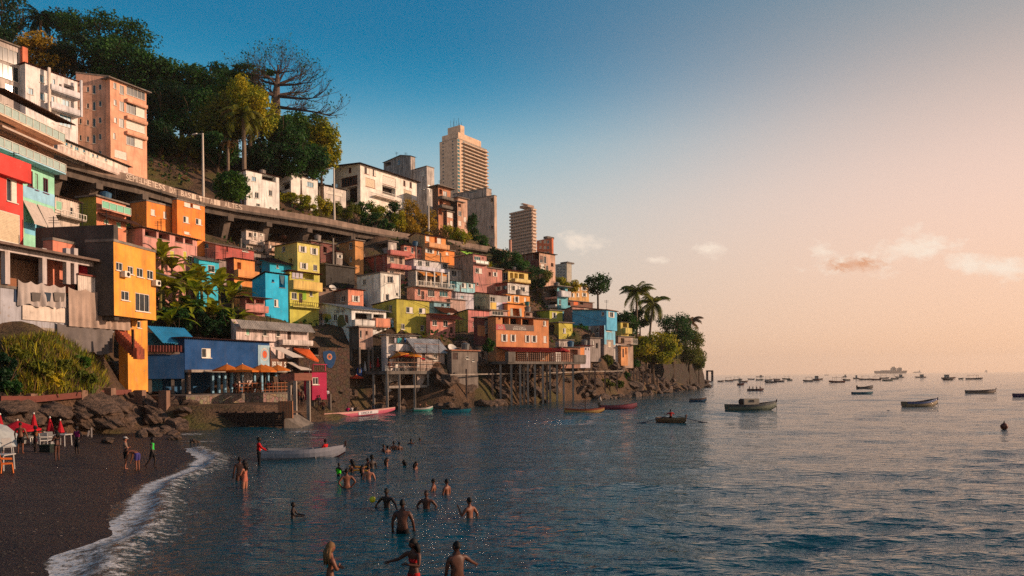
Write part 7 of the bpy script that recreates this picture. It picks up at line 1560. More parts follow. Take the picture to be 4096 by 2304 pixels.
for i, (x, y, Lp, ty) in enumerate(FAR):
	p = onz(x, y); L = Lp / FPX * p.y; kind_ = {'': 'open boat', 'c': 'boat with a flat canopy', 'w': 'boat with a small wheelhouse'}[ty]
	side_ = 'left cluster near the headland' if x < 3200 else ('middle of the distant fleet' if x < 3420 else ('group below the cargo ship' if x < 3720 else 'right-hand group of the distant fleet'))
	boat(p, math.radians(random.choice([4, -6, 10, 176, 188])), L, min(2.6, L * .28), .7, (fc[i % 6], fc[(i + 2) % 6], fc[(i + 3) % 6]), f'tiny {kind_} in the {side_}', 'tiny boats of the distant fleet', {'': ('mast',) if i % 3 == 0 else (), 'c': ('canopy', 'mast') if i % 2 else ('canopy',), 'w': ('wheelhouse',)}[ty], 'distant_boat', n=8)
boat(onz(3306, 1501), 0, 9, 2.4, .9, ('#3a2a2a', '#6a5850', '#5a4a48'), 'faint sailing boat with one bare tall mast on the horizon', '', ('tallmast',), 'sailing_boat', n=8)
def ship(x0, x1, d, label, boxes):
	a, b = at(x0, 1490, d), at(x1, 1490, d); root = thing('cargo_ship', ((a.x + b.x) / 2, d, 0), label, 'ship', 'ships on the horizon'); L = b.x - a.x; H = L * .085; mt = paint('#7a4a3c', .8)
	m = MB(); cx = (a.x + b.x) / 2; vs = []
	pr = [(-.5, H), (-.5, H * .55), (-.47, -1), (.46, -1), (.5, H * .5), (.5, H)]
	for y in (-L * .06, L * .06): vs += [(cx + u * L, d + y, z) for u, z in pr]
	m.add(vs, [tuple(range(6)), tuple(range(11, 5, -1))] + [(i, (i + 1) % 6, (i + 1) % 6 + 6, i + 6) for i in range(6)]); m.build('hull', mt, root)
	for u0, u1, h, nm in boxes: m = MB(); m.abox(cx + u0 * L, cx + u1 * L, d - L * .045, d + L * .045, H + .05, H + h * L); m.build(nm, paint('#a8806a', .8), root)
ship(3500, 3624, 4300, 'long cargo ship with two deckhouses on the horizon', [(.02, .17, .09, 'deckhouse'), (.06, .12, .13, 'funnel'), (.23, .34, .085, 'deckhouse'), (.27, .33, .105, 'bridge'), (-.3, -.02, .018, 'cargo')])
ship(3652, 3685, 7000, 'faint ship right of the long cargo ship', [(.2, .36, .2, 'deckhouse'), (-.35, .1, .06, 'cargo')])
ship(3935, 3952, 7000, 'faintest ship near the right end of the horizon', [(-.1, .25, .4, 'deckhouse')])
# race canoe
a, L, c_ = ang_px(1292, 1680, 1567, 1650); boat(c_, a, L, .85, .62, ('#8a3a4a', '#b0566a', '#b98a80'), 'very long pink racing canoe lying off the stone wall', '', (), 'racing_canoe', '#2a2c40', cat='canoe', bow=.1, stern=.12, sternw=.25, draft=.1, n=20)
CAN_A, CAN_C, CAN_L = a, c_, L; cd = Vector((math.cos(a), math.sin(a), 0)); cn = Vector((cd.y, -cd.x, 0))
m = MB(); m.box(c_ + cd * 1.2 + cn * .44 + Vector((0, 0, .36)), cd * 2.4, cn * .012, Vector((0, 0, .2))); pn = m.build('name_panel', paint('#b9b4b8', .6)); can_root = [o for o in bpy.data.objects if o.name.startswith('racing_canoe')][0]
pn.parent = can_root; pn.matrix_parent_inverse = can_root.matrix_basis.inverted()
tx = text_mesh('LANCA 50', .28, paint('#2a2c40', .7), None, c_ + cd * -.6 + cn * .457 + Vector((0, 0, .22)), cd, Vector((0, 0, 1)), cn, width=2.6); tx.parent = can_root; tx.matrix_parent_inverse = can_root.matrix_basis.inverted()
def craft(x, y, L, ang, col, label, name, seat=True):
	p = onz(x, y); r_ = boat(p, ang, L, .95, .34, (col, col, col), label, '', (), name, '#1c2426', bow=.5, n=10)
	m = MB(); m.box((-.2, 0, .5), (.7, 0, 0), (0, .2, 0), (0, 0, .12)); s = m.build('seat', paint('#1c2426', .5)); s.parent = r_
	m = MB(); m.bar((.55, -.3, .82), (.55, .3, .82), .05); m.bar((.55, 0, .4), (.55, 0, .82), .12); s = m.build('handlebar', M_WIRE); s.parent = r_
craft(1824, 1650, 3.5, math.radians(-6), '#1f8a92', 'turquoise jet ski floating below the dark masonry wall', 'jet_ski')
boat(onz(1690, 1645), math.radians(25), 2.6, 1.1, .45, ('#14504a', '#1f7a70', '#a8a098'), 'small green dinghy with two people under the stilted terrace', '', (), 'dinghy')
boat(onz(1520, 1640) + Vector((0, 2.0, 0)), math.radians(20), 2.8, .75, .32, ('#2a9a2c', '#38b83a', '#38b83a'), 'bright green kayak behind the racing canoe', '', (), 'kayak', '#1c5a20')
p = onz(4017, 1716); root = thing('mooring_buoy', p, 'round rust-orange mooring buoy near the right edge', 'buoy'); m = MB(); m.sphere(p + Vector((0, 0, .2)), .27, 14, 10); m.build('float', paint('#6a2a1a', .6), root); m = MB(); m.tube([p + Vector((0, 0, .45)), p + Vector((0, 0, .6))], .05, 6); m.build('ring', M_WIRE, root)
p = onz(3553, 1645); m = MB(); m.sphere(p, .2, 10, 6, (1.8, 1, .6)); tag(m.build('float', paint('#1a1418', .6)), 'small dark float drifting left of the blue boat', 'float')
# white pelican resting on the maroon boat's motor
p = onz(2402, 1634); p.z = 1.0; root = thing('seabird', p, 'pale seabird perched on the outboard of the maroon boat', 'bird'); m = MB(); m.tube([p + Vector((.1, 0, .0)), p + Vector((0, 0, .18)), p + Vector((-.05, 0, .42)), p + Vector((-.02, 0, .6)), p + Vector((.06, 0, .68))], [.05, .15, .12, .05, .06], 8); m.build('body', paint('#b8a898', .8), root); m = MB(); m.tube([p + Vector((.08, 0, .67)), p + Vector((.3, 0, .58))], [.03, .008], 5); m.build('beak', paint('#b07a30', .6), root)

# ---------------------------------------------------------------- people
SKIN = {'d': '#26160f', 'b': '#4c2a1c', 't': '#71432f', 'l': '#96604a'}
PEOPLE = []
def V3(*a): return Vector(a)
def skeleton(P):
	"""joint positions for a 1.72 m figure facing +Y, with parents, skin radii and body-part names"""
	J = {}; w = P.get('build', 1.0) * (1.0 if P.get('fem') else 1.08); fem = P.get('fem', False)
	def put(k, p, par, r, part): J[k] = [Vector(p), par, r, part]
	sx = .165 if fem else .185; hx = .09
	put('pelvis', (0, 0, .96), None, (.155 * w if fem else .145 * w, .115 * w), 'hips')
	put('spine', (0, -.005, 1.12), 'pelvis', ((.115 if fem else .132) * w, .095 * w), 'torso')
	put('chest', (0, .0, 1.30), 'spine', ((.135 if fem else .155) * w, .108 * w), 'torso')
	put('neck', (0, -.01, 1.46), 'chest', (.075, .07), 'torso'); put('skull', (0, .012, 1.56), 'neck', (.052, .055), 'neck')
	for s, n in ((-1, 'L'), (1, 'R')):
		put('sh' + n, (s * sx, -.005, 1.405), 'chest', (.064 * w, .064 * w), 'shoulder')
		e, wr = P.get('arm' + n, (V3(s * .06, -.01, -.285), V3(s * .03, .07, -.245)))
		E = J['sh' + n][0] + Vector(e); W = E + Vector(wr); d = Vector(wr).normalized()
		put('mid' + n, J['sh' + n][0].lerp(E, .45), 'sh' + n, (.053 * w, .053 * w), 'upperarm'); put('el' + n, E, 'mid' + n, (.042, .042), 'upperarm'); put('fa' + n, E.lerp(W, .35), 'el' + n, (.043, .043), 'forearm'); put('wr' + n, W, 'fa' + n, (.027, .031), 'forearm')
		pl = W + d * .075; put('palm' + n, pl, 'wr' + n, (.022, .04), 'hand')
		sd = d.cross(V3(0, 1, 0));  sd = sd.normalized() if sd.length > .1 else V3(1, 0, 0); cur = V3(0, .35, 0) if abs(d.y) < .7 else V3(0, 0, -.35)
		for i, o in enumerate((-.03, -.01, .01, .03)):
			Lf_ = (.072, .085, .08, .062)[i]; a = pl - d * .01 + sd * o; b = a + (d + cur * .3).normalized() * Lf_ * .6; c = b + (d + cur).normalized() * Lf_ * .55
			J['f%s%d' % (n, i)] = [a, '', (.009, .009), 'hand']; J['g%s%d' % (n, i)] = [b, 'f%s%d' % (n, i), (.0085, .0085), 'hand']; J['h%s%d' % (n, i)] = [c, 'g%s%d' % (n, i), (.007, .007), 'hand']
		a = W + d * .03 + sd * .022 * -s; b = a + (d * .7 - sd * s * .8 + cur * .4).normalized() * .045; c = b + (d + cur * .5).normalized() * .035
		J['t%s0' % n] = [a, '', (.011, .011), 'hand']; J['t%s1' % n] = [b, 't%s0' % n, (.01, .01), 'hand']; J['t%s2' % n] = [c, 't%s1' % n, (.008, .008), 'hand']
		k, an = P.get('leg' + n, (V3(s * .015, .015, -.44), V3(s * .005, -.03, -.43)))
		hp = V3(s * hx, 0, .92); K = hp + Vector(k); A = K + Vector(an); put('hip' + n, hp, 'pelvis', (.094 * w, .1 * w), 'thigh'); put('th' + n, hp.lerp(K, .45), 'hip' + n, (.078 * w, .082 * w), 'thigh'); put('kn' + n, K, 'th' + n, (.054, .057), 'thigh'); put('cf' + n, K.lerp(A, .32), 'kn' + n, (.052, .056), 'calf'); put('an' + n, A, 'cf' + n, (.034, .038), 'calf')
		fd = P.get('foot' + n, V3(s * .03, .15, -.045)); put('toe' + n, A + Vector(fd), 'an' + n, (.036, .025), 'foot')
	b = P.get('bend', 0.0); tw = P.get('lean', 0.0)
	if b or tw:
		R = Matrix.Rotation(-b, 4, 'X') @ Matrix.Rotation(tw, 4, 'Y'); C = V3(0, 0, .97)
		for k, j in J.items():
			if j[3] in ('torso', 'neck', 'shoulder', 'upperarm', 'forearm', 'hand'):
				if b and k[0] in 'ewpfght' and P.get('hang'): continue
				j[0] = C + R @ (j[0] - C)
	return J
def person(p, sc, head, skin, label, P=None, hair=('short', '#120d0b'), clothes=(), group='', hat=None, zsub=None):
	PEOPLE.append(dict(p=Vector(p), sc=sc, head=head, skin=skin, label=label, P=P or {}, hair=hair, clothes=clothes, group=group, hat=hat))
def finish_people():
	tmp = []
	for q in PEOPLE:
		J = skeleton(q['P']); q['J'] = J; names = list(J); idx = {n: i for i, n in enumerate(names)}
		me = bpy.data.meshes.new('sk'); me.from_pydata([J[n][0][:] for n in names], [(idx[n], idx[J[n][1]]) for n in names if J[n][1]], [])
		ob = bpy.data.objects.new('sk', me); COL.objects.link(ob)
		sk = ob.modifiers.new('skin', 'SKIN'); sk.branch_smoothing = .6; sk.use_smooth_shade = True
		lay = me.skin_vertices[0].data if me.skin_vertices else None
		if lay is None:
			bm = bmesh.new(); bm.from_mesh(me); bm.verts.layers.skin.verify(); bm.to_mesh(me); bm.free(); lay = me.skin_vertices[0].data
		for n in names:
			lay[idx[n]].radius = J[n][2]; lay[idx[n]].use_root = (J[n][1] in (None, ''))
		ss = ob.modifiers.new('ss', 'SUBSURF'); ss.levels = 1; ss.render_levels = 1
		tmp.append(ob)
	bpy.context.view_layer.update(); dg = bpy.context.evaluated_depsgraph_get()
	for q, ob in zip(PEOPLE, tmp): q['me'] = bpy.data.meshes.new_from_object(ob.evaluated_get(dg))
	for ob in tmp: me = ob.data; bpy.data.objects.remove(ob); bpy.data.meshes.remove(me)
	for q in PEOPLE:
		J, me = q['J'], q['me']; co = np.array([v.co[:] for v in me.vertices]); F = [tuple(p.vertices) for p in me.polygons]
		segs = [(J[n][0], J[J[n][1]][0], J[n][3]) for n in J if J[n][1]]; A = np.array([s[0][:] for s in segs]); B = np.array([s[1][:] for s in segs]); lab = np.array([s[2] for s in segs])
		ab = B - A; t = np.clip(((co[:, None] - A) * ab).sum(2) / ((ab * ab).sum(1) + 1e-9), 0, 1); dist = np.linalg.norm(co[:, None] - (A + t[..., None] * ab), axis=2); part = lab[dist.argmin(1)]
		nrm = np.array([v.normal[:] for v in me.vertices])
		# head
		nk = J['skull'][0]; upv = (J['skull'][0] - J['neck'][0]).normalized(); fw = V3(0, 1, 0); b = q['P'].get('bend', 0); fw = Matrix.Rotation(-b, 3, 'X') @ fw; ht = q['P'].get('turn', 0.0); fw = Matrix.Rotation(ht, 3, 'Z') @ fw; upv = (upv - fw * upv.dot(fw)).normalized(); rt = fw.cross(upv)
		hc = nk + upv * .075; m = MB(); m.v = [tuple(c) for c in co]; m.f = list(F); m.m = [0] * len(F)
		hs = MB(); hs.sphere((0, 0, 0), 1, 14, 10); hv = []
		for x, y, z in hs.v:
			jaw = 1 - .28 * max(0, -z) - .06 * max(0, y) * max(0, -z); hv.append(hc + rt * (x * .074 * jaw) + fw * (y * .094 * (1 - .12 * max(0, -z)) + .006) + upv * (z * .118))
		m.mi = 0; m.add(hv, hs.f); m.add([hc + fw * .094 + upv * .02, hc + fw * .122 - upv * .022, hc + fw * .092 + rt * .017 - upv * .028, hc + fw * .092 - rt * .017 - upv * .028], [(0, 2, 1), (0, 1, 3), (1, 2, 3)])
		for s in (-1, 1):
			e = MB(); e.sphere((0, 0, 0), 1, 6, 4); m.mi = 0; m.add([hc + rt * (s * .074 + x * .012) + fw * (y * .02 - .005) + upv * (z * .03 - .005) for x, y, z in e.v], e.f)
			m.mi = 1; m.add([hc + rt * (s * .03 + x * .013) + fw * (.086 + y * .009) + upv * (z * .008 + .012) for x, y, z in e.v], e.f)
		e = MB(); e.sphere((0, 0, 0), 1, 6, 4); m.mi = 2; m.add([hc + rt * (x * .022) + fw * (.088 + y * .008) + upv * (z * .007 - .052) for x, y, z in e.v], e.f)
		sc = q['sc']; m.v = [(a * sc, b_ * sc, c * sc) for a, b_, c in m.v]
		root = thing('person', (0, 0, 0), q['label'], 'person', q['group'] or None)
		sk_ = paint(SKIN[q['skin']], .55, .35, .15); bo = m.build('body', [sk_, paint('#0c0908', .4), paint('#5a2a24', .6)], root, smooth=True)
		# clothes follow the body surface
		for spec in q['clothes']:
			nm, parts, z0, z1, col, off = spec[:6]; ok = np.isin(part, parts) & (co[:, 2] >= z0) & (co[:, 2] <= z1)
			fc = [f for f in F if all(ok[i] for i in f)]
			if not fc: continue
			us = sorted({i for f in fc for i in f}); mp = {i: k for k, i in enumerate(us)}; g = MB()
			g.v = [tuple((co[i] + nrm[i] * off) * sc) for i in us]; g.f = [tuple(mp[i] for i in f) for f in fc]; g.m = [0] * len(fc); g.build(nm, paint(col, .8, .2), root, smooth=True)
		# hair
		st, hcol = q['hair']; g = MB()
		if st != 'bald':
			big = {'short': 1.06, 'afro': 1.38, 'long': 1.1, 'curly': 1.2, 'bun': 1.08}[st]; hs = MB(); hs.sphere((0, 0, 0), 1, 16, 12); vv = []
			for x, y, z in hs.v:
				k = big; lim = z > (.18 if y > .35 else -.35 if st == 'short' else -.6)
				if not lim: k = .8
				vv.append(hc + rt * (x * .076 * k) + fw * (y * .096 * k - .008) + upv * (z * .12 * k + .008))
			g.add(vv, hs.f)
			if st in ('long', 'curly'):
				Lh = .34 if st == 'long' else .42; ww = .085 if st == 'long' else .13
				for i in range(9):
					a = math.pi * (i / 8) ; base = hc + rt * (math.cos(a) * .07) - fw * (.03 + .055 * math.sin(a)) + upv * .02; tip = base + rt * (math.cos(a) * (ww - .06)) - fw * (.05) - V3(0, 0, Lh * (.8 + .2 * math.sin(i * 2.3)))
					g.tube([base, base.lerp(tip, .4) - fw * .035, tip], [.035, .042, .015], 6)
			if st == 'bun': g.sphere(hc - fw * .1 + upv * .06, .045, 8, 6)
			g.v = [(a * sc, b_ * sc, c * sc) for a, b_, c in [tuple(v) for v in g.v]]; g.build('hair', paint(hcol, .7, .3, .4), root, smooth=True)
		if q['hat']:
			g = MB(); c0 = hc + upv * .06; g.tube([c0 - upv * .01, c0 + upv * .045, c0 + upv * .075], [.1, .092, .05], 14); g.tube([c0 + fw * .03, c0 + fw * .035 + upv * .012], [.135, .13], 14); g.v = [(a * sc, b_ * sc, c * sc) for a, b_, c in [tuple(v) for v in g.v]]; g.build('hat', paint(q['hat'], .8), root)
		root.location = q['p']; root.rotation_euler = (0, 0, q['head']); bpy.data.meshes.remove(me)
ARM_T = ('shoulder', 'upperarm'); TORSO = ('torso', 'hips', 'shoulder')
def shorts(c, z0=.56): return ('shorts', ('hips', 'thigh', 'torso'), z0, 1.0, c, .012)
def trousers(c): return ('trousers', ('hips', 'thigh', 'calf', 'torso'), .1, 1.01, c, .014)
def shirt(c, sl=True): return ('shirt', TORSO + ('neck',) + (('upperarm', 'forearm') if sl == 'long' else ('upperarm',) if sl else ()), .9, 1.47, c, .012)
def bikini(c): return ('bikini_top', ('torso', 'shoulder'), 1.20, 1.32, c, .014), ('bikini_bottom', ('hips', 'thigh', 'torso'), .84, .98, c, .012)
def suit(c): return ('swimsuit', TORSO + ('thigh',), .86, 1.36, c, .010)
A_DOWN = None
def arms(l=None, r=None, **k):
	d = dict(k)
	if l: d['armL'] = (V3(*l[0]), V3(*l[1]))
	if r: d['armR'] = (V3(*r[0]), V3(*r[1]))
	return d
def swimmer(c, x, yh, yw, head, skin, label, P=None, hair=('short', '#120d0b'), clothes=(), sc=None, group='', hat=None):
	n = nat(c, x, yw); w = onz(*n); zt = CZ + ray(*nat(c, x, yh))[1] * w.y; sc = sc or .97
	person((w.x, w.y, zt - 1.745 * sc), sc, math.radians(head), skin, label, P, hair, clothes, group, hat)
def stander(c, x, yh, yf, head, skin, label, P=None, hair=('short', '#120d0b'), clothes=(), group='', hat=None, kk=1.0):
	n = nat(c, x, yf); w = hit(*n); g = ground(w.x, w.y); zt = CZ + ray(*nat(c, x, yh))[1] * w.y; sc = (zt - g) / 1.745 * kk
	person((w.x, w.y, g - .03), sc, math.radians(head), skin, label, P, hair, clothes, group, hat)
G_SW = 'swimmers in the bay'
OUT = arms(((-.09, -.02, -.27), (-.01, .08, -.24)), ((.10, .02, -.265), (.02, .10, -.23)))
HIPS = arms(((-.17, -.06, -.22), (.14, .10, -.20)), ((.17, -.06, -.22), (-.14, .10, -.20)))
FWD = arms(((-.03, .14, -.22), (.06, .24, -.03)), ((.03, .14, -.22), (-.06, .24, -.03)))
SPREAD = arms(((-.20, .06, -.19), (-.14, .17, -.12)), ((.19, .0, -.20), (.06, .10, -.20)))
CROSS = arms(((-.03, .10, -.25), (.22, .10, .02)), ((.03, .10, -.25), (-.22, .10, .02)))
# men with the rowing boat
swimmer('M', 345, 250, 535, -70, 'd', 'man in red shirt and dark trousers standing at the stern of the white boat', arms(((-.05, .12, -.24), (.08, .22, -.05)), ((.03, .16, -.22), (.02, .2, -.12))), clothes=(shirt('#b01418', 'long'), trousers('#0f0f14')), sc=1.02)
w = onz(*nat('M', 1015, 462)); SIT = dict(legL=(V3(-.03, .42, -.08), V3(0, .12, -.38)), legR=(V3(.03, .42, -.08), V3(0, .12, -.38)))
zt = CZ + ray(*nat('M', 1015, 270))[1] * w.y; person((w.x, w.y + .1, zt - 1.745 * .95), .95, math.radians(75), 'd', 'man in a red shirt seated in the bow of the white boat', {**SIT, **FWD}, clothes=(shirt('#b8161a', 'long'), shorts('#151a22', .5)))
# swimmers, nearest first
swimmer('W', 390, 1030, 1500, -62, 't', 'woman with long curly blonde hair and turquoise bikini at the bottom edge', {**CROSS, 'fem': True, 'turn': .15}, ('curly', '#6e5030'), bikini('#2a9aa0'), group=G_SW)
swimmer('W', 1450, 975, 1462, 148, 'b', 'woman in a red bikini with one arm stretched out over the water', {**arms(((-.06, .08, -.25), (.16, .2, .06)), ((.22, .06, -.16), (.24, .06, -.08))), 'fem': True, 'turn': -.5}, ('long', '#0e0a0a'), bikini('#b01a1c'), group=G_SW)
swimmer('W', 2000, 1015, 1500, 28, 'b', 'broad-backed man at the bottom edge reaching his right hand to the water', {**arms(((-.05, .03, -.28), (-.01, .06, -.24)), ((.2, .06, -.16), (.2, .16, -.12))), 'turn': .5, 'build': 1.1}, clothes=(shorts('#7a1418'),), group=G_SW)
swimmer('M', 1800, 885, 1218, 0, 'b', 'large shirtless man seen from behind with arms held away from his sides', {**OUT, 'build': 1.12}, clothes=(shorts('#0c0c10'),), group=G_SW, sc=1.04)
swimmer('M', 1640, 770, 965, 160, 'd', 'lean dark man with spread arms beside the yellow ball', SPREAD, clothes=(shorts('#101014'),), group=G_SW)
swimmer('W', 1615, 360, 595, 175, 'b', 'man facing the camera with hands at the water right of the ball player', HIPS, clothes=(shorts('#15151a'),), group=G_SW)
swimmer('W', 2165, 450, 712, 55, 't', 'man lifting one hand to his face at the right of the swimmers', arms(((-.08, .12, -.24), (.05, .16, .24)), ((.16, -.06, -.24), (-.08, .06, -.24))), clothes=(shorts('#101018'),), group=G_SW)
swimmer('W', 1705, 210, 350, 80, 't', 'boy looking left with water up to his chest', arms(((-.1, .05, -.25), (-.05, .1, -.2)), ((.18, 0, -.2), (.1, .1, -.15))), group=G_SW, sc=.85)
swimmer('W', 1875, 215, 405, 62, 't', 'slim boy standing in profile right of the chest-deep boy', arms(((-.04, .06, -.26), (.02, .12, -.2)), ((.05, 0, -.27), (.02, .05, -.22))), group=G_SW, sc=.88, clothes=(shorts('#15151c'),))
swimmer('M', 690, 910, 1085, -88, 'd', 'dark silhouetted child holding hands in front, alone in the water', FWD, group=G_SW, sc=.72, clothes=(shorts('#0c0c10'),))
swimmer('M', 200, 490, 772, 78, 'l', 'woman in a flesh-pink swimsuit wading knee-deep beside the wave', {**CROSS, 'fem': True}, ('long', '#1a100c'), (suit('#a8604c'),), group=G_SW)
swimmer('M', 150, 452, 690, 30, 'b', 'person half hidden behind the woman in the pink swimsuit', {}, ('short', '#120c0a'), (shirt('#3a2a26', False),), group=G_SW)
swimmer('M', 1155, 510, 640, -40, 'd', 'child in a bright green life vest', SPREAD, ('short', '#0e0a08'), (('life_vest', ('torso', 'shoulder'), .98, 1.42, '#3fd01c', .035),), group=G_SW, sc=.72)
swimmer('M', 1235, 570, 760, 22, 't', 'shirtless man with hands on hips right of the child in the green vest', HIPS, clothes=(shorts('#101014'),), group=G_SW)
swimmer('M', 1288, 475, 605, 85, 'b', 'woman with long dark hair behind the man with hands on hips', {'fem': True, **FWD}, ('long', '#0e0a0a'), bikini('#2a1a1a'), group=G_SW)
swimmer('M', 1395, 535, 642, -75, 't', 'person with loose hair holding one end of the orange float', FWD, ('long', '#140c0a'), bikini('#1a1420'), group=G_SW, sc=.9)
swimmer('M', 1455, 540, 676, 5, 'l', 'bare-backed bather right of the orange float', OUT, ('short', '#140c0a'), group=G_SW)
swimmer('M', 1448, 460, 562, 60, 't', 'shorter bather in the pair behind the bare-backed bather', {}, ('short', '#120c0a'), group=G_SW, sc=.9)
swimmer('M', 1490, 435, 566, 40, 'd', 'taller bather with rounded hair in the pair behind the orange float', {}, ('afro', '#0c0808'), group=G_SW)
swimmer('M', 1640, 460, 545, -80, 't', 'woman facing right with arms at the water, right of the pair', {'fem': True, **OUT}, ('long', '#120c0a'), group=G_SW, sc=.92)
swimmer('M', 1815, 485, 540, 100, 'b', 'lone swimmer showing only head and neck, middle of the right-hand three', {}, ('long', '#0e0a08'), group=G_SW, sc=.95)
swimmer('M', 1935, 500, 572, -100, 't', 'rightmost lone swimmer of the middle row', {}, ('long', '#140c0a'), group=G_SW, sc=.92)
swimmer('M', 1710, 290, 376, 20, 't', 'bare-shouldered bather, tallest of the four close together', OUT, group=G_SW)
swimmer('M', 1767, 300, 376, 40, 'b', 'right-hand bather of the four close together', {}, group=G_SW, sc=.9)
swimmer('M', 1648, 335, 402, 50, 't', 'front bather of the four close together', OUT, ('bun', '#120c0a'), group=G_SW, sc=.9)
swimmer('M', 1608, 325, 396, -60, 'b', 'left-hand bather of the four close together', {}, group=G_SW, sc=.9)
swimmer('M', 1886, 265, 320, 0, 'b', 'distant bather, left of the two farthest heads', {}, group=G_SW)
swimmer('M', 1976, 258, 296, 0, 't', 'distant bather, right of the two farthest heads', {}, group=G_SW)
# people on the beach
G_B = 'people on the beach'
stander('L', 185, 198, 482, 10, 't', 'shirtless man in black shorts seen from behind beside the red parasol', OUT, clothes=(shorts('#0f0f12'),), group=G_B)
stander('L', 320, 232, 472, 150, 'd', 'dark-haired person wrapped in a brown towel near the white chairs', CROSS, ('afro', '#0c0808'), (('towel', ('torso', 'shoulder', 'hips', 'upperarm'), .95, 1.42, '#7a4a28', .03), shorts('#3a1a1c', .7)), group=G_B)
stander('L', 515, 272, 548, 75, 'b', 'girl in a dark two-piece walking past the cooler', {**FWD, 'fem': True}, ('long', '#0e0a0a'), bikini('#101014'), group=G_B)
stander('L', 697, 232, 496, 160, 'd', 'man in black with a pink shirt and striped shorts by the closed parasols', HIPS, ('short', '#0c0808'), (shirt('#8a1a5a', False), ('shorts', ('hips', 'thigh', 'torso'), .5, 1.0, '#101014', .014), ('stripe', ('thigh',), .62, .67, '#a8a4a8', .02), ('stripe', ('thigh',), .53, .57, '#a8a4a8', .02)), group=G_B)
stander('L', 1130, 328, 628, -60, 'l', 'person in a pale cap, patterned shirt and black shorts at the water edge', CROSS, ('short', '#1a120e'), (shirt('#8a7060'), shorts('#0c0c10')), G_B, '#a8a4a0')
stander('L', 1240, 430, 642, 80, 't', 'man in purple shorts bending down to the wet sand', {'bend': 1.35, **arms(((-.02, .3, -.02), (0, .26, .02)), ((.02, .3, -.02), (0, .26, .02)))}, ('short', '#120c0a'), (shorts('#3a3470'),), G_B, kk=1.42)
stander('L', 1375, 335, 612, -75, 'd', 'child in a bright green top and black shorts stepping toward the sea', {**OUT, 'legR': (V3(.02, -.12, -.42), V3(.02, -.25, -.35)), 'legL': (V3(-.02, .12, -.42), V3(0, -.06, -.42))}, ('short', '#0c0808'), (shirt('#2fc24a', False), shorts('#0c0c10')), G_B)
stander('X', 120, 480, 640, 180, 'b', 'person under the open red parasol, half hidden', {}, ('short', '#120c0a'), (shirt('#7a2a24'),), G_B)
# people in boats and on terraces
def seated(p, zs, head, skin, label, col, sc=.95, group='', P=None):
	person((p[0], p[1], zs - .93 * sc + .06), sc, math.radians(head), skin, label, {**SIT, **FWD, **(P or {})}, ('short', '#0e0a08'), (shirt(col), shorts('#15161c', .6)), group)
seated((ROW2.x, ROW2.y + .3), .4, 10, 'd', 'oarsman in a red shirt rowing the brown boat', '#a01a1a', P=arms(((-.2, .1, -.16), (-.1, .24, .02)), ((.2, .1, -.16), (.1, .24, .02))))
pc = onz(3021, 1563)
for i, (o, c_) in enumerate(((-1.5, '#2a1a1c'), (-.6, '#3a2426'), (.3, '#201a20'), (1.3, '#5a1c1e'))): seated((pc.x + o, pc.y), .45, 90 if i < 2 else -80, 'd', ['leftmost', 'second', 'third', 'rightmost'][i] + ' of the four people in the dark rowboat', c_, group='people in the dark rowboat')
for i, t_ in enumerate((-.12, .16, .2)):
	q = CAN_C + Vector((math.cos(CAN_A), math.sin(CAN_A), 0)) * (CAN_L * t_) + Vector((0, .2 * (i == 2), 0)); seated(q, .5, 60 + i * 30, 'b', ['left paddler sitting in the pink canoe', 'right paddler sitting high in the pink canoe', 'rear paddler beside the right one in the pink canoe'][i], ['#a8a0a0', '#3a2a26', '#2a3a50'][i])
q = onz(1376, 1662); seated((q.x, q.y + 2.0), .25, 0, 'b', 'person in a hot pink vest behind the pink canoe', '#d0186a')
pd = onz(1690, 1645); seated((pd.x - .3, pd.y), .4, 60, 'b', 'left person in the green dinghy', '#7a5a4a'); seated((pd.x + .4, pd.y + .1), .45, -60, 't', 'right person in the green dinghy', '#a87a5a')
for i, x in enumerate((1205, 1250, 1310, 1350, 1420, 1480, 1545, 1610)):
	s_ = tw.front(x, 985)[0]; p = tw.pf(s_, 0, -1.3 - (i % 3) * .5); c_ = p
	chair((p.x, p.y, zt_), .4 * i, paint('#4a2a20', .7), 'brown chair on the bar terrace', 'brown chairs on the bar terrace'); seated((p.x, p.y), zt_ + .46, 40 * i, 'db'[i % 2], OR_[i] + ' seated customer from the left on the bar terrace', ['#5a2a24', '#8a7a70', '#2a2c38', '#a8988c', '#6a3a30', '#3a3430', '#7a1c20', '#4a4a50'][i], group='customers on the bar terrace')
for i, x in enumerate((1240, 1285, 1660)): s_ = ST.front(x, 690)[0]; p = ST.pf(s_, 0, -1.2); seated((p.x, p.y), ST_Z + .46, 90 * i, 'b', ['left', 'middle', 'right'][i] + ' customer sitting on the stilted terrace', ['#7a3a34', '#6a4a40', '#8a2420'][i], group='customers on the stilted terrace')
for i, (x, y0, y1, c_) in enumerate(((412, 1110, 1195, '#6a3a30'), (465, 960, 1045, '#b0aab0'), (135, 990, 1100, '#7a3a30'), (170, 1020, 1110, '#8a6a58'), (370, 1075, 1150, '#2a2426'), (575, 860, 960, '#7a4a38'))):
	n_ = nat('E', x, y1); w = hit(*n_); g_ = max(ground(w.x, w.y), -.4); person((w.x, w.y, g_), .97, math.radians(60 * i), 'b', OR_[i] + ' person standing among the rocks under the crimson cabin', {}, ('short', '#120c0a'), (shirt(c_), shorts('#1c1c24')), 'people on the rocks under the cabin')
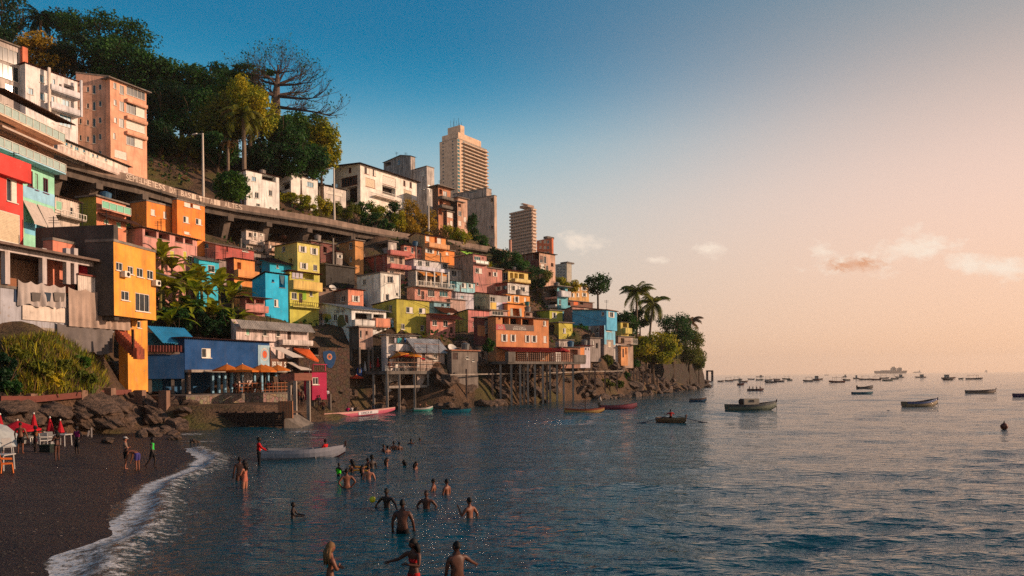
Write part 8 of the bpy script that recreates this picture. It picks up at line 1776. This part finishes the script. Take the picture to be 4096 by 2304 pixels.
for i, (x, yh, yf, c_, sk, hd) in enumerate(((30, 560, 800, '#8a2420', 'b', 30), (250, 560, 800, '#b0a8a0', 't', 160), (470, 545, 780, '#2a3a5a', 'b', -60), (590, 470, 720, '#7a5a48', 'd', 120), (800, 500, 740, '#a8322a', 't', 40), (900, 490, 730, '#c8bca8', 'b', -120), (1110, 500, 730, '#3a2a2c', 'd', 80), (1330, 520, 720, '#6a7a8a', 'b', 10), (60, 900, 1230, '#a82a20', 'b', -40))):
	stander('X', x, yh, yf, hd, sk, OR_[i] + ' of the beachgoers crowded round the red parasols', [CROSS, OUT, FWD][i % 3], ('short', '#120c0a'), (shirt(c_, i % 2 == 0), shorts('#1c1c26')), 'beachgoers round the parasols')
finish_people()
# orange float and ball
p = onz(*nat('M', 1335, 608)); root = thing('swim_float', p, 'orange foam noodle float held between two bathers', 'float'); 
for i in range(2): m = MB(); m.tube([p + Vector((-.45, .1 + i * .25, .05 + .2 * i)), p + Vector((0, .12 + i * .2, .10 + .12 * i)), p + Vector((.5, .05 + i * .25, .06 + .16 * i))], .045, 7); m.build('noodle', paint('#d08a20', .6), root)
w = onz(*nat('M', 1495, 965)); c0 = at(*nat('M', 1495, 882), w.y); m = MB(); m.sphere(c0, 32 / S8 / FPX * w.y, 18, 12); o = m.build('ball', paint('#c9c01a', .5, .4), smooth=True); tag(o, 'bright yellow ball just above the water beside the lean dark man', 'ball')
# ---------------------------------------------------------------- things on the beach
def bp(x, y): w = hit(*nat('X', x, y)); return Vector((w.x, w.y, ground(w.x, w.y) - .02))
RED = '#a80f20'
def beach_parasol(x, ytop, yb, r, label, closed=False):
	b = bp(x, yb); zt_ = CZ + ray(*nat('X', x, ytop))[1] * b.y; return parasol(b, r, zt_ - b.z, RED, label, 'red parasols on the beach', 0, 12, closed)
beach_parasol(360, 320, 790, 1.25, 'open red parasol at the left of the beach')
beach_parasol(690, 185, 700, .8, 'closed red parasol, left of three', True); beach_parasol(1015, 265, 690, .8, 'closed red parasol with a white top, middle of three', True); beach_parasol(1225, 315, 700, .8, 'closed red parasol, right of three', True)
beach_parasol(5, 200, 700, .5, 'red parasol tip at the left edge', True)
b = bp(190, 860); root = thing('white_parasol', (0, 0, 0), 'large white parasol lying tilted on the sand', 'parasol'); m = MB(); m.cone((0, 0, .0), 1.35, .55, 10); cp = m.build('canopy', paint('#9aa0a0', .8), root); m = MB(); m.tube([(0, 0, .1), (0, 0, -1.6)], .025, 6); po = m.build('pole', M_METAL, root)
for ch in root.children: ch.location = (0, 0, 0)
root.location = b + Vector((-.7, 0, 1.05)); root.rotation_euler = (math.radians(18), math.radians(38), 0)
M_CHW = paint('#a9a6a2', .5)
for i, (x, y, rz) in enumerate(((560, 800, .3), (640, 790, 1.2), (850, 860, 2.6), (930, 850, 3.2), (990, 830, 3.6), (150, 1010, .8))): chair(bp(x, y), rz, M_CHW, ['white plastic chair beside the open red parasol', 'white plastic chair near the towel-wrapped person', 'white plastic chair just left of the cooler', 'white plastic chair behind the cooler', 'white plastic chair right of the cooler', 'white plastic chair at the left edge of the sand'][i], 'white chairs on the beach')
chair(bp(140, 1390), 2.2, paint('#d0661a', .5), 'orange plastic chair at the left edge of the beach', '')
def table(b, label):
	root = thing('plastic_table', b, label, 'table', 'white tables on the beach'); m = MB(); m.box(b + Vector((0, 0, .71)), (.4, 0, 0), (0, .4, 0), (0, 0, .025)); m.build('tabletop', M_CHW, root)
	for sx in (-1, 1):
		for sy in (-1, 1): m = MB(); m.bar(b + Vector((sx * .36, sy * .36, 0)), b + Vector((sx * .33, sy * .33, .69)), .05); m.build('leg', M_CHW, root)
table(bp(1270, 830), 'white plastic table under the right closed parasol'); table(bp(30, 1330), 'white plastic table cut by the left edge')
b = bp(950, 960); root = thing('cooler_box', b, 'dark green cooler box on the sand in front of the white chairs', 'cooler'); m = MB(); m.box(b + Vector((0, 0, .2)), (.3, 0, 0), (0, .2, 0), (0, 0, .2)); m.build('box', paint('#0c1a14', .5), root); m = MB(); m.box(b + Vector((0, 0, .43)), (.315, 0, 0), (0, .215, 0), (0, 0, .028)); m.build('lid', paint('#0f2a1c', .5), root); m = MB(); m.tube([b + Vector((-.3, 0, .4)), b + Vector((-.2, -.02, .56)), b + Vector((.2, -.02, .56)), b + Vector((.3, 0, .4))], .015, 5); m.build('handle', M_METAL, root)
for i, (x0, y0, x1, y1) in enumerate(((1740, 530, 1780, 650), (1790, 470, 1860, 660))):
	q = bp(x1, y1); t_ = at(*nat('X', x0, y0), q.y); m = MB(); m.bar(q, t_ + Vector((0, .4, 0)), .1, .06); tag(m.build('plank', paint('#8a8078', .8)), ['shorter', 'longer'][i] + ' pale plank leaning on the rocks behind the beach', 'plank', 'leaning planks')
# tarps, barrels and bundles by the sea wall
def barrel(p, col, label):
	p = Vector(p); root = thing('barrel', p, label, 'barrel'); m = MB(); m.tube([p, p + Vector((0, 0, .1)), p + Vector((0, 0, .55)), p + Vector((0, 0, 1.0)), p + Vector((0, 0, 1.1))], [.33, .36, .38, .36, .33], 14); m.build('drum', paint(col, .4), root); m = MB(); m.tube([p + Vector((0, 0, 1.1)), p + Vector((0, 0, 1.14))], .3, 14); m.build('lid', M_WIRE, root)
q = hit(*nat('E', 835, 740)); barrel((q.x, q.y, ground(q.x, q.y)), '#1f5aa8', 'bright blue barrel under the concrete-framed house')
for i, (x, y, c_, s_) in enumerate(((640, 700, '#c03a24', .8), (690, 690, '#b02a20', .7), (900, 735, '#b0a8a0', .6), (950, 720, '#b8221e', .7), (985, 715, '#b9b2b0', .8), (1050, 700, '#a0201e', .7))):
	q = hit(*nat('E', x, y)); parasol((q.x, q.y, ground(q.x, q.y) - .2), .3, 1.6 * s_ + .9, c_, OR_[i] + ' folded parasol from the left under the concrete-framed house', 'folded parasols under the concrete-framed house', 0, 10, True)
q = hit(*nat('E', 800, 850)); parasol((q.x, q.y, ground(q.x, q.y) - .6), 1.0, 1.9, '#d0431c', 'small bright red-orange parasol on the dark rocks', '')
q = onz(*nat('H', 1155, 668), 8.0); parasol(R_.pf(R_.front(1150, 700)[0], R_.front(535, 712)[1], 3.2), 1.3, 2.3, '#a82420', 'red parasol at the right end of the restaurant deck', '')
# water tanks
def tank(c, x, y, w, col, label):
	p = hit(*nat(c, x, y)); r = w / CR[c][2] / FPX * p.y / 2; p = at(*nat(c, x, y), p.y - 2.5); root = thing('water_tank', p, label, 'water tank', 'rooftop water tanks'); m = MB(); m.tube([p, p + Vector((0, 0, r * 1.5))], [r * .85, r], 14); m.build('tank', paint(col, .5), root); m = MB(); m.tube([p + Vector((0, 0, r * 1.5)), p + Vector((0, 0, r * 1.62)), p + Vector((0, 0, r * 1.8))], [r * 1.08, r * 1.05, r * .3], 14); m.build('lid', paint(col, .5), root)
tank('G', 1040, 938, 56, '#1f7a78', 'teal water tank on the roof beside the orange curtained house'); tank('G', 780, 745, 44, '#1a4a58', 'dark blue water tank beside the white shuttered house'); tank('D', 1560, 600, 34, '#1a3a78', 'small blue tank on the white balcony'); tank('D', 60, 330, 40, '#8a8078', 'grey water tank under the viaduct')
def dish(c, x, y, r, label):
	p = at(*nat(c, x, y), hit(*nat(c, x, y + 25)).y - 1.5); root = thing('satellite_dish', p, label, 'satellite dish', 'satellite dishes'); m = MB(); k = 14; n = Vector((.5, -.6, .6)).normalized(); u_ = n.cross(Vector((0, 0, 1))).normalized(); v_ = u_.cross(n); m.add([p - n * r * .3] + [p + u_ * r * math.cos(6.283 * i / k) + v_ * r * math.sin(6.283 * i / k) for i in range(k)], [(0, 1 + i, 1 + (i + 1) % k) for i in range(k)]); m.build('reflector', M_WHITE, root); m = MB(); m.bar(p - n * r * .3, p - Vector((0, 0, 1.2)), .07); m.build('mount', M_METAL, root)
dish('E', 1912, 410, .7, 'white satellite dish on the zinc roofs left of the restaurant'); dish('G', 175, 1425, .8, 'white satellite dish at the corner of the salmon terrace'); dish('H', 1245, 705, .9, 'grey satellite dish on the restaurant deck parapet'); dish('H', 1748, 360, .6, 'satellite dish on the maroon brick below the blue house'); dish('D', 380, 870, .6, 'satellite dish on the brown shack'); dish('O', 520, 125, 1.6, 'large mesh satellite dish at the end of the village')

# ---------------------------------------------------------------- small shacks wedged into the remaining gaps
def fillers():
	boxes = []
	def reg(H): boxes.append((np.array(H.C[:2]), np.array(H.u[:2]), np.array(H.v[:2]), H.Ls, H.Lf, H.z0 - 1.5, H.zt))
	for H in HS.values(): reg(H)
	for H in (bar, hb, tw, cr, mw_): reg(H)
	def covered(x, y, dmax):
		rx, ru = ray(x, y); d = np.arange(60, dmax + 1, .5); P = np.stack([rx * d, d], 1); z = CZ + ru * d
		for C, u, v, Ls, Lf, z0, z1 in boxes:
			q = P - C; a, b = q @ u, q @ v
			if ((a > 0) & (a < Ls) & (b > 0) & (b < Lf) & (z > z0) & (z < z1 + .4)).any(): return True
		return False
	r = random.Random(21); cols = [('#9a7a66', 'tan'), ('#8a5a4a', 'reddish'), ('#7d726a', 'grey'), ('#b08a70', 'beige'), ('#a8685a', 'dusty pink'), ('#b9a89a', 'whitewashed'), ('#c08a4a', 'ochre'), ('#6f8f98', 'blue-grey')]
	vx = [p[0] for p in VIA_PX]; vy = [p[1] for p in VIA_PX]; sx = [p[0] for p in SHORE_PX[10:]]; sy = [p[1] for p in SHORE_PX[10:]]; n = 0; used = set()
	for y in range(1430, 900, -26):
		for x in range(985, 2330, 30):
			if y < np.interp(x, vx, vy) + 62 or y > np.interp(x, sx, sy) - 125: continue
			if x > 1960 and y < 1090 + (x - 1960) * .28: continue
			p = hit(x, y)
			if p.y > 260 or covered(x, y, p.y): continue
			if any(covered(x + dx, y - 6, p.y) for dx in (14,)) and r.random() < .3: continue
			c_, cn_ = r.choice(cols); w = r.uniform(48, 92); h_ = r.uniform(42, 74)
			for k_ in (1, .8, .6, .45):
				if sum(covered(x + a_ * w * k_, y - b_ * h_ * k_, 300) for a_, b_ in ((.05, .95), (.5, .9), (.95, .95), (.5, .5), (.95, .1), (.25, .3))) < 3: break
			else: continue
			w *= k_; h_ *= k_
			near = min(HS.values(), key=lambda H: (H.C - p).length); nm = near.name.split(' with ')[0].split(' under ')[0].split(' above ')[0].split(' behind ')[0].split(' left of ')[0].split(' right of ')[0]
			pos = 'left of' if near.C.x > p.x else 'right of'; lb = f'small {cn_} shack {pos} the {nm}'
			k = 2
			while lb in used: lb = f'{["", "", "second", "third", "fourth", "fifth", "sixth"][min(k, 6)]} small {cn_} shack {pos} the {nm}'; k += 1
			used.add(lb); lb = ' '.join(lb.split()[:16])
			mat = brick('#8a4a3a') if cn_ == 'reddish' else c_
			win = []
			for fl in range(2 if h_ > 56 else 1):
				for q in range(max(1, int(w / 24))): x0 = x + 9 + q * 23 + r.uniform(-2, 2); y_ = y - h_ * (.84 - .42 * fl) if h_ > 56 else y - h_ * .62; win.append((x0, y_, x0 + r.uniform(8, 13), y_ + r.uniform(12, 17), r.choice('gghhwooc')))
			H = house('N', x - r.uniform(8, 22), x, x + w, y - h_, y + 6, mat, win, lb, roof=r.choice(['fib:#8a7a6e', 'slab', 'tile:#7a4434', 'fib:#6a5c54', 'slab']), group='small shacks between the houses', name='shack', cat='shack', dirt=.8, bury=2.5)
			reg(H); n += 1
			if r.random() < .4: ledge(H, 'f', x + 2, x + w * .8, y - h_ * .42, y - h_ * .18, .7, plaster(c_, .6))
	print('fillers', n)
fillers()
# aerials and spare tanks on the roofs
rr_ = random.Random(5)
for H in list(HS.values()):
	if H.D > 130 and rr_.random() < .3: continue
	for q in range(rr_.choice((0, 1, 1, 2))):
		p = H.C + H.v * (H.Lf * rr_.uniform(.1, .9)) + H.u * (H.Ls * rr_.uniform(.1, .6)); p.z = H.zt; hgt = rr_.uniform(1.2, 2.6); m = MB(); m.bar(p - Vector((0, 0, .6)), p + Vector((0, 0, hgt)), .06)
		for k in range(3): m.bar(p + Vector((-.45, 0, hgt - .12 - k * .22)), p + Vector((.45, .1, hgt - .12 - k * .22)), .035)
		m.build('aerial', M_WIRE, H.root)
	if rr_.random() < .22 and H.Lf > 2:
		p = H.C + H.v * (H.Lf * .6) + H.u * min(2.0, H.Ls * .5); p.z = H.zt + .1; m = MB(); m.tube([p, p + Vector((0, 0, .9)), p + Vector((0, 0, 1.0)), p + Vector((0, 0, 1.2))], [.55, .65, .68, .2], 12); m.build('water_tank', paint(rr_.choice(['#2a5a78', '#6a6a68', '#8a8078']), .5), H.root)
ks = list(HS); 
for i in range(14):
	A, B = HS[ks[(i * 5 + 3) % 48]], HS[ks[(i * 5 + 11) % 48]]; a = A.C + Vector((0, 0, A.zt - A.C.z + .6)); b = B.C + Vector((0, 0, B.zt - B.C.z + .6))
	if (a - b).length > 60: continue
	m = MB(); m.tube([a.lerp(b, k / 10) - Vector((0, 0, 1.2 * math.sin(math.pi * k / 10))) for k in range(11)], .03, 4)
	tag(m.build('overhead_cable', M_WIRE), 'thin cable from the ' + ' '.join(A.name.split()[:6]) + ' to the ' + ' '.join(B.name.split()[:4]), 'cable', 'overhead cables')
# ---------------------------------------------------------------- evening haze over the bay
m = MB(); m.abox(-9500, 9500, -60, 9300, -4, 190); hz = m.build('haze', []); tag(hz, kind='stuff')
hm = bpy.data.materials.new('evening_haze'); hm.use_nodes = True; hn, hl = hm.node_tree.nodes, hm.node_tree.links; hn.clear()
pv = hn.new('ShaderNodeVolumePrincipled'); pv.inputs['Color'].default_value = (1, .9, .8, 1); pv.inputs['Density'].default_value = 0.00009; pv.inputs['Anisotropy'].default_value = 0.25
ho = hn.new('ShaderNodeOutputMaterial'); hl.new(pv.outputs[0], ho.inputs['Volume']); hz.data.materials.append(hm)
